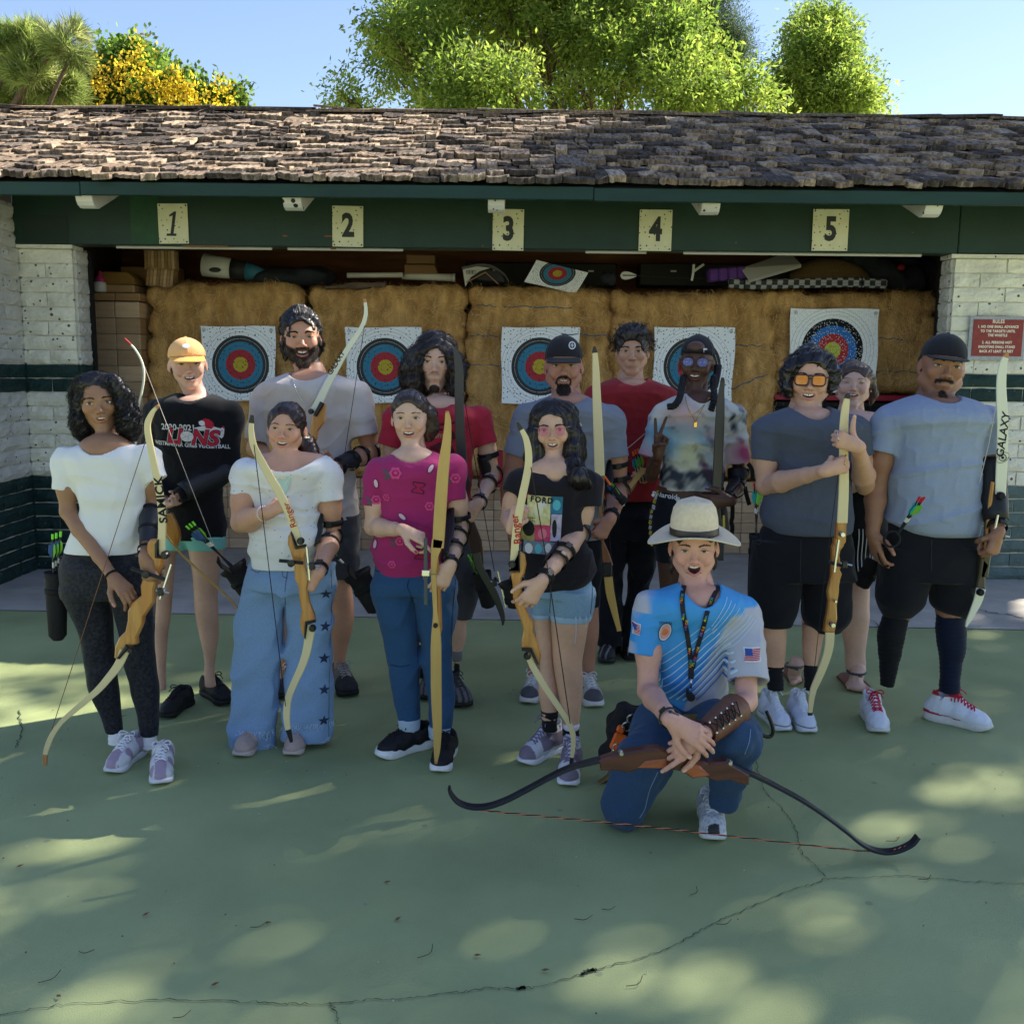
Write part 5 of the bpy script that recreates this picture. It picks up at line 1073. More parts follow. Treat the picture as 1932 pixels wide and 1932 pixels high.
            pts=np.array(pts);T_=np.gradient(pts,axis=0);A=np.cross(T_,nr+[.01,.02,.03]);A /= np.maximum(np.linalg.norm(A,axis=1),1e-9)[:,None];B_=np.cross(T_,A);B_ /= np.maximum(np.linalg.norm(B_,axis=1),1e-9)[:,None]
            w_=thick*rng.uniform(.6,1.3)*np.linspace(1,.35,k)[:,None]
            ring=np.stack([pts+A*w_,pts-A*w_*.5+B_*w_*.87,pts-A*w_*.5-B_*w_*.87],1);vs.append(ring.reshape(-1,3))
            for j in range(k-1):
                for c_ in range(3):fs.append((nn+j*3+c_,nn+j*3+(c_+1) % 3,nn+(j+1)*3+(c_+1) % 3,nn+(j+1)*3+c_))
            nn += k*3
        if n:st_=link_mesh('strands',np.concatenate(vs),np.array(fs),m,o,True);tag(st_,kind='stuff')
        return o
    def cap_hair(f,s,hl=.070,vol=1.0,back=.0,low=-.03,side=1.0,facew=1.0):
        T,S,R,W=f.T,f.S,f.R,f.w
        s.ell(T((0,.015,.037)),np.array([.0785*W*side+.003*vol,.099+.0035*vol,.085+.005*vol])*S,R);s.ell(T((0,.040,-.005)),np.array([.070*W*side,.074,.068])*S,R,.03)
        s.ell(T((0,-.110,-.018)),np.array([.066*W*facew,.088,hl+.020])*S,R,.006,'s')
        s.p.append((lambda q:((q-T((0,0,low))) @ R[:,2]),f.hc-.2,f.hc+.2,.004,'s'))
        for q in (-1,1):s.ell(T((q*.080*W,.004,-.008)),np.array([.014,.019,.034])*S,R,.004,'s')
def beard_mask(kind,dark,sk,sharp=1.0):
    def fn(L,c):
        x,y,z=np.abs(L[:,0]),L[:,1],L[:,2]
        if kind=='full':m=np.clip((-.040-z+.55*(x-.030)*(x>.030))/.008,0,1)*np.clip((.035-y)/.02,0,1)*((z>-.100) | (y<-.060))*(z>-.124)*np.clip((z+.128)/.01,0,1)*((z>-.088) | (y<-.0)) ;m=np.maximum(m,np.clip((-.036-z)/.003,0,1)*np.clip((.030-x)/.004,0,1)*(y<-.06));m=np.maximum(m,np.clip((x-.054)/.006,0,1)*np.clip((.01-z)/.01,0,1)*(y<.012)*(z>-.1)*(y>-.05))
        elif kind=='goatee':m=np.clip((1-(x/.033)**2-((z+.098)/.034)**2)*3,0,1)*(y<-.055);e=(x/.034)**2+((z+.062)/.027)**2;m=np.maximum(m,np.clip((1-e)*5,0,1)*np.clip(((x/.026)**2+((z+.064)/.015)**2-1)*4,0,1)*np.clip((-.037-z)/.003,0,1)*(y<-.05))
        elif kind=='thin':m=np.maximum(np.clip((1-(x/.017)**2-((z+.104)/.024)**2)*3,0,1)*(y<-.055),np.clip((.034-x)/.004,0,1)*np.clip((-.0385-z-.12*x)/.003,0,1)*np.clip((z+.0515+.22*x)/.003,0,1)*(y<-.06));m=np.maximum(m,.22*np.clip((-.07-z+.2*x)/.02,0,1))
        elif kind=='chin':m=np.clip((1-(x/.024)**2-((z+.106)/.020)**2)*3,0,1)*(y<-.055);m=np.maximum(m,.45*np.clip((-.066-z+.35*x)/.02,0,1)*(y<.0)*(x>.02));m=np.maximum(m,.35*np.clip((.026-x)/.003,0,1)*np.clip((-.040-z)/.003,0,1)*np.clip((z+.053)/.003,0,1)*(y<-.06))
        m=m*np.clip((z+.1245)/.005,0,1)*(y>-.112);fn.m=m;return c*(1-.90*m[:,None]*sharp)+np.array(dark)*m[:,None]*.90*sharp
    return fn
def beard_hairs(f,fn,col,n=1500,L=.008,thr=.5,w=.0009):
    m=fn.m;lipz=np.min([np.linalg.norm(f.hL-np.array(q),axis=1) for q in f.ucurve[2:9]+f.lcurve[2:9]],0);ix=np.nonzero((m>thr) & (lipz>.0062) & (f.hL[:,1]<.03))[0]
    if not len(ix):return
    i=rng.choice(ix,n);p=f.hV[i]+rng.normal(0,.0012,(n,3));nr=f.hN[i];d=nr*.55+[0,0,-.9]+rng.normal(0,.22,(n,3));d /= np.linalg.norm(d,axis=1)[:,None]
    s=np.cross(d,nr);s /= np.linalg.norm(s,axis=1)[:,None];l=(L*rng.uniform(.5,1.2,n))[:,None];V=np.stack([p-s*w,p+s*w,p+d*l+s*w*.3,p+d*l-s*w*.3],1).reshape(-1,3)
    tag(link_mesh('beard',V,np.arange(len(V)).reshape(-1,4),M('beard_%d_%d' % (int(col[0]*999),int(col[1]*999)),col,.7,.3),f.root,False),kind='stuff')
def cuff(f,name,key,a,b,t,m,wd=.028,off=.003,rr=.10,th=.003):
    a,b=np.array(a),np.array(b);ax=unit(b-a);c=a+(b-a)*t;u=unit(np.cross(ax,[0.2,1,.1]));v=np.cross(ax,u);mb=MB();R1=[];n=26
    for h in (-.5,-.25,.25,.5):
        for k in range(n):
            d=u*math.cos(6.2832*k/n)+v*math.sin(6.2832*k/n);o=c+ax*wd*h;hit=f.bv[key].ray_cast(Vector(o+d*rr),Vector(-d),rr)
            r=np.array(hit[0]) if hit[0] is not None else o+d*.03
            R1.append(r+d*(off if abs(h)==.5 else off+th*.6))
    for k in range(n):
        pass
    R1=np.array(R1);ins=R1[:n]-0;mb.add(np.vstack([R1]),[(i*n+j,i*n+(j+1) % n,(i+1)*n+(j+1) % n,(i+1)*n+j) for i in range(3) for j in range(n)])
    q=mb.build(name,m,f.root,True);return q
# ================================================================== PEOPLE 1-4 AND CLOTHING HELPERS

class Cv:
    def __init__(s,x0,y0,k):s.a=(x0,y0,k)
    def __call__(s,x,y,*r):x0,y0,k=s.a;return ((x0+x*k)*.47376,(y0+y*k)*.47376)+tuple(r)
    def r(s,rows):out=[];[out.append((s(0,q[0])[1],s(q[1],0)[0],s(q[2],0)[0])+tuple(q[3:])) for q in rows];return out
    def l(s,k):return k*s.a[2]*.47376
cA,cB,cC,cD,cE,cF_,cG,cH=Cv(150,1200,.5175),Cv(100,2000,.6211),Cv(850,1150,.5175),Cv(800,2000,.5696),Cv(1400,1250,.5175),Cv(1400,2150,.5178),Cv(1950,1250,.5178),Cv(1950,2150,.5174)
cI,cJ,cK,cL,cM,cN,cO=Cv(2350,1250,.5178),Cv(2350,2000,.4141),Cv(1750,2600,1.0093),Cv(2950,1300,.5175),Cv(2950,2150,.4401),Cv(3400,1300,.5176),Cv(3400,2150,.44)
def collar(f,l,r,b,d=.10,dy=.0):
    a,c=f.p(*l,dy),f.p(*r,dy);hp=(a+c)/2;v=f.p(*b,dy-d)-hp;v[0]=0;n=np.linalg.norm(v);return (hp,(0,v[2]*1.0 if v[2]<0 else 0,-v[1]),n,np.linalg.norm(c-a)/2/n)
def cone_px(f,s,pts,k=.02):q=[f.p(*p[:2],p[2]) for p in pts];s.chain(q,[p[3] for p in pts],k)
SK={k:tuple(min(.8,q*1.22) for q in v) for k,v in {'brown':(.26,.135,.075),'fair':(.46,.28,.205),'tan':(.40,.215,.135),'light':(.50,.305,.20),'olive':(.42,.245,.16),'deep':(.075,.032,.019),'pink':(.50,.27,.19),'ruddy':(.34,.165,.105),'golden':(.46,.27,.165),'dark_tan':(.24,.115,.068)}.items()}
BLK=(.008,.006,.006);DBR=(.022,.012,.009)
m_strap=M('black_webbing',(.010,.010,.011),.7,.2,bump=(300,.0006));m_buckle=M('black_plastic',(.012,.012,.013),.35,.4)
m_gold=M('gold',(.75,.48,.16),.25,.5,metal=1);m_silver=M('silver',(.65,.65,.65),.25,.5,metal=1)
def clampx(side):return lambda V:V
def fig1():
    f=Figure('woman with dark curly hair in a white tee and black patterned leggings',3.92,215,1440);f.gaze=(-.0012,0)
    f.head(cA(472,781),cA(508,1002),cA.l(430),yaw=-3,pitch=2,roll=-5,skin=SK['brown'],mouth='talk',lips=(.36,.11,.09),w=1.08,open_=.7,browt=1.1,eyes=.75,neck=cA(530,1090,.03),neckr=.046,jaw=.92,nose=1.05,chest=[(f.p(*cA(525,1150),-.005),(.11,.085,.07),None,.03)])
    f.arm(cA(215,1225,0),cB(275,60,-.02),cB(565,480,-.16),dict(d=(.75,-.35,-.62),n=(-.35,.55,-.55),pose='soft',S=.95,tsign=-1,nails=(.5,.25,.2)),r=.82,key='armL')
    f.arm(cA(850,1215,0),cA(880,1560,.04),cB(770,360,-.21),dict(d=(.25,-.1,-.9),n=(.1,1,.05),pose='grip',S=.92,tsign=1),r=.80,key='armR')
    f.body()
    ro=[(1075,380,670),(1115,300,745),(1160,230,810),(1215,200,845),(1300,235,848),(1400,285,842),(1500,315,832,0,.72),(1600,335,826),(1750,285,818),(1905,215,805),(1925,215,805)]
    sl=[(f.p(*cA(222,1235),0),f.p(*cA(208,1452),-.01),.054,.048),(f.p(*cA(838,1215),0),f.p(*cA(918,1378),-.01),.052,.044)]
    f.top('t_shirt',cA.r(ro),cloth('white_tee',(.66,.69,.80),n=(4,.02),trans=.12),sl,collar(f,cA(352,1092),cA(692,1062),cA(522,1172),.10),fold=.0035,seed=11)
    lg=cloth('black_legging',(.010,.011,.015),col2=(.024,.025,.033),rough=.55,n=(75,.3))
    f.pants('leggings',[cB.r([(540,238,560),(600,245,545),(800,340,560),(1000,385,575),(1200,415,595),(1350,480,610),(1478,522,625)]),cB.r([(540,530,832),(600,548,832),(800,600,826),(1000,638,826),(1200,683,856),(1350,720,857),(1493,742,852)])],lg,hips=cB.r([(290,248,765),(420,230,805),(520,234,826),(600,240,832)]),fold=.0022,hollow=False)
    for rws in (cB.r([(1440,535,618),(1540,535,640)]),cB.r([(1460,752,838),(1570,750,850)])):f.sock(rws,cloth('white_sock',(.70,.68,.68)))
    pt=lambda L,c:np.where(((np.sin(L[:,0:1]*130)*np.sin(L[:,1:2]*70+1)>.15) & (L[:,2:3]>.03)) | ((L[:,1:2]>.07) & (np.abs(L[:,0:1])<.022)),(.36,.27,.34),c)
    for toe,a in ((cB(548,1732),-8),(cB(868,1803),16)):f.shoe(toe,a,L=.262,up=(.60,.59,.60),sole=(.66,.66,.68),lace=(.78,.78,.8),paint=pt,W=1.02)
    def vol(s):
        f.cap_hair(s,hl=.066,vol=.3,low=-.04,side=1.0)
        for pts in ([(345,640,.03,.036),(325,760,.04,.044),(325,890,.04,.046),(345,1000,.04,.034)],[(590,630,.03,.034),(645,760,.04,.046),(700,880,.03,.055),(705,975,.02,.045)],[(480,700,.10,.06),(520,950,.09,.07)]):cone_px(f,s,[cA(*q[:2],q[2],q[3]*.8) for q in pts],.02)
        s.ell(f.T((0,-.115,-.022)),np.array([.070,.090,.084])*f.S,f.R,.008,'s')
    f.hair(vol,BLK,'down',900,.14,curl=.0065,turns=5,thick=.0013,noise=.006,seg=30,lift=.005,rough=.4)
    MB().lathe(f.T((.083,.0,-.036)),[(.0001,-.003),(.003,0),(.0001,.003)],8).build('earring',m_gold,f.root)
    cuff(f,'hair_tie','armL',f.p(*cB(275,60),-.02),f.p(*cB(565,480),-.16),.97,m_strap,.010)
    a,b=f.p(*cA(880,1560),.04),f.p(*cB(770,360),-.21)
    for t,w_ in ((.5,.22),):cuff(f,'arm_guard','armR',a,b,.45,M('grey_black_guard',(.018,.020,.026),.5,.3),.20,.005,th=.004)
    for t in (.15,.5,.85):cuff(f,'guard_strap','armR',a,b,t,m_strap,.016,.010)
    return f
def fig2():
    f=Figure('smiling woman in an orange cap and a black long sleeve volleyball shirt',4.55,385,1330)
    f.head(cA(1160,484),cA(1178,674),cA.l(380),yaw=3,pitch=2,roll=-3,skin=SK['fair'],mouth='smile',lips=(.45,.20,.17),w=1.06,jaw=.9,brow=(.10,.06,.035),browt=.7,eyes=.5,iris=(.10,.12,.12),neck=cA(1200,760,.03),neckr=.046,blush=.3,nose=.95,chest=[(f.p(*cA(1200,810),0),(.11,.075,.05),None,.03)])
    f.arm(cA(905,870,0),cA(890,1260,.03),cA(985,1560,-.12),dict(d=(.6,-.3,.1),n=(.2,-.3,.9),pose='fist',S=.85,tsign=-1),r=.72,key='armL')
    f.legskin(cB.r([(240,850,985),(300,848,968),(500,840,950),(700,832,935),(850,820,915),(1000,840,905),(1100,846,902),(1200,850,905)]));f.legskin(cB.r([(240,1045,1275),(300,1050,1268),(450,1075,1245),(600,1086,1232),(700,1092,1236),(850,1120,1240),(1000,1150,1220),(1090,1150,1214),(1180,1155,1225)]));f.body()
    ro=[(695,1110,1300),(730,1010,1390),(770,920,1470),(830,875,1515),(900,880,1500),(1050,925,1455),(1250,955,1430),(1450,985,1420),(1650,1005,1435),(1800,1000,1447),(1822,1000,1447)]
    e1,w1,e2,w2=f.p(*cA(885,1255),.03),f.p(*cA(975,1520),-.10),f.p(*cA(1475,1290),.03),f.p(*cA(1075,1500),-.17)
    s1,s2=f.p(*cA(915,860),0),f.p(*cA(1485,865),0)
    f.top('long_sleeve_shirt',cA.r(ro),cloth('black_jersey',(.009,.009,.011),n=(5,.1)),[(s1,e1,.055,.050),(e1,w1,.049,.036),(s2,e2,.055,.050),(e2,w2,.050,.034)],collar(f,cA(1085,722),cA(1335,738),cA(1215,808),.085),fold=.0040,seed=21)
    f.pants('shorts',[cB.r([(215,900,1070),(300,893,1048)]),cB.r([(215,1030,1283),(297,1050,1282)])],cloth('aqua_shorts',(.16,.42,.38),n=(6,.05)),hips=cB.r([(190,905,1283),(240,900,1283)]),vox=.006)
    f.shoe(cB(885,1378),-12,L=.25,up=(.010,.010,.011),sole=(.012,.012,.013),lace=(.01,.01,.01));f.shoe(cB(1300,1292),42,L=.27,up=(.010,.010,.011),sole=(.012,.012,.013),lace=(.012,.012,.012))
    f.hair(lambda s:f.cap_hair(s,hl=.055,vol=-2,low=-.055),(.16,.09,.045),'back',160,.06,thick=.0012,region=lambda L:L[:,2]<.0)
    cap(f,(.72,.36,.15),tilt=-4,brim_col=(.80,.33,.08));
    c=f.capfront;link_mesh('cap_patch',*disc_on(f,'cap',(-.004,-.11,.086),.017,.010),M('white_patch',(.8,.8,.8),.7),f.root)
    cp=f.p(*cA(1485,865),0)
    for t,n_ in ((.12,'guard_strap'),(.42,'guard_strap'),(.72,'guard_strap')):
        o=e2+(w2-e2)*t;strap_loop(f,'guard_strap',o,unit(w2-e2),.046-.010*t,.020)
    strap_panel(f,'arm_guard',e2,w2,.056,.044,-.2)
    lions(f)
    return f
def cap(f,col,tilt=0,brim_col=None,brim=True,back=False,name='cap',logo=None,brimw=1.0,flatb=False,hi=1.0):
    T,S,R,W=f.T,f.S,f.R,f.w;s=Sdf();s.ell(T((0,.012,.040)),np.array([.0800*W,.098,.083*hi])*S,R,.01)
    lowp=T((0,0,.031));nrm=R @ unit((0,-math.sin(rad(tilt))*0-.10,-1));s.plane(lowp,nrm,.002)
    s2=Sdf();s2.ell(T((0,.012,.034)),np.array([.0760*W,.094,.080*hi])*S,R,.01);fn=s2.p[0][0];s.p.append((fn,s2.p[0][1]-.02,s2.p[0][2]+.02,.003,'s'))
    for a in range(6):
        t=a*math.pi/3+.52;pts=[T((.0800*W*math.cos(t)*math.cos(b),.012+.098*math.sin(t)*math.cos(b),.040+.083*hi*math.sin(b))) for b in np.linspace(.0,1.55,9)];s.chain(pts,[.0022]*9,.002)
    V,F=surf(s,.0040);m=cloth(name+'_fabric_%d' % int(col[0]*99),col,rough=.85,n=(6,.06));o=link_mesh(name,smooth_mesh(V,F,1,.3),F,m,f.root);f.bv['cap']=bvh_of(V,F)
    MB().lathe(T((0,.012,.040+.083*hi)),[(.008,-.001),(.007,.003),(.001,.005)],10).build('button',m,o)
    if brim:
        sg=1 if back else -1;vs=[];n=18;rws=7
        for j in range(rws+1):
            for i in range(n+1):
                a=-1.12+2.24*i/n;r=j/rws;x=math.sin(a)*(.0765*W+.004*r);y=.008+sg*(.094*math.cos(a)+r*.072*brimw*math.cos(a)**.6);cv=.000 if flatb else .26
                z=.040-(.018 if not flatb else .010)*r*1.1*math.cos(a)-x*x*cv*14*(r)*.5-.006
                vs.append(T((x,y,z)))
        F_=[(j*(n+1)+i,j*(n+1)+i+1,(j+1)*(n+1)+i+1,(j+1)*(n+1)+i) for j in range(rws) for i in range(n)];vs=np.array(vs);N_=len(vs);up=R[:,2]*.0035*S;V2=np.vstack([vs,vs+up]);rim=[i for i in range(n+1)]+[j*(n+1)+n for j in range(1,rws+1)]+[rws*(n+1)+i for i in range(n-1,-1,-1)]+[j*(n+1) for j in range(rws-1,0,-1)]
        F2=F_+[tuple(k+N_ for k in q[::-1]) for q in F_]+[(rim[(k+1) % len(rim)],rim[k],rim[k]+N_,rim[(k+1) % len(rim)]+N_) for k in range(len(rim))]
        link_mesh('brim',V2,F2,cloth(name+'_brim_%d' % int((brim_col or col)[0]*99),brim_col or col,rough=.85),o)
    f.capfront=o;return o
def disc_on(f,key,local,rx,rz,n=20):
    c=f.T(local);ring=[c+f.R @ np.array([rx*math.cos(a),-.05,rz*math.sin(a)]) for a in np.linspace(0,6.2832,n,endpoint=False)]+[c+f.R @ np.array([0,-.05,0])]
    V=drape(np.array(ring),f.bv[key],f.R @ np.array([0,1.,0]),.0022);return V,[(i,(i+1) % n,n) for i in range(n)]
def strap_loop(f,name,c,ax,r,w_,m=None,flat=1.0):
    ax=unit(ax);u=unit(np.cross(ax,(.1,.3,1)));v=np.cross(ax,u);mb=MB();n=26;vs=[]
    for dr,h in ((0,-.5),(.003,-.45),(.003,.45),(0,.5)):
        for k in range(n):a=6.2832*k/n;vs.append(c+ax*w_*h+(u*math.cos(a)+v*math.sin(a)*flat)*(r+dr))
    mb.add(vs,[(i*n+j,i*n+(j+1) % n,(i+1)*n+(j+1) % n,(i+1)*n+j) for i in range(3) for j in range(n)]);o=mb.build(name,m or m_strap,f.root,True)
    d=unit(np.array([0,-1,.15])-ax*(np.array([0,-1,.15]) @ ax));t=np.cross(ax,d);R_=np.stack([t,d,ax],1);MB().bbox(c+d*(r+.005),(.026,.008,w_*1.15),.002,R_).build('buckle',m_buckle,o)
    return o
def strap_panel(f,name,a,b,r0,r1,face,m=None,wd=1.35):
    a,b=np.array(a),np.array(b);ax=unit(b-a);d0=unit(np.array([face,-1,0])-ax*(np.array([face,-1,0]) @ ax));t=np.cross(ax,d0);vs=[];n,k=10,8
    for off in (0,.006):
        for j in range(k+1):
            r=(r0+(r1-r0)*j/k)+off
            for i in range(n+1):an=(-1+2*i/n)*wd*(1-.15*math.cos(j*6.28/k));vs.append(a+(b-a)*(.06+.86*j/k)+(d0*math.cos(an)+t*math.sin(an))*r)
    N_=(n+1)*(k+1);F_=[(j*(n+1)+i,j*(n+1)+i+1,(j+1)*(n+1)+i+1,(j+1)*(n+1)+i) for j in range(k) for i in range(n)];rim=[i for i in range(n+1)]+[j*(n+1)+n for j in range(1,k+1)]+[k*(n+1)+i for i in range(n-1,-1,-1)]+[j*(n+1) for j in range(k-1,0,-1)]
    F2=F_+[tuple(q+N_ for q in g[::-1]) for g in F_]+[(rim[(q+1) % len(rim)],rim[q],rim[q]+N_,rim[(q+1) % len(rim)]+N_) for q in range(len(rim))]
    return link_mesh(name,vs,F2,m or M('arm_guard_black',(.014,.014,.016),.5,.35,bump=(80,.002)),f.root)
def decal(f,key,V2,F,m,center,ux,uz,name='print',off=.0018,ray=(0,1,0),parent=None):
    """flat print laid on cloth: V2 (n, 2) metres about a px centre"""
    c=f.hit(*center,(key,),0);c=f.p(*center,-.1) if c is None else c;V2=np.array(V2);W=c+V2[:,:1]*np.array(ux)+V2[:,1:2]*np.array(uz);W=drape(W,f.bv[key],ray,off);return link_mesh(name,W,F,m,parent or f.root,False)
def txt_decal(f,key,txt,size,m,center,ang=0,bold=0,squash=1,off=.0024,shear=0,name='lettering',space=1.0,sub=0):
    V,F=text_mesh(txt,size,bold,squash,shear,space)
    if not len(V):return
    a=rad(ang);return decal(f,key,V[:,:2],F,m,center,(math.cos(a),0,math.sin(a)),(-math.sin(a),0,math.cos(a)),name,off)
def poly_decal(f,key,poly,m,center,off=.0018,ang=0,name='print',grid=True):
    """filled outline, split into a fan so that it follows the folds"""
    P2=np.array(poly,float);c=P2.mean(0);n=len(P2);rings=[c+(P2-c)*k for k in (1,.66,.33)];V=np.vstack(rings+[c[None]]);F=[(r*n+i,r*n+(i+1) % n,(r+1)*n+(i+1) % n,(r+1)*n+i) for r in range(2) for i in range(n)]+[(2*n+i,2*n+(i+1) % n,3*n) for i in range(n)]
    a=rad(ang);return decal(f,key,V,F,m,center,(math.cos(a),0,math.sin(a)),(-math.sin(a),0,math.cos(a)),name,off)
def grid_decal(f,key,w_,h,m,center,off=.0018,ang=0,nx=10,nz=10,name='print',shear=0):
    V=[((i/nx-.5)*w_+shear*(j/nz-.5)*h,(j/nz-.5)*h) for j in range(nz+1) for i in range(nx+1)];F=[(j*(nx+1)+i,j*(nx+1)+i+1,(j+1)*(nx+1)+i+1,(j+1)*(nx+1)+i) for j in range(nz) for i in range(nx)]
    a=rad(ang);return decal(f,key,V,F,m,center,(math.cos(a),0,math.sin(a)),(-math.sin(a),0,math.cos(a)),name,off)
def ellp(rx,rz,n=16,x=0,z=0,rot=0):r=rad(rot);return [(x+rx*math.cos(a)*math.cos(r)-rz*math.sin(a)*math.sin(r),z+rx*math.cos(a)*math.sin(r)+rz*math.sin(a)*math.cos(r)) for a in np.linspace(0,6.2832,n,endpoint=False)]
p_white=M('print_white',(.62,.62,.64),.8);p_red=M('print_red',(.42,.015,.04),.8);p_blk=M('print_black',(.012,.012,.014),.8);p_grey=M('print_grey',(.30,.31,.33),.8)
def lions(f):
    k=.00062/.5
    k=f.px(cA.l(1));C0=(1175,1060)
    def q(pts):return [((x-C0[0])*k,-(y-C0[1])*k) for x,y in pts]
    c=cA(*C0)
    for m_,b,o in ((p_white,.0075,.004),(p_blk,.0050,.0052),(p_red,.0028,.0064)):
        txt_decal(f,'top','LI',.098*f.S,m_,cA(1050,1040),-4,bold=b,shear=.2,squash=.95,off=o);txt_decal(f,'top','NS',.098*f.S,m_,cA(1280,1056),-4,bold=b,shear=.2,squash=.92,off=o)
    poly_decal(f,'top',ellp(47*k,40*k),p_white,cA(1153,1040),.0085)
    for dz,a in ((0,20),(.2,75),(-.2,-35)):grid_decal(f,'top',75*k,2.5*k,p_grey,cA(1153+dz*60,1040+dz*30),.0095,a,4,1)
    txt_decal(f,'top','WESTMINSTER GIRLS VOLLEYBALL',.0265*f.S,p_white,cA(1165,1108),-3.5,bold=.0004,squash=.83,off=.0045);txt_decal(f,'top','2020-2021',.038*f.S,p_white,cA(1080,972),-2,bold=.0009,squash=.95)
    poly_decal(f,'top',q([(1215,975),(1290,960),(1345,968),(1388,985),(1400,1040),(1385,1060),(1372,1010),(1330,1000),(1260,998),(1215,990)]),p_white,c,.0036)
    poly_decal(f,'top',q([(1268,920),(1290,905),(1320,912),(1345,935),(1350,965),(1330,985),(1295,978),(1285,950)]),p_red,c,.0044)
    poly_decal(f,'top',q([(1248,930),(1268,920),(1288,930),(1290,955),(1270,962),(1250,950)]),p_white,c,.0050)
    poly_decal(f,'top',q([(1385,985),(1400,970),(1410,985),(1402,1030),(1392,1025),(1396,990)]),p_white,c,.0030);poly_decal(f,'top',q([(1395,975),(1403,962),(1412,972),(1408,988)]),p_red,c,.0040)
def fig3():
    f=Figure('tall bearded man in a pale beige tee with slicked back dark hair',4.85,540,1300);bd=beard_mask('full',(.016,.010,.008),SK['tan'])
    f.head(cC(678,374),cC(690,604),cC.l(425),yaw=2,pitch=2,roll=-2,skin=(.42,.215,.135),mouth='smile',lips=(.40,.16,.13),w=1.0,jaw=1.05,eyes=.45,browt=1.3,neck=cC(730,660,.03),neckr=.056,beard=bd,nose=1.1,chest=[(f.p(*cC(735,720),0),(.13,.085,.06),None,.03)],blush=.35)
    beard_hairs(f,bd,(.015,.009,.007),2600,.011)
    f.arm(cC(400,850,0),cC(320,1230,.05),cC(470,1300,-.16),dict(d=(.7,-.2,.2),n=(.1,-.1,1),pose='grip',tsign=-1),r=1.05,key='armL')
    f.arm(cC(1120,850,0),cC(1215,1260,.04),cC(955,1375,-.20),dict(d=(-.9,-.1,.1),n=(0,-.6,.6),pose='grip',tsign=1),r=1.12,key='armR')
    f.legskin(cD.r([(480,930,1060),(560,932,1048),(700,920,1066),(850,915,1066),(1000,916,1030),(1100,930,1010),(1170,932,1012)]));f.legskin(cD.r([(480,560,760),(560,562,740),(700,560,700),(850,540,680),(1000,548,650),(1100,552,630),(1250,550,630)]));f.body()
    ro=[(638,600,880),(672,500,985),(710,410,1080),(760,360,1135),(850,370,1120),(1000,400,1085),(1200,420,1065),(1400,430,1082),(1600,440,1108),(1740,440,1128),(1760,440,1128)]
    sl=[(f.p(*cC(395,840),0),f.p(*cC(335,1165),-.01),.068,.062),(f.p(*cC(1105,840),0),f.p(*cC(1165,1135),-.02),.070,.068)]
    f.top('t_shirt',cC.r(ro),cloth('beige_tee',(.42,.38,.36),n=(4,.04)),sl,collar(f,cC(590,645),cC(885,640),cC(712,732),.105),fold=.0045,seed=31,dr=.56)
    f.pants('shorts',[cD.r([(80,560,850),(300,555,840),(528,545,800)]),cD.r([(80,800,1112),(300,830,1105),(450,900,1100),(530,915,1096)])],cloth('charcoal_shorts',(.050,.050,.060),n=(8,.2)),hips=cD.r([(60,560,1112),(200,558,1110)]))
    dk=lambda L,c:np.where(L[:,1:2]>.045,(.02,.02,.022),c)
    f.shoe(cD(1040,1352),22,L=.29,up=(.16,.14,.12),sole=(.02,.02,.02),lace=(.35,.32,.3),paint=dk,W=1.12);f.shoe(cD(565,1370),-5,L=.29,up=(.16,.14,.12),sole=(.02,.02,.02),lace=(.35,.32,.3),paint=dk)
    f.hair(lambda s:(f.cap_hair(s,hl=.080,vol=1.0,low=-.05),s.chain([f.T((-.068,.05,-.03)),f.T((-.066,.065,-.085))],[.022*f.S,.016*f.S],.02),s.chain([f.T((.070,.05,-.03)),f.T((.070,.06,-.075))],[.022*f.S,.014*f.S],.02)),BLK,'back',700,.10,thick=.0015,noise=.006,lift=.004,rough=.3)
    curls(f,[(.080,.03,.0,.02,12),(.078,.05,-.04,.02,14),(-.080,.04,-.03,.016,8),(.084,.03,.03,.014,8)],BLK)
    ch=[cC(x,y) for x,y in ((597,640),(606,700),(640,790),(690,870),(728,905),(770,860),(820,760),(860,690),(880,645))];chain_neck(f,ch,m_silver,.0016)
    a,b=f.p(*cC(1215,1260),.04),f.p(*cC(955,1375),-.20)
    for t in (.02,.32,.62):strap_loop(f,'guard_strap',a+(b-a)*t*1.0+[0,0,.004],b-a,.052-.010*t,.022)
    strap_loop(f,'guard_strap',a+(b-a)*.98,b-a,.040,.028);strap_panel(f,'arm_guard',a+(b-a)*.5,b,.044,.040,-.4)
    return f
def chain_neck(f,pts,m,r,key='top',name='necklace',beads=False):
    D=[h for h in (f.hit(u,v,(key,'head')) for u,v in spline(pts,50)) if h is not None];D=np.array(D)
    D[1:-1]=(D[:-2]+D[1:-1]*2+D[2:])/4
    return MB().tube(D,r,5).build(name,m,f.root,True)
def curls(f,blobs,col,name='curls'):
    vs=MB()
    for x,y,z,r,n in blobs:
        c=f.T((x,y,z))
        for k in range(n):
            o=c+rng.normal(0,r*f.S*.6,3);ph=rng.uniform(0,6.28);ax=unit(rng.normal(0,1,3));u=unit(np.cross(ax,[.3,.2,1]));v=np.cross(ax,u);R0=rng.uniform(.004,.008)*f.S
            t=np.linspace(0,rng.uniform(5,10),12);vs.tube([o+ax*.0012*q*f.S+(u*math.cos(q+ph)+v*math.sin(q+ph))*R0 for q in t],np.linspace(.0014,.0005,12)*f.S,3,False)
    o=vs.build(name,M('curl_%d' % int(col[0]*999),col,.4,.5),f.root,True);return tag(o,kind='stuff')
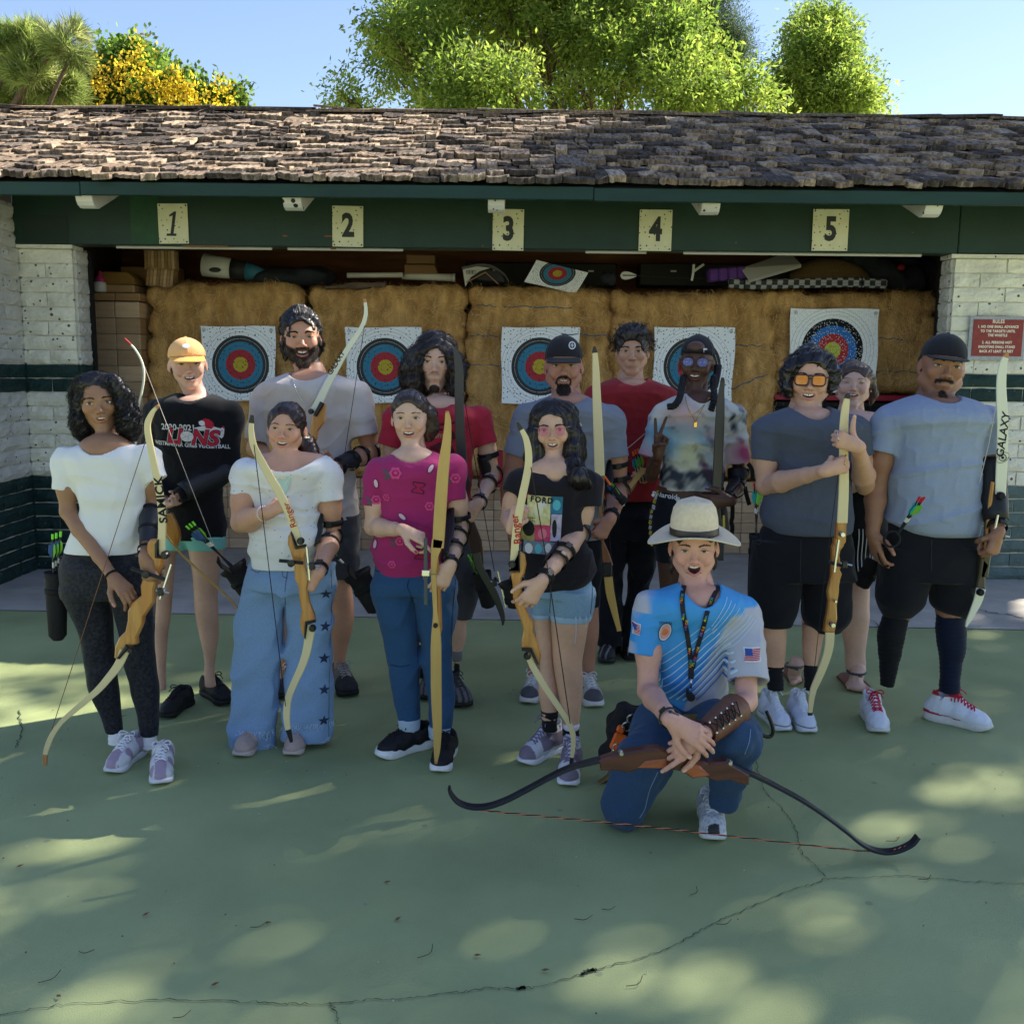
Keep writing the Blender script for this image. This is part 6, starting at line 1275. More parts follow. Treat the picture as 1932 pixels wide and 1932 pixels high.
def fig4():
    f=Figure('girl with a low ponytail in a white dotted blouse and wide pale jeans with stars',4.05,530,1400);f.gaze=(-.001,0)
    f.head(cC(540,1080),cC(538,1278),cC.l(402),yaw=-12,pitch=-2,roll=4,skin=(.46,.25,.165),mouth='smile',lips=(.48,.17,.14),w=1.06,jaw=1.05,eyes=.5,browt=.8,cheeks=1.15,nose=1.1,neck=cC(585,1310,.04),neckr=.050,blush=.45,mw=.92,
           bare=lambda s:(s.ell(f.p(*cC(600,1440),.015),(.20,.085,.10),None,.03),s.cone(f.p(*cC(400,1370),.01),f.p(*cC(800,1370),.01),.045,.045,.04)))
    f.arm(cC(255,1420,0),cC(215,1800,-.02),cC(425,1720,-.25),dict(d=(.80,-.08,.40),n=(.15,1,.05),pose='fist',S=.80,tsign=1,fat=1.08),r=1.12,key='armL',fore=1.1)
    f.arm(cC(885,1420,0),cD(915,230,.03),cD(820,500,-.24),dict(d=(-.55,-.1,-.72),n=(.1,1,-.1),pose='fist',S=.80,tsign=-1,fat=1.08),r=1.02,key='armR',fore=1.05)
    f.body()
    k=lambda r:cC.r(r);d_=lambda r:cD.r(r)
    ro=k([(1312,330,850),(1345,235,905),(1400,215,925),(1470,255,885),(1560,300,820),(1700,320,810),(1800,335,830)])+d_([(60,372,850),(180,352,872),(260,335,860),(330,322,820),(380,345,800),(440,355,795),(455,355,795)])
    sl=[(f.p(*cC(262,1425),0),f.p(*cC(225,1598),-.01),.060,.053),(f.p(*cC(878,1425),0),f.p(*cC(900,1635),-.01),.058,.056)]
    dots=cloth('dotted_blouse',(.66,.68,.76),n=(4,.03),spots=(42,.10,(.16,.18,.36)),trans=.1)
    vneck=lambda s:None
    hp,hax,hr,hs=collar(f,cC(375,1310),cC(800,1330),cC(540,1470),.085)
    f.top('blouse',ro,dots,sl,(hp,hax,hr,hs),fold=.0045,seed=41,dr=.66)
    poly_decal(f,'top',[(-.045,.05),(.05,.055),(.012,-.04),(-.004,-.062)],M('mint_camisole',(.50,.68,.66),.85),cC(533,1510),.0012)
    j=cloth('pale_denim',(.155,.245,.39),weave=300,n=(160,.16),fiber=(1.6,1.6,.5))
    lgL=d_([(430,350,620),(500,320,600),(650,290,590),(800,248,586),(1000,225,575),(1200,210,560),(1400,203,548),(1600,195,530),(1705,200,526)]);lgR=d_([(430,590,940),(500,596,945),(650,590,936),(800,590,920),(1000,590,912),(1200,583,912),(1400,578,910),(1600,555,906),(1655,555,906)])
    f.pants('jeans',[[q+(0,.62) for q in lgL],[q+(0,.62) for q in lgR]],j,hips=d_([(400,362,800),(450,345,935),(520,325,945),(600,305,942)]),fold=.0075,vox=.0075,stretch=(1,1,.35),n=2.4)
    seam(f,[[cD(608,470),cD(600,520),cD(590,600),cD(588,800),cD(580,1100)],[cD(600,450),cD(570,480),cD(575,520),cD(605,530)],[cD(910,470),cD(915,700),cD(900,1100),cD(893,1640)],[cD(350,470),cD(400,490),cD(420,450)]],(.10,.15,.24))
    m_star=M('navy_star',(.018,.03,.07),.8)
    for x,y in ((877,640),(871,867),(863,1090),(864,1310),(861,1525)):poly_decal(f,'pants',[((.024 if i % 2==0 else .0095)*math.sin(i*math.pi/5+.1),(.024 if i % 2==0 else .0095)*math.cos(i*math.pi/5+.1)) for i in range(10)][::-1],m_star,cD(x,y),.003,name='star')
    mb=MB()
    for x0,x1,y in ((195,525,1700),(558,905,1652)):
        for i in range(46):
            x=rng.uniform(x0,x1);p=f.p(*cD(x,y-6),-.20);h=f.bv['pants'].ray_cast(Vector(p)-Vector((0,0,0)),Vector((0,1,0)),.5);q=np.array(h[0]) if h[0] is not None else f.p(*cD(x,y),-.05)
            e=q+[rng.normal(0,.012),-.004,-rng.uniform(.008,.045 if 300<x<450 else .018)];mb.tube(spline([q+[0,0,.006],(q+e)/2+rng.normal(0,.003,3),e],4),.0010,3,False)
    tag(mb.build('frayed_threads',M('denim_thread',(.45,.55,.68),.9),f.root),kind='stuff')
    for toe,a in ((cD(268,1772),-10),(cD(628,1765),-3)):f.shoe(toe,a,L=.245,up=(.38,.29,.26),sole=(.50,.42,.38),lace=(.4,.3,.27),hi=.07,laces=3,W=1.06)
    def vol(s):
        f.cap_hair(s,hl=.074,vol=.4,low=-.045,side=.98);cone_px(f,s,[cC(640,1130,.10,.035),cC(700,1200,.10,.04),cC(745,1270,.07,.036),cC(800,1310,.05,.016)],.02)
    f.hair(vol,(.030,.014,.010),'back',420,.09,thick=.0012,noise=.003,lift=.002,rough=.3);parting(f)
    a=f.p(*cC(215,1800),-.02);b=f.p(*cC(425,1720),-.25);bracelet(f,b+(a-b)*.14,b-a,.030,M('white_bead',(.75,.75,.78),.3))
    a,b=f.p(*cD(915,230),.03),f.p(*cD(820,500),-.24);sh=f.p(*cC(885,1420),0)
    strap_loop(f,'guard_strap',sh+(a-sh)*.78,a-sh,.049,.024);strap_loop(f,'guard_strap',a+(b-a)*.02,b-a,.047,.022);strap_loop(f,'guard_strap',a+(b-a)*.25,b-a,.045,.020)
    strap_panel(f,'arm_guard',sh+(a-sh)*.7,a+(b-a)*.4,.050,.046,-1.2,wd=.6);strap_loop(f,'guard_strap',a+(b-a)*.88,b-a,.031,.020)
    return f
def seam(f,lines,col,key='pants',r=.0022):
    mb=MB()
    for L in lines:
        h=[f.hit(*p,(key,),.0005) for p in spline(L,16)];h=[p for p in h if p is not None]
        if len(h)>3:mb.tube(h,r,4)
    tag(mb.build('seam',M('seam_%d' % int(col[2]*999),col,.9),f.root),kind='stuff')
def parting(f):pass
def bracelet(f,c,ax,r,m,n=22):
    ax=unit(ax);u=unit(np.cross(ax,(.1,.3,1)));v=np.cross(ax,u);mb=MB()
    for k in range(n):a=6.2832*k/n;mb.lathe(c+(u*math.cos(a)+v*math.sin(a))*r,[(.0005,-.0042),(.0042,0),(.0005,.0042)],6)
    return mb.build('bracelet',m,f.root,True)
# ================================================================== PEOPLE 5-9

def rose(f,key,x,z,r,c,m,leaf=None):
    if leaf:
        for a,dx,dz in ((150,-1.6,.1),(210,-1.3,-.7)):poly_decal(f,key,ellp(r*.8,r*.38,10,dx*r,dz*r,a),leaf,c,.0024)
    poly_decal(f,key,[((r*(1+.13*math.cos(a*6)))*math.cos(a),(r*(1+.13*math.cos(a*6)))*math.sin(a)) for a in np.linspace(0,6.28,20,endpoint=False)],m[0],c,.0038)
    poly_decal(f,key,ellp(r*.62,r*.55,12),m[1],c,.0050);poly_decal(f,key,ellp(r*.34,r*.30,10,r*.05,r*.08),m[0],c,.0062)
def fig5():
    f=Figure('smiling woman in a magenta flowered tee and blue jeans with rolled cuffs',4.0,785,1440)
    f.head(cE(440,803),cE(442,1024),cE.l(416),yaw=-7,pitch=1,roll=-1,skin=(.50,.315,.22),mouth='smile',lips=(.50,.13,.13),w=1.02,jaw=.9,brow=(.02,.012,.01),browt=.7,eyes=.7,iris=(.06,.035,.02),neck=cE(470,1080,.03),neckr=.046,blush=.4,nose=.95,browlift=.002,chest=[(f.p(*cE(470,1130),0),(.10,.08,.06),None,.03)])
    f.arm(cE(205,1230,0),cE(165,1640,-.02),cE(400,1665,-.20),dict(d=(.85,-.25,-.30),n=(-.1,.35,-.8),pose='point',S=.92,tsign=-1,nails=(.5,.02,.06)),r=.92,key='armL')
    f.arm(cE(790,1230,0),cE(835,1640,.03),cF_(762,190,-.26),dict(d=(-.45,-.1,-.85),n=(-.1,1,.1),pose='soft',S=.95,tsign=-1,nails=(.5,.02,.06)),r=.90,key='armR');f.body()
    ro=cE.r([(1062,345,625),(1100,260,700),(1150,195,770),(1220,190,800),(1320,215,770),(1480,232,745),(1650,195,735),(1780,155,730),(1880,155,725)])+cF_.r([(130,165,705),(200,178,690),(262,200,640),(290,215,600)])
    mg=(.28,.022,.105)
    f.top('t_shirt',ro,cloth('magenta_tee',mg,n=(5,.07)),[(f.p(*cE(208,1215),0),f.p(*cE(165,1478),-.01),.052,.049),(f.p(*cE(775,1200),0),f.p(*cE(803,1432),-.01),.052,.044)],collar(f,cE(328,1078),cE(618,1058),cE(442,1142),.095),fold=.0035,seed=51,dr=.66)
    pk=(M('rose_pink',(.58,.06,.22),.8),M('rose_dark',(.34,.012,.08),.8));lf=M('print_leaf',(.11,.07,.09),.8);nv=M('print_navy',(.05,.012,.04),.8);wh=M('print_pale_pink',(.62,.42,.48),.8)
    K=f.px(cE.l(1))
    for x,y,r,l in ((338,1226,45,1),(190,1430,36,1),(372,1750,34,1),(800,1265,38,1),(600,1480,34,0),(268,1412,28,0)):rose(f,'top',0,0,r*K,cE(x,y),pk,lf if l else None)
    rose(f,'top',0,0,30*K,cF_(310,190),pk)
    for x,y,a in ((520,1340,80),(540,1850,82)):txt_decal(f,'top','M',115*K,nv,cE(x,y),a,bold=.0035,off=.0040,name='letter');txt_decal(f,'top','M',108*K,pk[1],cE(x,y),a,bold=.0008,off=.0056,name='letter')
    for x,y,a in ((188,1305,100),(390,1560,-40),(610,1190,60),(180,1770,80)):
        poly_decal(f,'top',ellp(38*K,20*K,12,0,0,a),nv,cE(x,y),.0030);poly_decal(f,'top',ellp(32*K,15*K,12,0,0,a),wh,cE(x,y),.0045)
    j=cloth('blue_denim',(.022,.062,.135),weave=300,n=(160,.2),fiber=(1.6,1.6,.5))
    f.pants('jeans',[cF_.r([(330,165,480),(450,172,470),(600,210,498),(800,265,506),(980,288,512),(1150,318,516),(1300,352,522),(1395,362,520)]),cF_.r([(330,455,815),(450,478,812),(600,502,805),(800,545,778),(1000,556,784),(1200,590,790),(1350,602,782),(1455,606,772)])],j,hips=cF_.r([(165,165,800),(240,160,812),(330,158,816),(400,165,812)]),fold=.0050,seed=52)
    seam(f,[[cF_(440,310),cF_(430,360),cF_(450,410),cF_(470,480)],[cF_(160,230),cF_(220,240),cF_(240,200)],[cF_(480,480),cF_(500,700),cF_(512,1000),cF_(505,1340)],[cF_(800,300),cF_(775,600),cF_(765,900)],[cF_(300,960),cF_(380,975),cF_(450,960)]],(.012,.03,.065))
    cu=cloth('pale_denim_cuff',(.30,.38,.48),n=(12,.1))
    for q,rws in enumerate((cF_.r([(1368,356,526),(1455,366,526)]),cF_.r([(1428,590,776),(1520,596,772)]))):f.pants('jean_cuff',[rws],cu,fold=.002,key='x%d' % q,vox=.006)
    for rws in (cF_.r([(1440,400,510),(1540,400,520)]),cF_.r([(1500,640,740),(1590,640,740)])):f.sock(rws,cloth('pale_sock',(.6,.6,.6)))
    rt=lambda L,c:np.where((L[:,1:2]>.122) & (L[:,2:3]<.035),(.45,.04,.07),c)
    f.shoe(cF_(205,1665),-52,L=.285,up=(.010,.010,.012),sole=(.72,.73,.74),lace=(.01,.01,.01),solez=.040,paint=rt);f.shoe(cF_(672,1782),-6,L=.27,up=(.010,.010,.012),sole=(.72,.73,.74),lace=(.01,.01,.01),solez=.036,paint=rt)
    f.hair(lambda s:(f.cap_hair(s,hl=.078,vol=.2,low=-.03,side=.98),cone_px(f,s,[cE(590,780,.09,.04),cE(600,880,.10,.035),cE(598,950,.10,.02)],.02)),(.040,.022,.014),'back',420,.09,thick=.0011,noise=.002,lift=.002,rough=.28)
    a,b=f.p(*cE(835,1640),.03),f.p(*cF_(762,190),-.26);sh=f.p(*cE(790,1230));strap_panel(f,'arm_guard',sh+(a-sh)*.75,b,.050,.036,-1.0,wd=.95)
    for t in (.02,.30,.62):strap_loop(f,'guard_strap',a+(b-a)*t,b-a,.046-.012*t,.020)
    strap_loop(f,'guard_strap',sh+(a-sh)*.80,a-sh,.047,.020);strap_loop(f,'watch',a+(b-a)*.99,b-a,.030,.024)
def fig6():
    f=Figure('man with long wavy dark hair and a red printed tee holding a black bow',4.75,830,1300);bd=beard_mask('chin',(.03,.018,.012),SK['fair'])
    f.head(cE(641,372),cE(648,598),cE.l(425),yaw=-2,pitch=1,roll=1,skin=(.47,.285,.205),mouth='closed',lips=(.46,.19,.15),w=.98,jaw=.95,eyes=.62,browt=1.0,iris=(.05,.035,.02),neck=cE(670,680,.03),neckr=.050,beard=bd,blush=.3,nose=1.0,chest=[(f.p(*cE(680,720),0),(.12,.085,.06),None,.03)])
    beard_hairs(f,bd,(.022,.014,.010),420,.008,.7)
    f.arm(cE(355,830,0),cE(290,1200,.04),cE(400,1500,-.05),None,key='armL');f.arm(cE(1000,820,0),cE(1085,1240,.04),cE(975,1460,-.28),dict(d=(-.55,-.15,-.70),n=(-.1,1,.1),pose='grip',S=.98,tsign=-1),r=.92,key='armR')
    f.legskin(cF_.r([(570,790,925),(620,782,886),(750,780,880),(860,776,850),(950,790,835)]));f.legskin(cF_.r([(570,480,620),(650,490,600),(750,500,590),(900,502,575)]));f.body()
    ro=cE.r([(676,520,830),(706,420,900),(740,340,965),(790,320,1010),(880,350,985),(1000,385,950),(1200,400,925),(1400,400,915),(1560,400,900),(1600,400,900)])
    f.top('t_shirt',ro,cloth('red_tee',(.30,.018,.035),n=(4,.07)),[(f.p(*cE(350,800),0),f.p(*cE(288,1018),-.01),.060,.060),(f.p(*cE(985,800),0),f.p(*cE(1042,1005),-.01),.060,.054)],collar(f,cE(590,676),cE(790,676),cE(690,722),.10),fold=.0045,seed=61,dr=.58)
    dk=M('maroon_print',(.07,.008,.015),.85);K=f.px(cE.l(1))
    for x,y,rx,rz,a in ((700,850,110,10,8),(680,890,70,8,-6),(690,1010,90,22,20),(760,1060,30,60,10),(640,1040,40,12,-30),(720,1120,80,10,5),(770,930,26,40,30)):poly_decal(f,'top',ellp(rx*K,rz*K,14,0,0,a),dk,cE(x,y),.003)
    txt_decal(f,'top','num',60*K,M('tan_print',(.42,.22,.16),.8),cE(655,935),2,bold=.001)
    f.pants('cargo_shorts',[cF_.r([(80,480,700),(300,470,690),(600,470,640)]),cF_.r([(80,700,985),(200,720,988),(300,760,986),(450,785,970),(560,790,940),(605,792,925)])],cloth('charcoal_shorts',(.050,.050,.060)),hips=cF_.r([(-60,480,960),(60,480,980),(160,480,985)]),fold=.006)
    for a,b in ((cF_.r([(852,770,856),(935,772,850)]),cF_.r([(930,788,834),(1070,788,832)])),(cF_.r([(852,498,566),(925,500,560)]),cF_.r([(920,505,555),(1060,510,560)]))):
        f.sock(a,cloth('grey_ribbed_sock',(.13,.13,.135)),'sock_top');f.sock(b,cloth('black_sock',(.012,.012,.014)))
    gy=lambda L,c:np.where((L[:,1:2]>.03) & (np.sin(L[:,0:1]*260)>-.2),(.12,.115,.12),c)
    f.shoe(cF_(872,1283),22,L=.29,up=(.03,.03,.032),sole=(.012,.012,.012),lace=(.05,.05,.05),paint=gy,W=1.1);f.shoe(cF_(560,1225),-8,L=.28,up=(.03,.03,.032),sole=(.012,.012,.012),lace=(.05,.05,.05),paint=gy)
    def vol(s):
        f.cap_hair(s,hl=.070,vol=.8,low=-.05,side=1.02)
        cone_px(f,s,[cE(565,270,.04,.040),cE(500,330,.03,.044),cE(470,430,.02,.048),cE(460,530,.01,.046),cE(490,590,.03,.028)],.03);cone_px(f,s,[cE(735,270,.04,.036),cE(780,340,.03,.036),cE(810,450,.02,.036),cE(810,560,.01,.034),cE(775,610,.0,.018)],.03)
        cone_px(f,s,[cE(640,260,.12,.07),cE(640,560,.12,.08)],.03);s.ell(f.T((0,-.125,-.03)),np.array([.065,.096,.100])*f.S,f.R,.006,'s')
    f.hair(vol,(.018,.011,.009),'down',800,.15,curl=.007,turns=2.2,thick=.0014,noise=.005,seg=18,rough=.42)
    a,b=f.p(*cE(1085,1240),.04),f.p(*cE(975,1460),-.28);sh=f.p(*cE(1000,820))
    strap_loop(f,'guard_strap',sh+(a-sh)*.62,a-sh,.050,.026);strap_panel(f,'arm_guard',sh+(a-sh)*.6,a,.054,.052,-.9,wd=.7)
    for t in (.0,.35,.95):strap_loop(f,'guard_strap',a+(b-a)*t,b-a,.049-.014*t,.022)
def spec(f,half,hw,hz,rim,lens,name='glasses',square=False,rimr=.0013,gap=.5,z0=.003,y0=-.1065,top_only=False,drop=0.0):
    r=None;T=f.T;o=None
    for q in (-1,1):
        pts=[]
        for a in np.linspace(0,6.2832,25):
            ca,sa=math.cos(a),math.sin(a);e=.55 if square else .9;x=half*q+hw*np.sign(ca)*abs(ca)**e;z=z0+hz*np.sign(sa)*abs(sa)**e-(drop if sa<0 else 0)*abs(sa)*1.0;pts.append((x,y0+1.9*(abs(x)-.01)**2*2.6,z))
        P3=[T(p) for p in pts];ln_=MB();c=T((half*q,y0+1.9*(half-.01)**2*2.6,z0));ln_.add([c]+P3,[(0,i+1,i+2) for i in range(24)]);
        fr=MB();fr.tube(P3,rimr*f.S,6,False)
        if q==-1:
            fr.tube([T((-.008,y0+.0005,z0+.003)),T((0,y0-.001,z0+.006)),T((.008,y0+.0005,z0+.003))],rimr*f.S,6)
            if square:fr.tube([T((-.012,y0+.0005,z0+hz*.8)),T((0,y0-.001,z0+hz*.9)),T((.012,y0+.0005,z0+hz*.8))],rimr*f.S,6)
        e=half+hw;fr.tube([T((q*e,y0+.014,z0+hz*.55)),T((q*.079*f.w,-.05,z0+.012)),T((q*.083*f.w,.005,z0+.008))],rimr*.9*f.S,5)
        fo=fr.build(name if o is None else 'frame',rim,f.root if o is None else o,True);o=o or fo
        ln_.build('lens',lens,o,False)
    return o
def fig7():
    f=Figure('young woman with long dark hair, pink glasses, black graphic tee and denim shorts',3.95,1045,1440)
    f.head(cG(482,893),cG(490,1106),cG.l(415),yaw=-3,pitch=2,roll=-3,skin=(.50,.30,.205),mouth='smile',lips=(.48,.18,.16),w=1.06,jaw=1.05,browt=1.2,eyes=.75,cheeks=1.15,neck=cG(505,1180,.04),neckr=.050,blush=.35,mw=.85,chest=[(f.p(*cG(500,1230),.005),(.12,.085,.07),None,.03)])
    f.arm(cG(220,1320,.02),cG(150,1560,.04),cG(175,1640,-.28),dict(d=(.35,-.05,.9),n=(.25,1,0),pose='fist',S=.88,tsign=-1),r=.88,key='armL')
    f.arm(cG(745,1320,.0),cG(690,1680,.0),cH(400,320,-.34),dict(d=(-.55,-.05,-.80),n=(-.1,1,.0),pose='drape',S=.98,tsign=-1,spread=1.5),r=.95,key='armR')
    fl_=lambda r:[q+(-.02,) for q in r]
    f.legskin(cH.r([(540,325,470),(620,338,464),(800,365,476),(900,384,482),(1000,384,495),(1150,372,520),(1300,396,522),(1380,400,520)]));f.legskin(cH.r([(540,470,785),(620,468,765),(800,478,735),(950,486,712),(1100,508,718),(1200,530,714),(1300,550,702),(1400,566,690),(1470,566,688)]));f.body()
    ro=cG.r([(1175,390,590),(1210,300,700),(1260,235,780),(1320,215,800),(1400,235,760),(1550,245,735),(1700,240,740),(1800,236,770)])+cH.r([(80,240,795),(160,245,812),(240,252,815),(300,262,790),(360,285,720),(390,300,640)])
    f.top('t_shirt',ro,cloth('black_tee',(.016,.014,.018),n=(5,.15)),[(f.p(*cG(232,1300),.02),f.p(*cG(178,1392),.0),.054,.050),(f.p(*cG(750,1310),0),f.p(*cG(745,1478),-.01),.058,.064)],collar(f,cG(400,1190),cG(590,1200),cG(490,1255),.10),fold=.0045,seed=71,dr=.62)
    k=f.px(cG.l(1));cen=(400,1610)
    for n_,x0,x1,y0,y1,col in (('a',290,465,1400,1620,(.66,.60,.28)),('b',468,560,1405,1535,(.03,.16,.24)),('c',245,345,1560,1740,(.30,.26,.08)),('d',347,468,1622,1745,(.50,.05,.13)),('e',470,550,1540,1745,(.42,.38,.50)),('f',240,515,1748,1845,(.16,.20,.26))):
        grid_decal(f,'top',(x1-x0)*k,(y1-y0)*k,M('album_panel_'+n_,col,.7,noise=(30,.3)),cG((x0+x1)/2,(y0+y1)/2),.0030,-2)
    for x,y,rx,rz,m_ in ((375,1500,38,60,M('pale_yellow',(.75,.70,.45),.7)),(300,1650,45,60,p_blk),(515,1470,30,40,M('cyan_print',(.10,.42,.50),.7)),(498,1650,18,70,p_blk),(405,1690,34,40,M('rose_print',(.62,.16,.24),.7)),(300,1800,30,40,p_white),(375,1805,26,38,M('cyan_print')),(450,1800,26,36,p_white),(410,1460,30,24,p_white)):poly_decal(f,'top',ellp(rx*k,rz*k,14),m_,cG(x,y),.0050)
    txt_decal(f,'top','FORD',62*k,p_blk,cG(400,1432),-4,bold=.0012,off=.0070,squash=.9,space=1.25);txt_decal(f,'top','A',50*k,p_red,cG(298,1400),0,bold=.001)
    dn=cloth('light_denim',(.17,.27,.36),weave=300,n=(160,.2),fiber=(1.6,1.6,.5))
    f.pants('denim_shorts',[cH.r([(400,300,478),(500,318,470),(575,328,464)]),cH.r([(380,470,800),(480,466,806),(560,464,795),(612,466,775)])],dn,hips=cH.r([(250,262,812),(330,270,812),(420,290,808)]),fold=.0035,seed=72)
    seam(f,[[cH(470,400),cH(466,480),cH(462,560)],[cH(785,300),cH(790,420),cH(775,570)],[cH(270,370),cH(330,380),cH(350,350)]],(.07,.11,.15));cf=cloth('denim_shorts_cuff',(.26,.38,.50),n=(12,.1))
    for q,r_ in enumerate((cH.r([(566,322,468),(605,330,466)]),cH.r([(562,461,798),(618,464,776)]))):f.pants('short_cuff',[r_],cf,fold=.0015,key='y%d' % q,vox=.006)
    mb=MB()
    for x,y,L in ((660,612,.10),(663,608,.03),(740,600,.04),(700,610,.02),(770,590,.02),(690,605,.015)):q=f.hit(*cH(x,y),('y1','pants'));q=q if q is not None else f.p(*cH(x,y),-.1);mb.tube([q+[0,0,.01],q+[.004,-.006,-L*.4],q+[0,-.004,-L]],.0015,4)
    mb.build('frayed_threads',M('denim_thread'),f.root)
    bs=cloth('black_sock',(.012,.012,.014));ws=cloth('lilac_white_sock',(.55,.52,.68));f.sock(cH.r([(1312,396,526),(1470,405,520)]),bs);f.sock(cH.r([(1448,558,690),(1560,562,685)]),bs);f.sock(cH.r([(1404,560,692),(1450,558,690)]),ws,'sock_top')
    pt=lambda L,c:np.where((L[:,1:2]>.100) | ((np.abs(L[:,0:1])>.018) & (L[:,1:2]<.05) & (L[:,2:3]<.10) & (L[:,2:3]>.045)) | (L[:,1:2]<-.09),(.19,.155,.20),c)
    f.shoe(cH(248,1715),-42,L=.275,up=(.56,.56,.60),sole=(.70,.70,.76),lace=(.19,.16,.27),hi=.125,paint=pt,laces=8);f.shoe(cH(598,1888),-8,L=.262,up=(.56,.56,.60),sole=(.70,.70,.76),lace=(.19,.16,.27),hi=.125,paint=pt,laces=8)
    def vol(s):
        f.cap_hair(s,hl=.068,vol=1.0,low=-.05,side=1.04)
        cone_px(f,s,[cG(400,800,.05,.045),cG(355,950,.04,.038),cG(350,1100,.03,.036),cG(345,1230,.0,.032),cG(330,1330,-.06,.018)],.02);cone_px(f,s,[cG(590,800,.05,.05),cG(635,950,.04,.042),cG(640,1080,.03,.042),cG(645,1190,-.03,.040),cG(690,1270,-.09,.032),cG(770,1320,-.09,.012)],.03);cone_px(f,s,[cG(490,820,.12,.08),cG(500,1150,.12,.08)],.03)
        s.ell(f.T((0,-.125,-.035)),np.array([.070,.098,.107])*f.S,f.R,.006,'s')
    f.hair(vol,(.014,.009,.008),'down',650,.20,thick=.0013,noise=.004,seg=10,lift=.003,rough=.3)
    spec(f,.034,.0235,.0205,M('thin_gold_rim',(.55,.38,.25),.3,.5,metal=.8),M('pink_lens',(.55,.06,.22),.08,.6,alpha=.45),rimr=.0010,drop=.002)
    a,b=f.p(*cG(690,1680)),f.p(*cH(400,320),-.34)
    for t in (.02,.42,.60):strap_loop(f,'guard_strap',a+(b-a)*t,b-a+rng.normal(0,.03,3),.048-.014*t,.024)
    strap_panel(f,'arm_guard',a+(b-a)*.35,a+(b-a)*.75,.044,.038,-1.6,wd=.6);strap_loop(f,'guard_strap',a+(b-a)*.93,b-a,.033,.034)
def fig8():
    f=Figure('man with a goatee, black cap and grey tee standing behind the woman with pink glasses',4.75,1045,1300);bd=beard_mask('goatee',(.018,.012,.009),SK['tan'])
    f.head(cG(569,400),cG(574,628),cG.l(412),yaw=0,pitch=1,roll=-1,skin=(.34,.165,.11),mouth='grin',open_=.2,lips=(.36,.14,.11),w=1.02,jaw=1.15,eyes=.55,browt=1.2,neck=cG(600,660,.03),neckr=.060,beard=bd,blush=.35,nose=1.15,chest=[(f.p(*cG(605,700),0),(.13,.085,.06),None,.03)])
    beard_hairs(f,bd,(.016,.010,.008),1300,.011)
    f.arm(cG(280,830,0),cG(150,1340,.04),cG(185,1720,-.02),dict(d=(.1,-.1,-1),n=(.6,.6,0),pose='soft',tsign=1),r=1.15,key='armL');f.arm(cG(940,830,0),cG(1000,1350,.04),cG(925,1580,-.30),dict(d=(-.5,-.05,-.8),n=(-.1,1,.1),pose='grip',tsign=-1,S=1.0),r=1.15,key='armR')
    f.legskin(cH.r([(460,700,835),(550,702,838),(700,706,842),(850,708,822),(1000,716,806),(1060,716,806)]));f.legskin(cH.r([(500,360,480),(700,350,460),(850,330,430),(1000,290,360),(1080,290,350)]));f.body()
    ro=cG.r([(636,460,750),(670,360,830),(710,280,910),(770,250,960),(860,265,945),(1000,290,915),(1300,270,895),(1550,265,885),(1720,280,880)])
    f.top('t_shirt',ro,cloth('slate_tee',(.155,.17,.21),n=(4,.06)),[(f.p(*cG(290,820),0),f.p(*cG(210,1095),-.01),.070,.068),(f.p(*cG(925,820),0),f.p(*cG(965,1105),-.01),.070,.066)],collar(f,cG(470,636),cG(738,632),cG(605,705),.105),fold=.0045,seed=81,dr=.6)
    for x,y in ((686,842),(678,856),(694,856)):poly_decal(f,'top',ellp(.009,.009,8),p_white,cG(x,y),.003)
    f.pants('shorts',[cH.r([(-350,300,560),(0,310,560),(400,330,540),(500,340,520)]),cH.r([(-350,560,860),(0,600,868),(300,640,860),(480,670,850),(510,680,845)])],cloth('black_shorts',(.010,.010,.013)),hips=cH.r([(-420,300,860),(-300,300,862)]))
    for r_ in (cH.r([(1020,712,800),(1080,712,800)]),cH.r([(1020,288,352),(1080,290,352)])):f.sock(r_,cloth('white_sock',(.6,.6,.6)))
    pt=lambda L,c:np.where((L[:,1:2]>.085) | ((L[:,1:2]<.045) & (np.abs(L[:,0:1])>.020) & (L[:,2:3]<.075)),(.085,.082,.09),c)
    f.shoe(cH(815,1284),9,L=.285,up=(.42,.40,.39),sole=(.60,.58,.55),lace=(.7,.7,.68),paint=pt,solez=.036,W=1.05);f.shoe(cH(288,1254),-14,L=.28,up=(.42,.40,.39),sole=(.60,.58,.55),lace=(.7,.7,.68),paint=pt,solez=.036)
    f.hair(lambda s:f.cap_hair(s,hl=.06,vol=-2,low=-.035),BLK,'down',60,.02,region=lambda L:L[:,2]<.01);cap(f,(.018,.018,.022),hi=1.12,brimw=.85);tk=f.T
    link_mesh('cap_emblem',*disc_on(f,'cap',(.036,-.08,.088),.017,.019),p_white,f.root);V,F=disc_on(f,'cap',(.036,-.08,.088),.012,.014);link_mesh('cap_emblem',V+f.R @ np.array([0,-.001,0]),F,M('cap_black',(.018,.018,.022)),f.root)
    for rx,rz in ((.002,.013),(.011,.002)):V,F=disc_on(f,'cap',(.036,-.08,.088),rx,rz,8);link_mesh('cap_emblem',V+f.R @ np.array([0,-.002,0]),F,p_white,f.root)
    a,b=f.p(*cG(1000,1350),.04),f.p(*cG(925,1580),-.30);sh=f.p(*cG(940,830))
    for t in (.62,.82):strap_loop(f,'guard_strap',sh+(a-sh)*t,a-sh,.058,.024)
    strap_loop(f,'guard_strap',a+(b-a)*.08,b-a,.054,.026);strap_panel(f,'arm_guard',sh+(a-sh)*.6,a+(b-a)*.3,.060,.054,-1.5,wd=.6);strap_loop(f,'watch',a+(b-a)*.92,b-a,.036,.032)
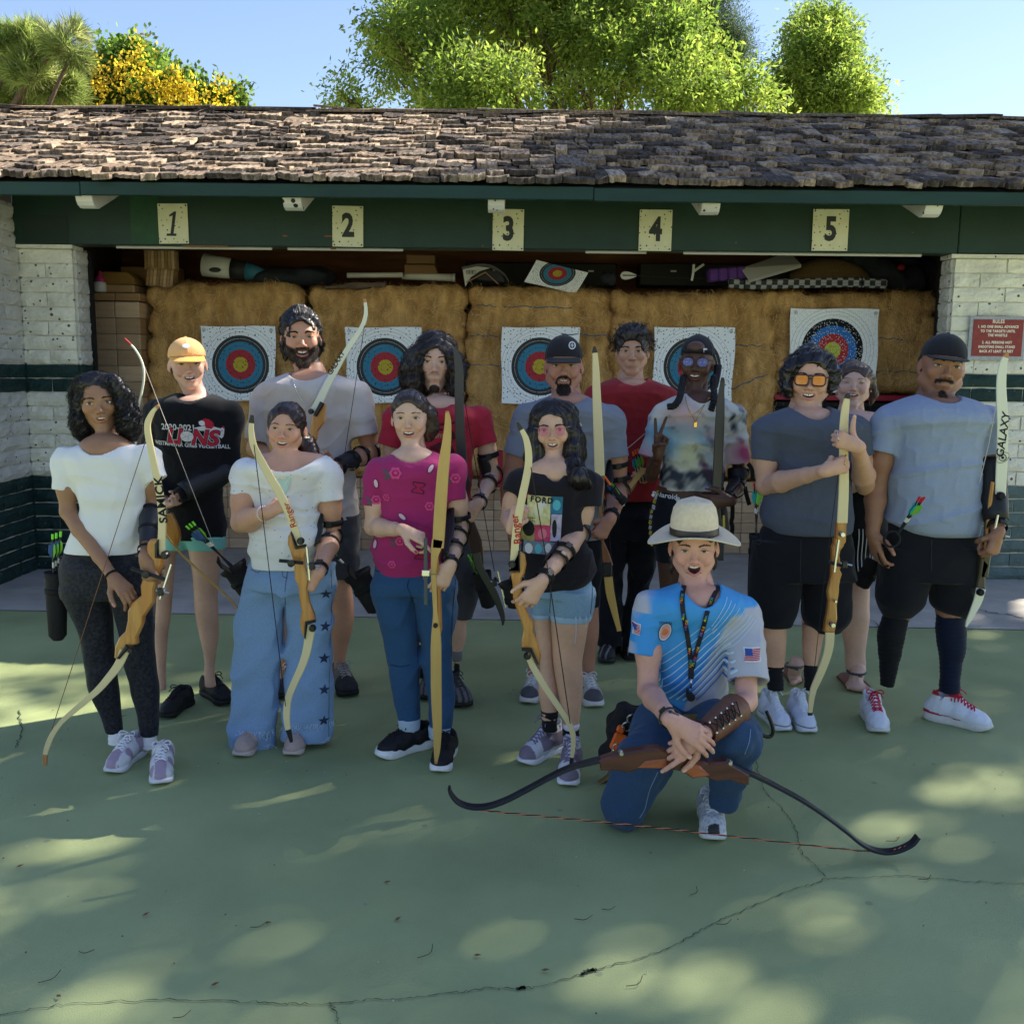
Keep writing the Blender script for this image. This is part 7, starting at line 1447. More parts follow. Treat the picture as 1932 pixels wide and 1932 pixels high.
def fig9():
    f=Figure('young man with short curly dark hair in a maroon tee and black trousers',5.4,1170,1240)
    f.head(cI(324,288),cI(320,472),cI.l(362),yaw=-1,pitch=4,roll=0,skin=(.40,.225,.15),mouth='closed',lips=(.40,.17,.13),w=.98,jaw=1.1,eyes=.62,browt=1.2,neck=cI(320,520,.03),neckr=.058,blush=.2,nose=1.15,chest=[(f.p(*cI(320,570),0),(.13,.085,.05),None,.03)])
    f.arm(cI(560,640,0),cI(570,1180,.0),cI(490,1235,-.22),dict(d=(-1,-.15,.05),n=(0,.8,-.2),pose='grip',tsign=1,S=.95),r=.95,key='armR');f.arm(cI(60,650,0),cI(20,1000,.02),cI(60,1300,-.05),None,key='armL');f.body()
    ro=cI.r([(498,180,460),(530,90,540),(570,20,610),(640,0,640),(760,40,610),(900,60,590),(1100,85,570),(1300,100,560),(1428,105,558)])
    f.top('t_shirt',ro,cloth('maroon_tee',(.24,.020,.024),n=(4,.06)),[(f.p(*cI(50,650),0),f.p(*cI(10,900),0),.066,.064),(f.p(*cI(585,650),0),f.p(*cI(620,900),0),.066,.064)],collar(f,cI(202,500),cI(440,500),cI(320,562),.10),fold=.0040,seed=91,dr=.58)
    f.pants('trousers',[cJ.r([(160,90,370),(500,85,340),(900,80,318),(1200,72,300),(1370,70,300)]),cJ.r([(160,330,660),(500,360,640),(900,345,560),(1200,330,470),(1440,330,450)])],cloth('black_trousers',(.010,.011,.016),n=(6,.2)),hips=cJ.r([(-20,90,660),(200,90,660),(330,90,655)]),fold=.008)
    for toe,a in ((cJ(150,1542),-10),(cJ(430,1515),12)):f.shoe(toe,a,L=.29,up=(.02,.02,.022),sole=(.03,.03,.032),lace=(.22,.22,.23),paint=lambda L,c:np.where(np.sin(L[:,0:1]*170+L[:,1:2]*60)>.75,(.2,.2,.21),c))
    def vol(s):f.cap_hair(s,hl=.066,vol=2.0,low=-.02,side=1.05);s.ell(f.T((0,-.02,.085)),np.array([.075,.075,.042])*f.S,f.R,.02);s.ell(f.T((0,-.120,-.030)),np.array([.060,.082,.086])*f.S,f.R,.006,'s')
    f.hair(vol,(.014,.010,.009),'side',60,.03,noise=.003)
    curls(f,[(x,y,z,.020,26) for x,y,z in ((-.06,-.055,.075),(-.03,-.075,.085),(.0,-.08,.088),(.03,-.075,.085),(.06,-.055,.075),(-.085,-.01,.05),(.085,-.01,.05),(-.09,.02,.015),(.09,.02,.015),(-.05,-.03,.115),(.05,-.03,.115),(0,-.03,.128),(-.08,.0,.08),(.08,.0,.08),(.02,-.05,.11),(-.02,-.05,.11))],BLK)
# ================================================================== PEOPLE 10-14

def fig10():
    f=Figure('woman in a tie-dye cropped tee and backwards black cap making a peace sign',4.9,1300,1290);cI_=cI
    f.head(cI(814,373),cI(808,585),cI.l(392),yaw=-4,pitch=0,roll=2,skin=SK['deep'],mouth='smile',lips=(.16,.05,.045),w=.96,jaw=.85,eyes=.7,iris=(.02,.012,.01),browt=.7,nose=1.2,neck=cI(835,640,.04),neckr=.046,blush=.05,chest=[(f.p(*cI(835,680),0),(.11,.08,.06),None,.03)])
    f.legskin(f_rows := cI.r([(1325,520,1030),(1400,518,1032),(1430,516,1034)]),dr=.6)
    pt=lambda V,c:c
    f.arm(cI(560,790,0),cI(470,1245,-.02),cI(525,1080,-.20),dict(d=(.12,-.10,1),n=(.1,-1,-.05),pose='peace',tsign=-1,S=.98,nails=(.20,.16,.42),spread=.8),r=.84,key='armL')
    f.arm(cI(1120,790,0),cI(1150,1290,.03),cI(1075,1435,-.28),dict(d=(-.95,-.05,-.1),n=(0,1,.1),pose='soft',tsign=-1,S=1.0,nails=(.20,.16,.42)),r=.80,key='armR')
    f.legskin(cJ.r([(500,640,880),(600,650,872),(750,665,860),(1000,680,820),(1300,690,790),(1500,690,790)]));f.legskin(cJ.r([(500,900,1130),(600,900,1110),(1000,920,1050),(1500,930,1030)]));f.body()
    def tie(V):
        c0=f.hit(*cI(840,950)) ;k=1/f.px(cI.l(1));x=(V[:,0]-c0[0])*k;z=-(V[:,2]-c0[2])*k;q=V*9;n1=sines(V,3,26,.45,5);n2=sines(V,8,60,.35,5);n3=sines(V,21,110,.3,5)
        c=np.tile([.66,.66,.58],(len(V),1))
        def mx(m,col):nonlocal c;m=np.clip(m,0,1)[:,None];c=c*(1-m)+np.array(col)*m
        g=lambda cx,cz,r:np.exp(-(((x-cx)/r)**2+((z-cz)/r)**2))
        mx(1.3*g(-130,-120,150)+n1*.25,(.62,.42,.40));mx(1.4*g(-200,40,120)+.9*g(-330,-20,90)+n1*.3,(.22,.42,.56));mx(1.2*g(60,20,120)*(n1>-.2),(.25,.42,.52));mx(.9*g(-60,150,130)+n2*.2,(.66,.64,.36));mx(1.1*g(140,-60,90),(.68,.62,.60))
        mx((1.5*np.exp(-((z-300)/95)**2)+1.2*g(300,-130,110)+.8*g(60,100,110)-.55)+n2*.9+n3*.6,(.055,.065,.085));mx(1.25*g(350,140,125)+n1*.25+n2*.25-.1,(.46,.085,.18));mx(1.2*g(-400,150,60),(.60,.38,.50));return c
    s_=f.p(*cI(555,775));f.bv['top']=f.bv['head']
    f.bv.pop('top');f.hit=(lambda *a,**k:Figure.hit(f,*a,**k) if 'top' in f.bv else f.p(a[0],a[1],-.1))
    f.top('tie_dye_tee',cI.r([(618,705,960),(650,620,1050),(690,560,1115),(740,520,1150),(830,530,1130),(950,560,1065),(1100,568,1045),(1250,535,1030),(1335,530,1022),(1350,530,1020)]),M('tie_dye_cotton',attr=True,rough=.9,spec=.1,noise=(8,.05),bump=(420,.0008),trans=.1),[(f.p(*cI(565,785),0),f.p(*cI(450,1105),-.02),.056,.058),(f.p(*cI(1110,785),0),f.p(*cI(1135,1150),-.01),.058,.064)],collar(f,cI(735,622),cI(935,612),cI(822,712),.095),fold=.0045,seed=101,dr=.62,paint=tie)
    lg=cloth('black_cycling_shorts',(.008,.009,.015),rough=.6);f.pants('cycling_shorts',[cJ.r([(60,565,800),(300,590,850),(570,640,880)]),cJ.r([(60,800,1140),(300,830,1140),(570,890,1130)])],lg,hips=[cI.r([(1368,512,1030)])[0]]+cI.r([(1450,490,1040),(1600,460,1060),(1750,455,1070)]),fold=.0025)
    for x,y,t in ((570,1396,'Polaroid'),(755,1432,'Polaroid'),(985,1435,'Polaroid')):txt_decal(f,'pants',t,.034,p_white,cI(x,y),-6 if x<600 else 0,bold=.0009,squash=1.05);poly_decal(f,'pants',[(0,.010),(.010,0),(0,-.010),(-.010,0)],p_white,cI(x-85,y-2),.003)
    mb=MB();pts=[f.p(*cI(x,y),-.10) for x,y in ((505,1370),(480,1440),(462,1520),(450,1620),(455,1700),(470,1790))]
    yb=(M('yellow_dash',(.62,.5,.06),.7),M('white_dash',(.6,.6,.6),.7))
    for i,(x,y) in enumerate(((508,1375),(494,1410),(484,1440),(473,1480),(463,1520),(456,1560),(450,1600),(450,1640),(452,1680),(458,1720),(466,1770))):grid_decal(f,'pants',.010,.020,yb[i % 2],cI(x+10,y),.003,-12,2,2)
    f.hair(lambda s:f.cap_hair(s,hl=.06,vol=-2,low=-.045),BLK,'down',40,.02,region=lambda L:L[:,2]<0);cap(f,(.020,.022,.022),brim=True,back=True,hi=1.05)
    mb=MB();mb.tube([f.T((x,-.078-.010*math.cos(x*20),.052+.0*x)) for x in np.linspace(-.062,.062,13)],.0075,8);mb.build('cap_strap',M('cap_strap_black',(.012,.012,.012),.7),f.root,True);q=f.T((.038,-.085,.056));MB().bbox(q,(.020,.006,.020),.001,rotm(25)).build('strap_label',p_white,f.root)
    s=Sdf();s.ell(f.T((-.004,-.060,.066)),np.array([.040,.036,.030])*f.S,f.R);V,F=surf(s,.004);link_mesh('forehead',V,F,M('forehead_skin',SK['deep'],.48,.35),f.root)
    def braid(pts):
        p=spline([f.p(*cI(x,y),d) for x,y,d in pts],46);mb=MB();t=np.linspace(0,1,46);T_=np.gradient(p,axis=0);T_ /= np.linalg.norm(T_,axis=1)[:,None];A=np.cross(T_,[0,-1.,0]);A /= np.linalg.norm(A,axis=1)[:,None]
        for k in range(3):ph=k*2.094;off=A*(np.sin(t*34+ph)*.010)[:,None]+np.array([0,-1.,0])*(np.sin(2*(t*34+ph))*.006)[:,None];mb.tube(p+off,np.linspace(.0105,.0075,46),6)
        return mb.build('braid',M('braid_black',(.008,.006,.006),.5,.4,bump=(200,.003),fiber=(1,1,3)),f.root,True)
    braid([(722,480,-.02),(705,560,-.06),(690,640,-.12),(650,705,-.13),(600,715,-.13)]);braid([(955,480,-.02),(950,560,-.05),(955,650,-.12),(930,740,-.13)]);braid([(985,400,.06),(975,480,.03),(960,560,.0)])
    spec(f,.032,.0235,.0190,M('dark_glasses_rim',(.06,.045,.04),.3,.5),M('blue_lens',(.10,.20,.75),.08,.8,alpha=.42),rimr=.0016,square=False,y0=-.109)
    ch=lambda L:chain_neck(f,[cI(*q) for q in L],m_gold,.0013);ch([(733,640),(745,700),(778,770),(800,810),(806,840),(830,790),(880,700),(918,640)]);ch([(738,660),(752,720),(778,775),(840,740),(900,670)])
    q=f.hit(*cI(810,852));MB().bbox(q,(.018,.004,.028),.002).build('pendant',m_gold,f.root)
    a,b=f.p(*cI(1150,1290),.03),f.p(*cI(1075,1435),-.28);sh=f.p(*cI(1120,790));strap_panel(f,'arm_guard',sh+(a-sh)*.80,a+(b-a)*.1,.052,.048,-.8,wd=1.3);strap_panel(f,'arm_guard',a,b,.046,.034,-.8)
    for c,ax,r_ in ((sh+(a-sh)*.86,a-sh,.050),(a+(b-a)*.4,b-a,.043),(a+(b-a)*.96,b-a,.030)):strap_loop(f,'guard_strap',c,ax,r_,.024)
    for pts in ([(1215,1150,-.02),(1245,1200,-.02),(1250,1275,-.02)],[(1190,1330,-.04),(1205,1400,-.04),(1225,1470,-.04)],[(1095,1440,-.16),(1095,1560,-.16),(1085,1600,-.16),(1095,1640,-.16),(1088,1700,-.16)]):MB().sweep(spline([f.p(*cI(x,y),d) for x,y,d in pts],8),.022,.003,(1,.2,0)).build('hanging_strap',m_strap,f.root)
    cc,d,n,t=f.palm;return f
def fig11():
    f=Figure('kneeling man in a straw hat and blue striped sports shirt, laughing',3.50,1310,1560)
    f.head(cJ(1003,461),cJ(1012,808),cJ.l(640),yaw=2,pitch=3,roll=-1,skin=(.50,.265,.20),mouth='laugh',lips=(.46,.19,.17),w=1.06,jaw=1.05,eyes=.55,brow=(.025,.016,.012),browt=1.0,iris=(.06,.05,.04),neck=cJ(1050,860,.05),neckr=.056,blush=.4,nose=1.1,hvox=.0027,chest=[(f.p(*cJ(1045,960),.0),(.11,.085,.07),None,.03)])
    f.arm(cJ(570,1000,.0),cK(822,150,-.08),cK(918,268,-.47),dict(d=(.80,-.16,-.42),n=(-.1,.9,-.4),pose='drape',tsign=-1,S=1.05,curl=[(22,26,18)]*4),r=.98,key='armL')
    f.arm(cJ(1480,1090,.0),cK(1212,190,-.18),cK(1035,325,-.45),dict(d=(-.78,-.14,-.45),n=(.1,.9,-.3),pose='drape',tsign=1,S=1.05,curl=[(12,22,14),(50,50,30),(58,55,30),(62,58,30)]),r=.98,key='armR');f.body()
    ro=cJ.r([(792,850,1270),(830,730,1360),(880,600,1460),(950,530,1530),(1050,520,1530),(1200,610,1420),(1500,655,1330),(1750,660,1340)])+cK.r([(150,872,1140),(220,885,1120),(250,890,1100)])
    def paint(V):
        c0=f.p(*cJ(1045,1300),-.1);k=1/f.px(cJ.l(1));x=(V[:,0]-c0[0])*k+1045;y=-(V[:,2]-c0[2])*k+1300;g=np.array([.42,.42,.47]);b1=np.array([.045,.27,.62]);b2=np.array([.09,.40,.72]);c=np.tile(b1,(len(V),1))
        t=np.clip((1250-y)/500,0,1)[:,None]*.4;c=c*(1-t)+b2*t
        m=np.clip((.9-(x-560)/190-(y-850)/260),0,1)[:,None];m=np.maximum(m,np.clip((620-x)/60*(y<1100)/1.0,0,1)[:,None]);c=c*(1-m)+g*m
        u=x*.72+y*.70;lo=np.clip((x-1180-(1900-y)*.18+( y-1300)*-.15)/60,0,1)
        m=np.clip((x-1345+(y-1050)*.42)/30,0,1)*np.clip((y-1080-(x-1345)*-.2)/40,0,1);m=m[:,None];c=c*(1-m)+g*m
        m=np.clip((x-1470)/15,0,1)[:,None]*np.clip((y-1020)/20,0,1)[:,None];c=c*(1-m)+g*m;m=((x<650-(y-1100)*0)*(y>1380-(x-430)*.1)*np.clip((480-x)/60,0,1))[:,None];c=c*(1-m*.8)+g*m*.8;return c
    f.bv.pop('top',None);f.top('sports_shirt',ro,M('sports_polyester',attr=True,rough=.6,spec=.25,bump=(300,.0005)),[(f.p(*cJ(590,1010),.0),f.p(*cJ(512,1470),-.045),.062,.058),(f.p(*cJ(1460,1080),.0),f.p(*cJ(1518,1722),-.14),.068,.072)],collar(f,cJ(868,800),cJ(1240,800),cJ(1005,1040),.10),fold=.0045,seed=111,dr=.60,paint=paint,vox=.0048)
    K=f.px(cJ.l(1));wl=M('pale_stripe',(.50,.66,.78),.7);bl=M('deep_blue_stripe',(.03,.14,.45),.7)
    for i,(x0,y0,x1,y1,w_) in enumerate([(665,1555,1040,1190,5),(690,1620,1130,1195,6),(665,1730,1200,1190,7),(680,1790,1230,1240,8),(700,1850,1270,1270,9),(730,1905,1310,1290,9),(790,1925,1330,1330,11),(850,1925,1340,1390,12),(905,1925,1345,1450,13),(960,1925,1350,1520,15)]+[(1180+i*8,1200+i*40,1330+i*35,930+i*28,5) for i in range(9)]):
        L=math.hypot(x1-x0,y1-y0);a=math.degrees(math.atan2(-(y1-y0),x1-x0));grid_decal(f,'top',L*K,w_*K,wl,cJ((x0+x1)/2,(y0+y1)/2),.0026,a,26,1,'stripe')
        if w_>8:grid_decal(f,'top',L*.8*K,w_*.7*K,bl,cJ((x0+x1)/2+24,(y0+y1)/2+20),.0022,a,24,1,'stripe')
    def flag(x,y,w_,h,a):
        w_,h=w_*K,h*K;ux=math.cos(rad(a));c=cJ(x,y);grid_decal(f,'top',w_+.003,h+.003,p_white,c,.0030,a,4,4,'flag_patch')
        for i in range(7):dz=(i-3)/6.5*h;grid_decal(f,'top',w_,h/13,p_red,(c[0]+dz*math.sin(rad(a))/f.px(1),c[1]-dz*math.cos(rad(a))/f.px(1)),.0044,a,4,1,'stripe')
        grid_decal(f,'top',w_*.45,h*.5,M('flag_blue',(.025,.07,.28),.7),(c[0]-w_*.27/f.px(1),c[1]-h*.25/f.px(1)),.0058,a,3,3,'stripe')
    flag(1563,1465,145,112,2);flag(445,1215,62,95,-6)
    e=cJ(718,1243)
    for rx,rz,m_,o in ((60,104,M('badge_navy',(.02,.035,.09),.7),.003),(54,97,p_white,.0042),(44,82,M('badge_pink',(.60,.30,.34),.7),.0054),(26,40,M('badge_orange',(.62,.20,.05),.7),.0066)):poly_decal(f,'top',ellp(rx*K,rz*K,22,0,0,-8),m_,e,o,name='badge')
    txt_decal(f,'top','SPORTS',.016,p_blk,cJ(722,1160),4,squash=.8,off=.006)
    s=Sdf();q=lambda x,y,d:f.p(*cK(x,y),d)
    hip=q(985,285,.02);s.ell(q(1000,290,.03),(.17,.12,.10),None,.03)
    s.chain([q(880,300,-.02),q(800,440,-.17),q(728,600,-.20)],[.105,.098,.078],.03);s.chain([q(735,615,-.17),q(760,610,.05),q(800,560,.25)],[.068,.062,.05],.02)
    s.chain([q(1060,290,-.02),q(1130,320,-.20),q(1180,345,-.30)],[.105,.100,.080],.03);s.chain([q(1180,350,-.29),q(1140,460,-.25),q(1120,570,-.21)],[.078,.066,.058],.02)
    s.mg=.02;s.add(lambda p:sines(p,5,26,.007,4,(1,1,.8))+sines(p,6,70,.0025),np.full(3,-99),np.full(3,99),.01,'d');s.plane((0,0,.004),(0,0,-1),.004);V,F=surf(s,.0068);f.bv['pants']=bvh_of(V,F);link_mesh('jeans',V,F,cloth('dark_denim',(.024,.052,.105),weave=300,n=(160,.25),fiber=(1.6,1.6,.5)),f.root)
    mb=MB()
    for L in (((862,470),(830,540),(812,610),(790,650)),((1228,300),(1222,350),(1205,400))):
        h=[f.hit(*cK(*p),('pants',),.001) for p in spline(L,14)];h=[p for p in h if p is not None]
        if len(h)>3:mb.tube(h,.0016,4)
    mb.build('seam',M('denim_stitch',(.18,.26,.36),.9),f.root)
    f.shoe(cK(1082,738),-6,L=.275,up=(.50,.52,.55),sole=(.62,.63,.62),lace=(.66,.67,.68),paint=lambda L,c:np.where((L[:,1:2]>.118) & (np.abs(L[:,0:1])<.02),(.03,.03,.03),np.where(np.sin(L[:,0:1]*300)*np.sin(L[:,1:2]*300)>.3,(.33,.35,.38),c)),solez=.032,toe3=G(*cK(1082,738),.012))
    f.shoe(cK(1000,520),0,L=.27,up=(.5,.52,.55),sole=(.62,.63,.62),lace=(.6,.6,.6),toe3=f.p(*cK(1030,535),.35)*[1,1,0]+[0,0,.02],laces=3)
    strap=MB();strap.sweep([f.p(*cK(x,y),d) for x,y,d in ((825,235,-.0),(870,258,-.12),(960,268,-.17),(1060,262,-.14),(1120,245,-.05))],.045,.006,(0,0,1));strap.build('belt',M('tan_belt',(.20,.13,.05),.7,noise=(20,.1)),f.root)
    strap_loop(f,'watch',*(lambda a,b:(a+(b-a)*.93,b-a,.034,.016))(f.p(*cK(822,150),-.08),f.p(*cK(918,268),-.47)),m=m_buckle)
    a,b=f.p(*cK(822,150),-.08),f.p(*cK(918,268),-.47);MB().bbox(a+(b-a)*.93+[0,-.036,.014],(.040,.012,.044),.005,rotm(0,-25,30)).build('watch_face',M('watch_black',(.01,.01,.012),.15,.6),f.root)
    a,b=f.p(*cK(1212,190),-.18),f.p(*cK(1035,325),-.45);ax=unit(b-a);d0=unit(np.array([-.25,-1,.3])-ax*(np.array([-.25,-1,.3]) @ ax));t_=np.cross(ax,d0);br=strap_panel(f,'leather_bracer',a+(b-a)*.22,b,.053,.037,-.25,M('brown_leather',(.13,.045,.02),.5,.4,noise=(14,.25),bump=(60,.002)),2.6);mb=MB();mk=MB()
    pr=[]
    for k in range(5):
        u=.34+.15*k;r_=.053+(.037-.053)*u+.010;c=a+(b-a)*(.22+.78*u)
        pr.append([c+(d0*math.cos(s_*.42)+t_*math.sin(s_*.42))*r_ for s_ in (-1,1)])
        for p in pr[-1]:mk.lathe(p,[(.0005,-.005),(.005,0),(.0005,.005)],8)
    for k in range(4):mb.tube([pr[k][0],(pr[k][0]+pr[k+1][1])/2+d0*.006,pr[k+1][1]],.0024,5);mb.tube([pr[k][1],(pr[k][1]+pr[k+1][0])/2+d0*.008,pr[k+1][0]],.0024,5);mb.tube([pr[k][1],pr[k][1]+d0*.012-ax*.01,pr[k][0]],.0022,5)
    mb.build('bracer_lace',m_blk,br,True);mk.build('bracer_stud',m_silver,br,True)
    f.hair(lambda s:(f.cap_hair(s,hl=.062,vol=-1,low=-.055),s.chain([f.T((-.070,.02,-.03)),f.T((-.076,.03,-.10))],[.014,.006],.01),s.chain([f.T((.070,.02,-.03)),f.T((.074,.03,-.08))],[.012,.006],.01)),(.030,.018,.012),'down',160,.04,region=lambda L:L[:,2]<.03,thick=.0011)
    T,S,R=f.T,f.S,f.R;st=M('straw_weave',(.70,.58,.40),.75,.2,noise=(40,.10),bump=(240,.0012));hat=MB();n=56;rings=[]
    for r,z,fr in ((.0845,.046,0),(.092,.046,0),(.115,.047,.3),(.140,.045,.7),(.160,.041,1),(.163,.040,1)):
        rings.append([(r*math.cos(a)*(1.0),.012+r*math.sin(a)*1.02,z-.016*fr*math.cos(2*a)*(1 if True else 0)-.020*fr*abs(math.cos(a))**2+.010*fr) for a in np.linspace(0,6.2832,n,endpoint=False)])
    rings2=[[(x,y,z-.0035) for x,y,z in r] for r in rings[::-1]];allr=rings+rings2;vs=[T(p) for r in allr for p in r];m=len(allr);hat.add(vs,[(i*n+j,i*n+(j+1) % n,((i+1) % m)*n+(j+1) % n,((i+1) % m)*n+j) for i in range(m) for j in range(n)]);brim=hat.build('straw_hat',st,f.root,True)
    cr=MB();prof=[(.0850,.040),(.0850,.070),(.0820,.105),(.0740,.140),(.060,.160),(.042,.165),(.020,.160),(.002,.157)];cvs=[]
    for r,z in prof:
        for a in np.linspace(0,6.2832,n,endpoint=False):pin=1-.16*max(0,-math.sin(a))*(z>.12)*abs(math.cos(a));cvs.append(T((r*math.cos(a)*pin,.012+r*1.06*math.sin(a),z+.008*(1-abs(math.cos(a)))*(z>.15))))
    cr.add(cvs,[(i*n+j,i*n+(j+1) % n,(i+1)*n+(j+1) % n,(i+1)*n+j) for i in range(len(prof)-1) for j in range(n)]+[tuple((len(prof)-1)*n+j for j in range(n))]);cr.build('hat_crown',st,brim,True)
    bd=MB();bvs=[T((r*math.cos(a),.012+r*1.06*math.sin(a),z)) for r,z in ((.0862,.047),(.0870,.050),(.0865,.070),(.0855,.072)) for a in np.linspace(0,6.2832,n,endpoint=False)];bd.add(bvs,[(i*n+j,i*n+(j+1) % n,(i+1)*n+(j+1) % n,(i+1)*n+j) for i in range(3) for j in range(n)]);bd.build('hat_band',M('hat_leather',(.035,.025,.02),.4,.5),brim,True)
    lan=M('lanyard_black',(.012,.012,.016),.6);cols=[M('rainbow_%d' % i,c,.6) for i,c in enumerate(((.6,.05,.05),(.65,.25,.03),(.6,.5,.05),(.08,.4,.1),(.05,.2,.6),(.3,.08,.4)))]
    lp=[[(905,800),(885,900),(890,1010),(905,1120),(930,1250),(950,1380),(965,1490),(970,1600)],[(1240,800),(1195,890),(1140,1010),(1105,1140),(1080,1240),(1040,1370),(1010,1480),(985,1600)]];mb=MB();mids=[]
    for L in lp:
        h=[f.hit(*cJ(*p),('top','head'),.006) for p in spline(L,30)];h=np.array([p for p in h if p is not None]);h[1:-1]=(h[:-2]+h[1:-1]+h[2:])/3;mb.sweep(h,.017,.002,(1,.1,0));mids.append(h)
    e0,e1=f.hit(*cJ(972,1590),off=.008),f.hit(*cJ(970,1700),off=.010);mb.sweep([e0,e1],.020,.003,(1,0,0));ly=mb.build('lanyard',lan,f.root)
    for L,pos,up_ in ((lp[0],((882,925),(900,1080),(925,1180),(958,1410)),80),(lp[0],((968,1560),),86),(lp[1],((1160,960),(1118,1100),(1080,1240),(1040,1400),(1003,1530)),70)):
        for j,(x,y) in enumerate(pos):
            for i,ch in enumerate('PRIDE'[:5] if j % 2==0 else 'AAA'):
                d=(i-2)*20;a=up_;hx,hy=x-d*math.cos(rad(a))*1.0*(-1),y-d*math.sin(rad(a))
                p=f.hit(*cJ(hx,hy),('top','head'),.0085)
                if p is not None:
                    V,F=text_mesh(ch,.0125,.0003);ca,sa=math.cos(rad(a)),math.sin(rad(a));link_mesh('letter',p+V[:,:1]*np.array([ca,0,sa])+V[:,1:2]*np.array([-sa,0,ca])-[0,.001,0],F,cols[(i+j*2) % 6],ly,False)
    wp=e1+[0,-.006,-.012];MB().tube([wp+[0,0,.014],wp,wp-[0,0,.02]],.004,8).build('clip',m_silver,ly,True);w2=wp-[0,0,.052];mw=MB();mw.lathe(w2,[(.001,-.010),(.015,-.010),(.015,.010),(.001,.010)],18,rotm(90,0,90));mw.bbox(w2+[-.012,0,.014],(.010,.016,.034),.002);mw.build('whistle',M('whistle_black',(.02,.02,.022),.3,.5),ly)
    return f
def fig12():
    f=Figure('smiling man in orange tinted sunglasses and charcoal tee gripping a bow with both fists',4.4,1510,1382)
    f.head(cL(533,405),cL(522,640),cL.l(452),yaw=2,pitch=2,roll=2,skin=(.47,.27,.185),mouth='smile',lips=(.48,.19,.16),w=1.04,jaw=1.1,eyes=.5,browt=1.0,neck=cL(520,690,.03),neckr=.060,blush=.3,nose=1.1,chest=[(f.p(*cL(525,720),0),(.13,.09,.06),None,.03)])
    f.arm(cL(200,830,0),cL(190,1225,-.01),cL(650,1110,-.36),dict(d=(.92,-.05,.30),n=(.1,1,0),pose='fist',tsign=1,S=1.0),r=1.10,key='armL',fore=1.05)
    f.arm(cL(880,820,0),cL(960,1225,.02),cL(900,925,-.36),dict(d=(-.92,-.05,.35),n=(-.1,1,0),pose='fist',tsign=-1,S=1.0,thumb=((.5,.8,.2),(.3,.95,.1),(.2,1.0,0))),r=1.12,key='armR',fore=1.1)
    f.legskin(cM.r([(720,182,415),(800,185,411),(900,190,409),(1050,210,400),(1150,226,388),(1200,230,385)]));f.legskin(cM.r([(760,562,800),(850,560,750),(1000,560,720),(1120,575,692),(1200,575,690)]));f.body()
    ro=cL.r([(622,370,690),(660,260,790),(705,190,860),(770,150,930),(860,200,910),(960,255,870),(1100,262,850),(1250,200,850),(1400,165,855),(1500,165,858),(1575,195,850),(1590,250,800)])
    f.top('t_shirt',ro,cloth('charcoal_tee',(.062,.072,.10),n=(90,.06)),[(f.p(*cL(215,815),0),f.p(*cL(182,1030),-.01),.068,.060),(f.p(*cL(865,810),0),f.p(*cL(935,1005),-.01),.066,.058)],collar(f,cL(375,622),cL(680,622),cL(535,755),.11),fold=.0040,seed=121,dr=.66)
    f.pants('shorts',[cM.r([(0,95,548),(300,80,545),(500,82,530),(650,100,498),(775,145,458)]),cM.r([(0,540,985),(300,545,988),(500,548,988),(700,560,984),(825,640,900)])],cloth('black_shorts',(.010,.010,.013)),hips=cL.r([(1500,165,850),(1650,135,850),(1850,108,870),(1932,98,890)]),fold=.004)
    seam(f,[[cM(545,0),cM(543,150),cM(540,300),cM(548,400)],[cM(120,20),cM(170,40),cM(190,-20)]],(.03,.03,.036));bs=cloth('black_sock',(.012,.012,.014));f.sock(cM.r([(1130,224,390),(1200,230,385),(1345,240,385)]),bs);f.sock(cM.r([(1118,572,694),(1200,572,690),(1350,575,690)]),bs)
    pt=lambda L,c:np.where((L[:,2:3]<.036) & (L[:,2:3]>.032),(.03,.03,.04),c)
    f.shoe(cM(400,1728),8,L=.275,up=(.62,.66,.76),sole=(.66,.68,.72),lace=(.72,.74,.8),hi=.125,laces=8,paint=pt,W=.98);f.shoe(cM(620,1742),0,L=.275,up=(.62,.66,.76),sole=(.66,.68,.72),lace=(.72,.74,.8),hi=.125,laces=8,paint=pt,W=.98)
    def vol(s):
        f.cap_hair(s,hl=.074,vol=.6,low=-.05,side=1.0);cone_px(f,s,[cL(385,280,.04,.025),cL(365,370,.04,.030),cL(362,470,.03,.030),cL(378,550,.03,.020)],.02);cone_px(f,s,[cL(680,270,.04,.028),cL(700,350,.04,.028),cL(700,430,.03,.026),cL(678,500,.03,.016)],.02);cone_px(f,s,[cL(530,300,.1,.08),cL(530,520,.1,.07)],.03);s.ell(f.T((0,-.120,-.028)),np.array([.069,.092,.096])*f.S,f.R,.006,'s')
    f.hair(vol,(.012,.009,.009),'back',620,.14,curl=.004,turns=1.4,thick=.0014,noise=.006,seg=12,rough=.25)
    curls(f,[(-.092,.02,-.01,.018,12),(-.088,.03,-.05,.018,12),(.092,.03,.0,.018,12),(.085,.03,-.04,.016,10),(-.085,.02,.04,.014,8)],BLK)
    spec(f,.0315,.0250,.0190,M('tortoise_rim',(.035,.012,.008),.2,.5),M('orange_lens',(.85,.26,.01),.08,.7,alpha=.72),square=True,rimr=.0032,z0=.001,drop=.003)
    MB().lathe(f.T((-.080,.0,-.045)),[(.0005,-.005),(.005,0),(.0005,.005)],8).build('earring',m_silver,f.root)
    for x,y in ((765,790),(740,830),(748,866),(770,970),(808,1008),(796,1050)):
        h=f.hit(*cL(x,y),('armL','armR'),-.006)
        if h is not None:MB().tube([h+[.004*0,.0095*math.cos(a),.0105*math.sin(a)] for a in np.linspace(0,6.2832,14)],.0022,6).build('ring',m_gold if y>900 or y<800 else m_silver,f.root,True)
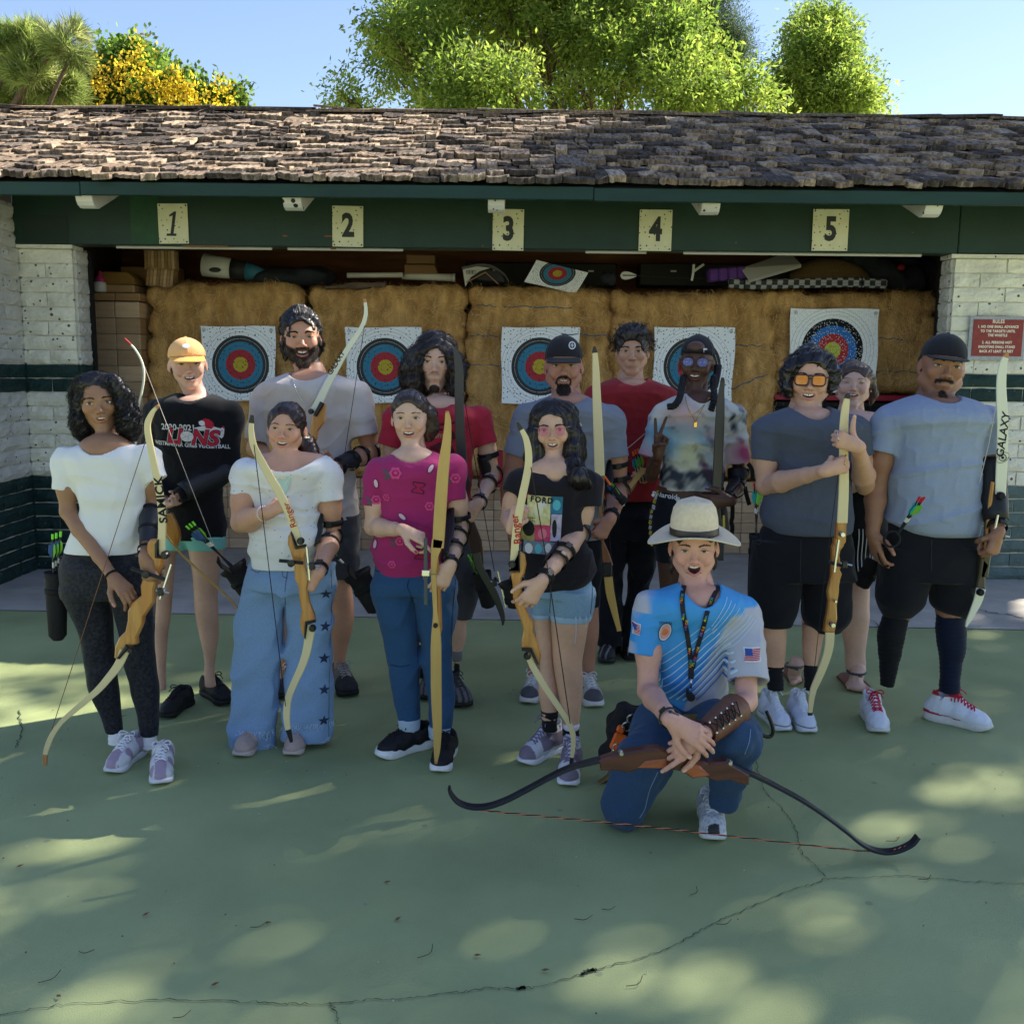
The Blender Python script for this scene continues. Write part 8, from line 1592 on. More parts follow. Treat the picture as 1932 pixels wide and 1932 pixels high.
def fig13():
    f=Figure('grinning woman with bare shoulders peeking out behind the man in orange sunglasses',4.95,1640,1300)
    f.head(cL(870,437),cL(866,622),cL.l(345),yaw=2,pitch=-4,roll=2,skin=(.50,.32,.25),mouth='smile',lips=(.50,.20,.18),w=1.16,jaw=1.1,brow=(.10,.05,.03),browt=.6,eyes=.1,cheeks=1.3,neck=cL(880,690,.04),neckr=.060,blush=.35,nose=1.15,mw=1.08,bare=lambda s:(s.ell(f.p(*cL(880,800),.0),(.185,.095,.10),None,.04),s.ell(f.p(*cL(1020,780),.0),(.06,.055,.06),None,.04)))
    f.arm(cL(1025,790,0),cL(1100,1180,.02),cL(900,1230,-.12),dict(d=(-1,0,0),n=(0,1,0),pose='relaxed',tsign=1,S=.9),r=1.0,key='armR')
    f.legskin(cM.r([(330,960,1175),(420,968,1164),(600,920,1158),(700,905,1160),(850,920,1142),(1000,945,1124),(1120,948,1128),(1190,955,1120)]));f.legskin(cM.r([(330,560,760),(600,550,720),(850,555,690),(1000,562,670),(1120,560,660)]))
    for (x0,x1,xm,ya,yt) in ((962,1175,1072,1175,1345),(455,570,512,1120,1275)):
        s=Sdf();a,b=f.p(*cM(xm-10,ya),-.03),G(*cM(xm,yt),.025);s.cone(a,b+[0,.06,.02],.040,.032,.02);w_=(P(cM(x1,yt)[0],cM(x1,yt)[1],b[1])[0]-P(cM(x0,yt)[0],cM(x0,yt)[1],b[1])[0]);s.ell(b+[0,.05,0],(w_*.42,.06,.022),None,.02)
        for i in range(5):x=(i/4-.5)*w_*.78*(-1 if x0>700 else 1);s.cone(b+[x*.8,.04,0],b+[x,-.012+.010*i,-.006],.013,.0155-.0018*i,.006)
        V,F=f.flesh(s,.0042)
    f.body()
    f.pants('dress',[cL.r([(850,770,1010),(900,745,1040),(1000,760,1060),(1300,730,1110),(1600,730,1115),(1850,720,1120)])+cM.r([(150,820,1170),(330,850,1165),(352,850,1165)])],cloth('black_dress',(.010,.010,.012)),dr=.6,fold=.006)
    for x in (905,935,965,1000,1020):
        h=[f.hit(*cL(x+6*math.sin(y/60),y),('pants',),.003) for y in range(1560,1920,20)];h=[q for q in h if q is not None]
        if len(h)>3:MB().sweep(h,.005,.002,(1,0,0)).build('white_stripe',p_white,f.root)
    for (x0,x1,xm,ya,yt) in ((962,1195,1078,1150,1362),(425,575,505,1090,1290)):
        b=G(*cM(xm,yt),.0);a=f.p(*cM(xm-20,ya),-.05);w_=P(cM(x1,yt)[0],0,b[1])[0]-P(cM(x0,yt)[0],0,b[1])[0];ol=spline([(-.42,.2),(-.45,.06),(-.5,.0),(-.1,-.03),(.35,-.01),(.5,.05),(.42,.2),(0,.26)]+[(-.42,.2)],28)[:-1]
        t=tag(thing('x',None,None),None);bpy.data.objects.remove(t);sd_=MB().prism([(b[0]+x*w_*1.1,b[1]+y,.003) for x,y in ol],(0,0,.014),.003).build('sandal',M('brown_sole',(.17,.075,.05),.7),f.root)
        st_=M('sandal_strap_grey',(.06,.06,.065),.6);k=MB();k.sweep(spline([b+[-.01,.012,.035],b+[-.01,.06,.075],a+[.0,-.055,-.035]],8),.018,.004,(1,0,0));k.tube([a+[.046*math.cos(q),.012+.046*math.sin(q),-.030] for q in np.linspace(0,6.2832,16)],.006,5);k.build('sandal_strap',st_,sd_)
    def vol(s):f.cap_hair(s,hl=.060,vol=.6,low=-.05,side=.98);cone_px(f,s,[cL(1000,420,.05,.024),cL(1015,520,.06,.022),cL(1000,600,.06,.012)],.02);0
    f.hair(vol,(.055,.028,.018),'back',320,.08,thick=.0012,noise=.003,lift=.003,rough=.35)
def fig14():
    f=Figure('stocky man in a black cap, heather blue tee and red-laced white shoes at far right',4.4,1780,1382);bd=beard_mask('thin',(.015,.011,.010),SK['dark_tan'],1.0);f.gaze=(-.001,.0005)
    f.head(cN(712,308),cN(690,582),cN.l(480),yaw=12,pitch=2,roll=6,skin=SK['dark_tan'],mouth='part',lips=(.24,.095,.075),w=1.0,jaw=1.2,eyes=.55,browt=1.0,neck=cN(650,600,.04),neckr=.060,beard=bd,blush=.2,nose=1.2,mw=1.12,chest=[(f.p(*cN(650,630),0),(.14,.09,.06),None,.03)])
    beard_hairs(f,bd,(.016,.012,.011),700,.010,.6)
    f.arm(cN(250,760,0),cN(175,1240,.02),cN(145,1590,-.02),dict(d=(.18,-.25,-1),n=(.8,.3,.2),pose='relaxed',tsign=1,S=1.08,curl=[(15,40,25),(22,34,22),(26,36,22),(30,36,20)]),r=1.18,key='armL');f.arm(cN(1030,760,0),cN(1060,1260,.02),cN(1110,1590,-.16),dict(d=(-.25,-.1,-.9),n=(-.3,1,.1),pose='grip',tsign=-1,S=1.0),r=1.12,key='armR')
    f.legskin(cO.r([(560,270,520),(640,285,520),(730,290,495)]));f.legskin(cO.r([(560,740,1050),(640,745,1020),(720,760,1000)]));f.body()
    ro=cN.r([(528,490,800),(555,400,890),(590,320,970),(640,260,1020),(720,225,1050),(850,285,985),(1000,290,968),(1200,257,962),(1350,260,970),(1480,250,965),(1560,320,962),(1600,430,955)])
    f.top('t_shirt',ro,cloth('heather_tee',(.205,.245,.335),n=(90,.05)),[(f.p(*cN(268,740),0),f.p(*cN(208,972),-.01),.070,.066),(f.p(*cN(1020,745),0),f.p(*cN(1038,985),-.01),.070,.056)],collar(f,cN(500,535),cN(800,535),cN(655,605),.12),fold=.0055,seed=141,dr=.68,stretch=(.45,.5,2.0))
    f.pants('shorts',[cO.r([(60,250,700),(200,240,705),(400,222,660),(520,215,630),(600,225,600),(690,270,520)]),cO.r([(60,690,1138),(200,700,1138),(400,702,1110),(520,695,1085),(620,730,1072),(712,880,1045)])],cloth('black_shorts',(.010,.010,.013)),hips=cN.r([(1480,250,962),(1600,245,962),(1750,235,962),(1932,235,962)]),fold=.004)
    seam(f,[[cO(705,0),cO(702,150),cO(700,280)],[cO(300,60),cO(270,200),cO(260,400)]],(.03,.03,.036));f.sock(cO.r([(690,264,498),(850,216,460),(1000,224,430),(1150,236,395),(1320,242,362)]),cloth('black_compression',(.007,.007,.009),rough=.7),'compression_sock');f.sock(cO.r([(668,752,1003),(850,748,1012),(1000,770,1005),(1150,785,970),(1375,776,950)]),cloth('navy_compression',(.006,.010,.028),rough=.7),'compression_sock')
    sw=lambda L,c:np.where((L[:,2:3]>.030) & (L[:,2:3]<.050-(L[:,1:2]+.13)*.10) & (L[:,1:2]<.03),(.42,.015,.03),np.where((L[:,2:3]<.030) & (L[:,1:2]<.02),(.03,.02,.04),c));rim_=lambda L,c:np.where(L[:,2:3]>.118,(.42,.015,.03),sw(L,c))
    f.shoe(cO(240,1742),-8,L=.285,up=(.64,.67,.74),sole=(.60,.60,.57),lace=(.50,.012,.035),hi=.115,laces=8,W=1.02);MB();f.shoe(cO(1235,1712),52,L=.300,up=(.64,.67,.74),sole=(.60,.60,.57),lace=(.50,.012,.035),hi=.115,laces=8,paint=rim_,solez=.036)
    f.hair(lambda s:f.cap_hair(s,hl=.06,vol=-2,low=-.03),BLK,'down',30,.02,region=lambda L:L[:,2]<.01);cap(f,(.020,.020,.030),hi=.98,flatb=True,brim_col=(.010,.010,.012),brimw=.95)
    a,b=f.p(*cN(1060,1260),.02),f.p(*cN(1110,1590),-.16);sh=f.p(*cN(1030,760));strap_panel(f,'arm_guard',sh+(a-sh)*.50,a+(b-a)*.85,.062,.046,-.5,wd=2.0)
    for t in (.15,.85):strap_loop(f,'guard_strap',a+(b-a)*t,b-a,.056-.018*t,.026)
    g=[f.p(*cN(x,y),-.06) for x,y in ((180,1740),(200,1800),(235,1835),(262,1835))];MB().sweep(spline(g,8),.030,.006,(0,1,.3)).build('finger_tab',m_strap,f.root)
for _f in (fig1, fig2, fig3, fig4, fig5, fig6, fig7, fig8, fig9, fig10, fig11, fig12, fig13, fig14): _f()
# ================================================================== BOWS, QUIVERS, ARROWS

m_limb=M('cream_laminate',(.66,.55,.30),.35,.45,noise=(2,.04));m_limbw=M('white_laminate',(.66,.66,.52),.35,.45);m_yel=M('maple_laminate',(.52,.33,.095),.35,.45,noise=(3,.12),fiber=(6,1,.8));m_blim=M('black_limb',(.012,.014,.020),.3,.5)
m_ris=M('honey_riser',(.50,.24,.050),.3,.5,noise=(4,.2),fiber=(9,1,1.2),col2=(.40,.15,.025),coat=.4);m_risd=M('walnut_riser',(.20,.065,.022),.3,.5,noise=(4,.3),fiber=(9,1,1.2),coat=.4);m_tip=M('horn_tip',(.42,.20,.07),.4,.4)
m_wh=M('bow_string_white',(.5,.45,.38),.8);m_bs=M('bow_string_dark',(.030,.016,.012),.8);m_ol=M('olive_riser',(.055,.045,.025),.4,.4)
def limb(pts,Y,m,parent,cv,tip=None,thick=.009,edge=False,name='limb'):
    q=np.array([(*cv(x,y),cv.l(w_),d) for x,y,w_,d in [(p+(0,))[:4] for p in pts]]);q=spline(q,len(q)*5);P3=np.array([P(u,v,Y+d) for u,v,_,d in q]);w_=q[:,2]*Y/FPX*1.01
    T_=np.gradient(P3,axis=0);S_=np.cross(T_,[0,1.,0]);mb=MB()
    if edge:mb.sweep(P3,.036,w_,np.tile([0,1.,0],(len(P3),1)))
    else:mb.sweep(P3,w_,thick,S_)
    o=mb.build(name,m,parent,False)
    if tip:
        n,mt=tip;t=MB();sl=slice(0,n) if n>0 else slice(n,None)
        t.sweep(P3[sl]+[0,-.0006,0],w_[sl]+.002 if not edge else .037,(thick+.0024) if not edge else w_[sl]+.002,S_[sl] if not edge else np.tile([0,1.,0],(len(P3[sl]),1)));t.build('limb_tip',mt,o)
    return P3,w_,S_,o
def string(pts,Y,cv,parent,m=None,r=.0016,dy=0):
    p=np.array([P(*(c(x,y)),Y+dy) for c,x,y in pts]);MB().tube(p,r,5).build('bowstring',m or m_bs,parent)
def riser(poly,Y,cv,m,parent,th=.034,name='riser'):
    p=np.array([P(*cv(x,y),Y-th/2) for x,y in poly]);return MB().prism(p,(0,th,0),.006).build(name,m,parent)
def knob(x,y,Y,cv,parent,r=.013,m=None):p=P(*cv(x,y),Y-.012);MB().lathe(p,[(.001,-.012),(r,-.010),(r,.004),(r*.7,.014)],14,rotm(0,90,0)).build('limb_bolt',m or m_buckle,parent)
def bow(label,Y,c0,grp='recurve bows held by the group'):
    p=P(*c0,Y);return thing('recurve_bow',label,'bow',p,grp)
def sight(parent,Y,cv,bar,rod,pin,kn=None):
    mb=MB();a,b=P(*cv(*bar[0]),Y-.03),P(*cv(*bar[1]),Y-.03);mb.tube([a,b],.008,6,flat=.8);o=mb.build('sight_bar',m_buckle,parent);a,b=P(*cv(*rod[0]),Y-.045),P(*cv(*rod[1]),Y-.045);MB().tube([a,b],.0055,6).build('sight_rod',m_silver,o)
    c=P(*cv(*pin),Y-.05);k=MB();k.tube([c-[.03,0,-.006],c+[.02,0,-.004]],.004,6);k.build('sight_pin',m_silver,o);MB().bbox(c-[.012,0,0],(.022,.02,.03),.003).build('sight_block',m_buckle,o)
    if kn:MB().lathe(P(*cv(*kn),Y-.045),[(.001,-.01),(.014,-.008),(.014,.008),(.001,.01)],12,rotm(0,90,0)).build('sight_knob',m_buckle,o)
def word(parent,txt,size,m,cv,x,y,Y,ang,bold=.0012,shear=0,squash=1):
    p=P(*cv(x,y),Y);a=rad(ang);text_obj('lettering',txt,size,m,parent,p+[0,-.0062,0],(math.cos(a),0,math.sin(a)),(-math.sin(a),0,math.cos(a)),bold=bold,shear=shear,squash=squash)
redtxt=M('red_lettering',(.42,.03,.02),.6)
def gear():
    Y=3.70;t=bow('cream limbed wooden bow with SAMICK lettering, slanting across the woman in the white tee',Y,cB(780,500))
    P3,w_,S_,o=limb([(935,800,16),(912,822,26),(880,860,34),(850,925,44),(846,990,48),(862,1090,50),(885,1200,52),(915,1350,56),(940,1480,57),(955,1620,58),(957,1760,58),(950,1945,60)],Y,m_limb,t,cA,(6,m_tip))
    word(o,'SAMICK',.044,p_blk,cA,955,1528,Y,95,.0012,squash=1.15)
    limb([(640,950,62),(600,1040,56),(540,1120,50),(470,1200,44),(400,1262,40),(320,1330,36),(240,1402,32),(180,1482,34),(145,1560,36),(130,1622,30),(130,1685,18)],Y,m_limb,t,cB,(-7,m_tip));riser([(800,240),(782,265),(776,330),(775,400),(762,470),(737,540),(742,600),(682,650),(656,700),(655,760),(640,830),(600,870),(574,930),(569,1000),(592,1012),(635,955),(665,925),(716,912),(712,870),(753,780),(757,740),(820,645),(824,560),(850,470),(874,405),(880,362),(860,300),(850,242)],Y+.02,cB,m_ris,t)
    riser([(826,270),(850,240),(852,345),(888,355),(886,366),(828,360)],Y-.008,cB,m_buckle,t,.02,'limb_pocket');riser([(640,915),(668,930),(600,1010),(580,1005)],Y-.008,cB,m_buckle,t,.02,'limb_pocket');knob(898,338,Y-.01,cB,t,.016);knob(680,948,Y-.01,cB,t)
    string([(cA,903,850),(cB,160,1492)],Y,None,t,M('string_tan',(.18,.09,.045),.8),dy=.012);sight(t,Y,cB,((680,425),(900,495)),((940,397),(868,620)),(890,575),(775,465))
    Y=4.38;t=bow('slim white and red bow held upright behind the woman in the white tee',Y,cA(760,900));limb([(670,288,8),(700,318,12),(740,358,13),(778,415,13),(803,470,14),(818,540,14),(815,620,14),(797,720,14),(777,820,14),(762,940,14),(757,1080,14),(760,1250,16),(800,1500,18),(960,1650,20),(1000,1700,24)],Y,m_limbw,t,cA,(9,M('red_limb_tip',(.35,.02,.02),.5)))
    riser([(900,80),(935,70),(980,170),(990,230),(975,285),(940,260),(900,205)],Y,cB,m_ris,t);limb([(905,215,14),(1000,330,13),(1100,425,12),(1200,518,12),(1290,600,12),(1345,660,11),(1372,705,9)],Y,m_yel,t,cB);string([(cA,822,505),(cA,1155,1365),(cA,1365,1900)],Y,None,t,m_wh,.0014,-.02)
    Y=4.62;t=bow('white GALAXY lettered bow slanting over the shoulder of the tall bearded man',Y,cC(830,1000));P3,w_,S_,o=limb([(1163,78,12),(1168,110,22),(1173,160,26),(1170,215,30),(1148,285,34),(1105,360,37),(1050,440,40),(1000,520,43),(940,625,48),(880,735,54),(830,835,60),(770,960,64)],Y,m_limbw,t,cC,(6,m_tip))
    word(o,'GALAXY',.032,p_blk,cC,945,575,Y,57,.0006,.15);riser([(812,872),(862,892),(852,1028),(800,1100),(795,1160),(768,1205),(740,1165),(742,1060),(760,985)],Y+.02,cC,m_ris,t);riser([(818,868),(852,884),(792,985),(765,975)],Y-.005,cC,m_buckle,t,.02,'limb_pocket');riser([(420,1190),(470,1175),(478,1250),(430,1265)],Y+.02,cC,m_ris,t,name='grip');knob(750,945,Y-.01,cC,t);string([(cC,1162,285),(cC,1095,720),(cC,1012,1262)],Y,None,t,dy=-.01)
    Y=3.78;t=bow('cream bow lettered Ranger in red, held across the girl in wide jeans',Y,cC(560,1700));P3,w_,S_,o=limb([(298,972,18),(294,1010,32),(291,1060,38),(292,1110,44),(310,1210,52),(360,1312,58),(425,1430,62),(500,1560,64),(560,1680,62),(600,1775,60),(655,1935,62),(668,1975,64)],Y,m_limb,t,cC,(9,m_buckle));word(o,'Ranger',.036,redtxt,cC,592,1740,Y,108,.0004)
    riser([(628,205),(608,240),(606,300),(632,370),(652,450),(652,530),(682,600),(690,700),(702,760),(690,850),(700,910),(722,958),(748,850),(797,835),(790,790),(756,705),(742,610),(752,545),(722,450),(720,395),(740,325),(700,300),(660,320)],Y+.02,cD,m_ris,t);riser([(624,208),(640,225),(672,308),(732,296),(734,318),(660,332)],Y-.006,cD,m_buckle,t,.02,'limb_pocket');riser([(724,840),(800,826),(800,842),(742,858),(728,962),(718,950)],Y-.006,cD,m_buckle,t,.02,'limb_pocket');knob(697,272,Y-.01,cD,t,.014);knob(780,882,Y-.01,cD,t,.014)
    limb([(768,856,68),(758,940,64),(735,1060,58),(700,1160,54),(650,1270,50),(612,1370,50),(600,1470,50),(605,1560,42),(618,1610,32),(634,1675,18)],Y,m_limb,t,cD,(-9,m_buckle));string([(cC,312,1200),(cD,592,1425)],Y,None,t,m_blk,.0018,-.02);sight(t,Y,cD,((548,408),(715,425)),((738,312),(760,545)),(800,445),(632,428))
    Y=3.72;t=bow('plain yellow wooden longbow held upright by the woman in the flowered tee',Y,cE(690,1600));limb([(735,748,18),(738,775,34),(742,830,48),(738,920,60),(728,1020,72),(715,1120,82),(703,1230,88),(690,1400,92),(680,1560,94),(672,1700,92),(665,1800,88)],Y,m_yel,t,cE,(4,m_tip))
    limb([(664,0,90),(655,50,84),(640,120,58),(633,200,46),(632,300,42),(640,450,36),(645,560,36),(648,650,56),(650,740,76),(650,850,84),(651,1000,85),(652,1150,85),(656,1300,80),(660,1450,70),(658,1600,54),(652,1680,32),(650,1718,16)],Y,m_yel,t,cF_,(-4,m_tip));riser([(640,120),(668,60),(672,250),(690,480),(694,700),(672,780),(655,640),(652,400)],Y+.02,cF_,m_ris,t);knob(645,660,Y-.004,cF_,t,.009)
    MB().bbox((P(*cF_(570,100),Y-.05)+P(*cF_(570,390),Y-.05))/2,(.014,.008,.26),.002).build('sight_bar',M('grey_bar',(.06,.075,.07),.4),t);MB().bbox(P(*cF_(572,255),Y-.055),(.030,.012,.024),.002).build('sight_block',m_silver,t);MB().tube([P(*cF_(595,262),Y-.06),P(*cF_(675,264),Y-.06)],.003,6).build('sight_pin',m_gold,t)
    Y=4.48;t=bow('glossy black bow standing in front of the long haired man in red',Y,cE(870,1300));limb([(793,250,12),(803,290,38),(818,350,56),(828,450,66),(828,600,68),(832,800,72),(838,950,76),(848,1100,80),(850,1270,82)],Y,m_blim,t,cE);riser([(880,1150),(915,1300),(890,1400),(940,1600),(1000,1750),(1016,1930),(1000,2000),(950,1980),(900,1740),(850,1500),(815,1290)],Y+.02,cE,M('black_red_riser',(.03,.008,.008),.4),t,.04)
    limb([(955,100,70),(985,210,60),(1050,330,58),(1105,430,58),(1145,530,48),(1163,600,36),(1163,655,14)],Y,m_blim,t,cF_);string([(cE,862,610),(cE,900,850),(cF_,1098,240)],Y,None,t,m_blk,.002,-.02);sight(t,Y,cF_,((1100,290),(1200,420)),((1125,240),(1185,520)),(1120,330))
    MB().prism([P(*cE(x,y),Y+.06) for x,y in ((985,1780),(1015,1800),(1012,1932),(990,1900))],(0,.02,0),.002).build('wood_edge',m_ris,t)
    Y=3.62;t=bow('cream bow lettered Ranger in red held by the young woman with pink glasses',Y,cG(240,1500));P3,w_,S_,o=limb([(212,832,16),(232,872,30),(258,915,38),(282,970,46),(298,1060,54),(298,1160,56),(280,1270,58),(252,1400,60),(222,1560,62),(200,1720,62),(185,1960,62)],Y,m_limb,t,cG,(9,m_buckle));word(o,'Ranger',.040,redtxt,cG,205,1655,Y,98,.0009)
    riser([(226,88),(272,118),(283,190),(270,260),(246,300),(250,400),(270,500),(308,600),(340,640),(336,720),(378,820),(396,890),(380,962),(345,900),(248,850),(246,780),(262,700),(240,620),(205,530),(180,450),(178,350),(158,252),(226,246)],Y+.02,cH,m_ris,t);riser([(220,86),(234,90),(234,250),(146,246),(148,226),(218,228)],Y-.006,cH,m_buckle,t,.02,'limb_pocket');riser([(246,834),(325,838),(378,955),(366,965),(312,862),(248,858)],Y-.006,cH,m_buckle,t,.02,'limb_pocket');knob(172,190,Y-.01,cH,t,.014);knob(290,895,Y-.01,cH,t,.014)
    limb([(292,870,50),(322,950,52),(370,1040,51),(432,1140,50),(500,1240,48),(562,1330,47),(612,1410,46),(640,1490,44),(645,1570,38),(638,1640,32),(628,1700,24),(620,1738,14)],Y,m_limb,t,cH,(-9,m_buckle));string([(cG,318,1180),(cG,430,1850),(cH,620,1412)],Y,None,t,m_bs,.002,-.02)
    Y=4.45;t=bow('tall cream bow limb standing in front of the goateed man, reddish wooden handle',Y,cG(840,1200));limb([(805,250,12),(808,290,34),(812,340,42),(818,450,54),(822,600,62),(830,800,70),(838,1000,74),(846,1245,78)],Y,m_limb,t,cG,(8,m_buckle));riser([(822,1240),(884,1240),(886,1330),(868,1500),(905,1640),(880,1750),(925,1850),(950,1935),(870,1935),(862,1780),(845,1620),(840,1400)],Y+.02,cG,m_risd,t)
    riser([(868,180),(942,180),(944,282),(874,282)],Y,cH,m_buckle,t,.03,'limb_pocket');limb([(912,284,66),(926,400,66),(948,500,58),(970,590,46),(988,660,36),(997,700,34)],Y,m_yel,t,cH);string([(cG,862,900),(cG,880,1300),(cH,945,200),(cH,975,500)],Y,None,t,dy=.02)
    Y=5.02;t=bow('wooden bow held low at the waist of the curly haired man in maroon',Y,cI(330,1310));limb([(290,1350,30),(330,1300,34),(375,1240,44),(410,1190,40)],Y,m_yel,t,cI);riser([(280,1370),(300,1290),(350,1262),(370,1275),(345,1340),(300,1395)],Y+.02,cI,m_risd,t);string([(cI,265,1055),(cI,430,915)],Y,None,t,m_wh,.0018)
    Y=4.66;t=bow('matte black bow held upright by the woman in the tie-dye tee',Y,cI(990,1000));limb([(1018,490,14),(1018,530,34),(1010,600,44),(1003,700,62),(997,850,70),(990,1000,72),(982,1200,74),(972,1400,72),(966,1480,70)],Y,m_blim,t,cI,(6,m_buckle));riser([(935,1470),(1000,1470),(1010,1560),(1035,1700),(1030,1900),(960,1900),(935,1700),(925,1560)],Y+.02,cI,M('grey_riser',(.07,.06,.055),.5),t);MB().tube([P(*cI(1028,1550),Y-.02),P(*cI(1032,1720),Y-.02)],.006,6).build('yellow_trim',M('yellow_dash'),t)
    Y=3.08;t=bow('long dark recurve bow with carved wooden handle held level across the kneeling man',Y,cK(930,430),None)
    L0=[(38,530,10),(46,556,11),(75,588,12),(125,606,13),(190,604,14),(262,580,14),(345,538,14),(430,492,14),(515,452,15),(600,428,16),(660,414,16),(722,396,10)];L1=[(1140,432,12),(1200,462,15),(1265,492,15),(1340,530,14),(1430,580,14),(1520,640,13),(1600,700,13),(1655,745,13),(1705,773,13),(1760,784,13),(1812,776,12),(1862,752,11),(1888,722,10)]
    for L in (L0,L1):limb(L,Y,m_blim,t,cK,edge=True)
    riser([(628,426),(720,394),(800,384),(868,376),(905,396),(1000,414),(1062,436),(1132,430),(1226,482),(1223,523),(1190,520),(1142,502),(1092,508),(1050,490),(1000,498),(960,470),(892,456),(800,458),(748,475),(690,466),(638,466)],Y,cK,M('rosewood_riser',(.105,.030,.018),.3,.5,noise=(5,.35),fiber=(1,1,7),col2=(.06,.018,.012),coat=.3),t,.045)
    riser([(780,455),(812,430),(850,424),(900,420),(896,458),(850,458)],Y-.006,cK,M('orange_burl',(.36,.095,.03),.3,.5,noise=(9,.4),fiber=(1,1,4),coat=.3),t,.045,'grip_inlay');riser([(968,455),(985,432),(1030,448),(1068,486),(1050,490),(1000,496),(966,472)],Y-.006,cK,M('orange_burl'),t,.045,'grip_inlay')
    for x,y in ((717,393),(1145,430)):knob(x,y,Y,cK,t,.009,m_silver)
    sp=np.array([P(*cK(x,y),Y) for x,y in ((62,585),(150,617),(480,650),(850,688),(1200,728),(1700,782),(1850,760))]);sp=spline(sp,160);mb=MB();mo=MB();A_=np.arange(160)*1.1
    for ph,q in ((0,mb),(math.pi,mo)):q.tube(sp+np.stack([A_*0,np.sin(A_+ph),np.cos(A_+ph)],1)*.0016,.0016,4)
    mb.build('bowstring',m_blk,t);mo.build('string_strand',M('orange_string',(.62,.20,.10),.8),t)
    Y=4.09;t=bow('cream bow with light wooden handle gripped high by the man in orange sunglasses',Y,cL(790,1200));limb([(826,513,16),(818,550,38),(806,620,56),(797,700,62),(792,800,66),(792,950,68),(793,1150,73),(790,1300,77),(785,1400,79),(780,1512,80)],Y,m_limb,t,cL,(7,m_buckle));riser([(742,1505),(820,1510),(812,1660),(760,1740),(775,1850),(745,1932),(700,1932),(708,1700),(735,1640)],Y+.02,cL,m_ris,t,name='riser')
    riser([(848,-10),(940,-10),(935,60),(905,100),(886,200),(900,275),(920,312),(905,360),(893,420),(892,480),(872,600),(876,720),(852,842),(756,834),(770,740),(788,650),(800,560),(790,480),(808,400),(832,300),(836,200),(850,100)],Y+.018,cM,m_ris,t,name='grip');knob(780,1600,Y-.02,cL,t,.013,m_silver);knob(830,768,Y-.02,cM,t,.013,m_silver);knob(853,552,Y-.004,cM,t,.007,m_silver)
    limb([(806,836,84),(800,950,82),(775,1060,78),(735,1170,74),(692,1270,68),(658,1350,62),(641,1430,54),(633,1500,46),(628,1550,42),(627,1585,38)],Y,m_limb,t,cM,(-5,m_buckle));string([(cL,752,1120),(cL,645,1932),(cM,668,1150)],Y,None,t,m_blk,.0015);sight(t,Y,cL,((670,1810),(770,1840)),((755,1640),(720,1890)),(820,1832));
    Y=4.28;t=bow('white GALAXY lettered bow held at the side of the stocky man at far right',Y,cN(1130,1200));P3,w_,S_,o=limb([(1180,203,14),(1168,235,44),(1150,290,56),(1138,370,68),(1134,480,74),(1140,620,80),(1144,780,82),(1142,950,84),(1136,1100,84),(1130,1230,83),(1126,1332,80)],Y,m_limbw,t,cN,(7,m_tip));word(o,'GALAXY',.048,p_blk,cN,1145,838,Y,86,.0008,.18,1.05)
    ec=P(*cN(1146,1010),Y-.0068);eb=MB();eb.tube([ec+[.016*math.cos(a),0,.014*math.sin(a)] for a in np.linspace(0,6.2832,18)],.0016,4,False);eb.tube([ec+[.028*math.cos(a),0,.008*math.cos(a)+.022*math.sin(a)] for a in np.linspace(0,6.2832,20)],.0009,4,False);eb.lathe(ec,[(.006,-.001),(.006,.001)],10,rotm(0,90,0));eb.build('emblem',p_blk,o)
    riser([(1066,1195),(1088,1200),(1100,1335),(1168,1335),(1152,1372),(1112,1450),(1104,1560),(1085,1640),(1062,1760),(1036,1935),(975,1935),(1000,1745),(1022,1600),(1030,1450)],Y+.02,cN,m_ol,t);riser([(1066,1195),(1088,1200),(1070,1400),(1040,1600),(1015,1760),(1000,1745),(1022,1600),(1032,1440)],Y-.002,cN,m_ris,t,.02,'wood_layer');riser([(1155,150),(1228,228),(1196,320),(1194,445),(1108,442),(1136,330),(1148,230)],Y+.02,cO,m_ol,t,name='grip')
    knob(1133,1305,Y-.012,cN,t,.018,m_blk);knob(1148,475,Y-.012,cO,t,.016,m_blk);limb([(1152,440,88),(1122,550,80),(1078,650,62),(1038,730,44),(1014,785,14)],Y,m_limbw,t,cO);string([(cN,1108,540),(cN,1040,900),(cN,968,1205)],Y,None,t,m_wh,.0018);sight(t,Y,cN,((1030,1612),(1120,1612)),((1110,1450),(1065,1660)),(1165,1612))
    m_q=M('quiver_black',(.014,.013,.015),.75,.25,noise=(9,.2),bump=(90,.001));nk=[M('nock_green',(.25,.8,.05),.4),M('nock_orange',(.9,.15,.02),.4),M('nock_red',(.5,.01,.02),.4)];sh_=M('arrow_black',(.012,.014,.018),.35,.4);vn=[M('vane_green',(.16,.45,.04),.5),M('vane_teal',(.03,.32,.36),.5),M('vane_blue',(.04,.10,.25),.5)];wr=M('arrow_wrap_white',(.55,.55,.5),.5)
    def arrow(a,b,n,v,lab,grp):
        t=thing('arrow',lab,'arrow',a,grp);ax=unit(b-a);L=np.linalg.norm(b-a);MB().tube([a,b],.0038,6).build('shaft',sh_,t);MB().tube([a-ax*.010,a+ax*.012],.0052,6).build('nock',nk[n],t);MB().tube([a+ax*.105,a+ax*.128],.0048,6).build('wrap',wr,t)
        u=unit(np.cross(ax,[.1,1,.2]));w2=np.cross(ax,u)
        for k in range(3):d=u*math.cos(k*2.094+.4)+w2*math.sin(k*2.094+.4);MB().prism([a+ax*.025,a+ax*.035+d*.016,a+ax*.065+d*.018,a+ax*.095],np.cross(ax,d)*.0012).build('vane',vn[v if k else 0],t)
        return t
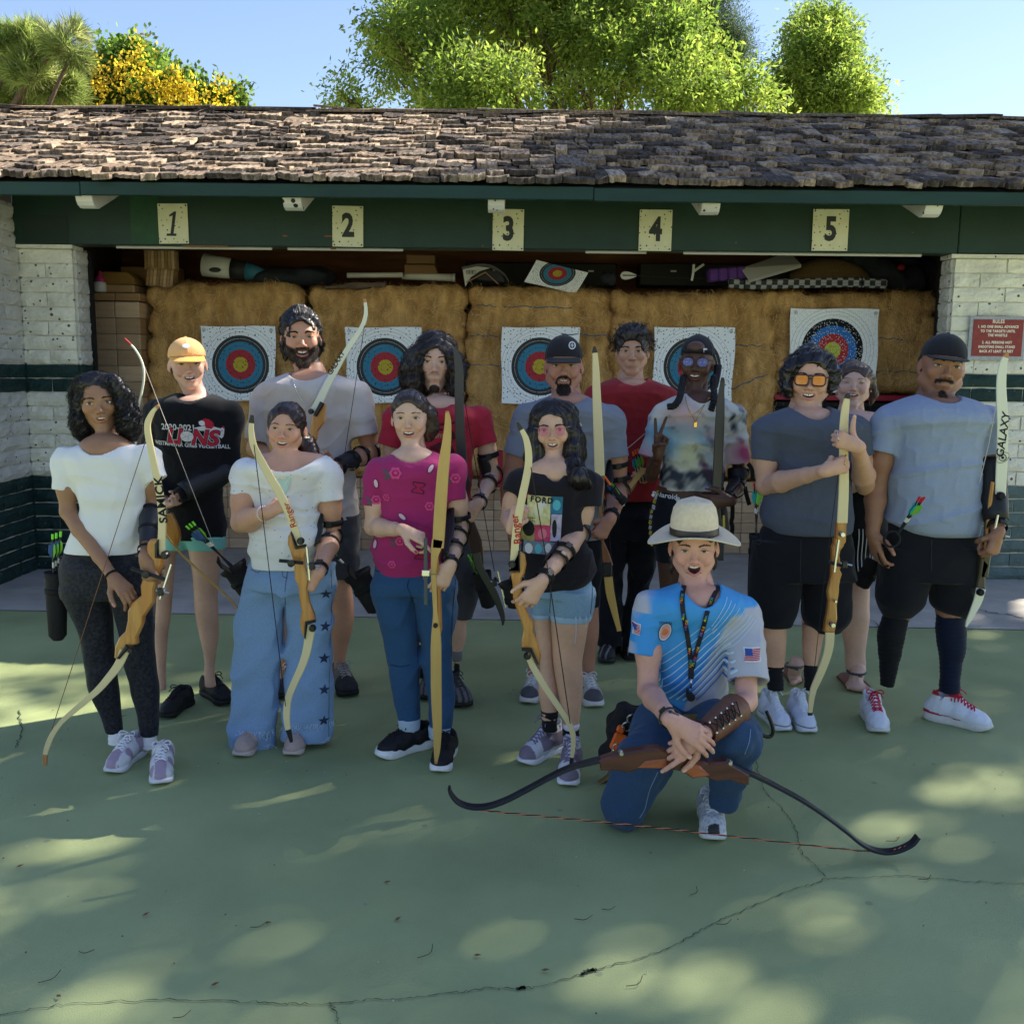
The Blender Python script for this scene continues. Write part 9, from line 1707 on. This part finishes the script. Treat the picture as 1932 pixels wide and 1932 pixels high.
    def quiver(lab,Y,cv,mouth,bot,r,arrows,n=0,v=2,ag='',dy=0,flare=1.1,txt=None):
        a,b=P(*cv(*mouth),Y),P(*cv(*bot),Y);ax=unit(b-a);L=np.linalg.norm(b-a);R=np.array(Vector(-ax).to_track_quat('Z','Y').to_matrix());t=thing('quiver',lab,'quiver',b,'black hip quivers')
        MB().lathe(a,[(r*.82,-.03),(r*flare*.9,0),(r*flare,.002),(r*flare,-.012),(r,-.03),(r,-L*.5),(r*.88,-L*.93),(r*.5,-L)],20,R).build('tube',m_q,t,True);MB().lathe(a,[(r*1.06,-.09),(r*1.1,-.088),(r*1.1,-.068),(r*1.06,-.066)],20,R).build('band',m_strap,t,True)
        if flare>1.2:MB().sweep([a+R @ np.array([r,0,-.02]),a+R @ np.array([r*2.2,0,.03]),a+R @ np.array([r*3.2,.02,.06])],.03,.006,(0,1,0)).build('belt_loop',m_strap,t)
        xs_=len(arrows)
        for i,(x,y) in enumerate(sorted(arrows)):p=P(*cv(x,y),Y-.004*i);arrow(p,a+ax*.02+(R @ np.array([(i-1)*r*.45,0,0])),n,v,('%s arrow of the three in the quiver %s' % (('left','middle','right')[i] if xs_ != 1 else '',ag)),'arrows in the quiver '+ag)
        return t
    quiver('long black tube quiver hanging at the far left beside the patterned leggings',3.93,cB,(195,448),(210,882),.040,[(176,220),(200,213),(227,203)],0,2,'at the far left hip')
    quiver('black quiver tilted behind the girl in wide jeans, lime nocked arrows pointing up left',4.22,cB,(1330,410),(1490,640),.050,[(1042,162),(1062,148),(1082,136)],0,2,'behind the girl in jeans',flare=1.25)
    quiver('black quiver tilted at the hip of the woman in the flowered tee',4.16,cD,(1090,495),(1240,760),.050,[(828,296),(842,285),(852,276)],0,2,'at the hip of the woman in magenta',flare=1.25)
    quiver('black quiver low behind the black bow of the long haired man',4.62,cF_,(1000,250),(1060,520),.042,[(905,128),(922,160),(930,120)],0,0,'of the long haired man')
    quiver('black quiver behind the handle of the young woman with pink glasses',4.1,cH,(170,320),(215,520),.045,[],flare=1.25)
    quiver('black tube quiver of red and lime nocked arrows left of the man in orange sunglasses',4.42,cL,(120,1600),(95,2120),.030,[(104,1222),(122,1232),(142,1216)],2,1,'left of the man in sunglasses')
    quiver('black quiver slanting down between the two men in shorts',4.62,cM,(1215,190),(1085,430),.040,[],ag='')
    quiver('slim black quiver across the waist of the goateed man',4.52,cG,(940,1345),(1040,1450),.020,[(892,1262),(905,1282),(918,1300)],1,2,'at the waist of the goateed man')
    for i,(x,y) in enumerate(((1105,1075),(1122,1063),(1142,1056))):p=P(*cG(x,y),5.02);arrow(p,P(*cG(x+45+i*4,y+230),5.05),1,1,('left','middle','right')[i]+' orange nocked arrow held in the fist of the man in maroon','orange nocked arrows in the fist of the man in maroon')
    q=P(*cN(280,1630),4.26);t=thing('arrow_holder','black ring holster at the waist of the man in the blue grey tee','holster',q);MB().tube([q+[.035*math.cos(a),-.02,.035*math.sin(a)] for a in np.linspace(0,6.2832,20)],.006,6,False).build('ring',m_q,t)
    for i,(x,y) in enumerate(((500,1325),(518,1335),(535,1328))):arrow(P(*cN(x,y),4.10),P(*cN(330+i*6,1600),4.20),2,1,('left','middle','right')[i]+' short arrow slanting across the belly of the man in blue grey','arrows across the blue grey tee')
    Y=3.72;c=P(*cK(720,340),Y);t=thing('belt_pouch','black and orange gear pouch at the right hip of the kneeling man','pouch',c);s=Sdf();s.rbox(c+[.01,0,.02],(.07,.05,.12),.02,rotm(0,0,14));s.add(lambda q:sines(q,4,50,.006),np.full(3,-99),np.full(3,99),.01,'d');V,F=surf(s,.006);link_mesh('pouch',V,F,m_q,t)
    for x,y,w2,h in ((705,350,.05,.07),(690,400,.03,.04),(715,300,.03,.03)):MB().bbox(P(*cK(x,y),Y-.062),(w2,.02,h),.006,rotm(0,0,20)).build('orange_panel',M('hi_vis_orange',(.75,.13,.02),.5),t)
    for x,y in ((740,290),(700,375),(760,260)):MB().tube([P(*cK(x,y),Y-.07)+[.018*math.cos(a),0,.018*math.sin(a)] for a in np.linspace(0,6.2832,12)],.004,5,False).build('metal_ring',m_silver,t)
    mb=MB();mb.sweep(spline([P(*cK(x,y),Y-.02) for x,y in ((690,440),(660,490),(625,515),(620,560),(645,575),(668,545),(672,500))],14),.035,.006,(0,1,0));mb.build('tan_strap',M('tan_belt',(.20,.13,.05),.7),t)
    t=thing('bow_hook','black J-shaped hook sticking out behind the right hip of the kneeling man','hook',P(*cK(1270,300),3.6));MB().tube(spline([P(*cK(x,y),3.6) for x,y in ((1225,225),(1240,270),(1262,310),(1288,330),(1310,326),(1316,300),(1302,255),(1290,230))],24),.0075,8).build('hook',m_buckle,t,True)
gear()
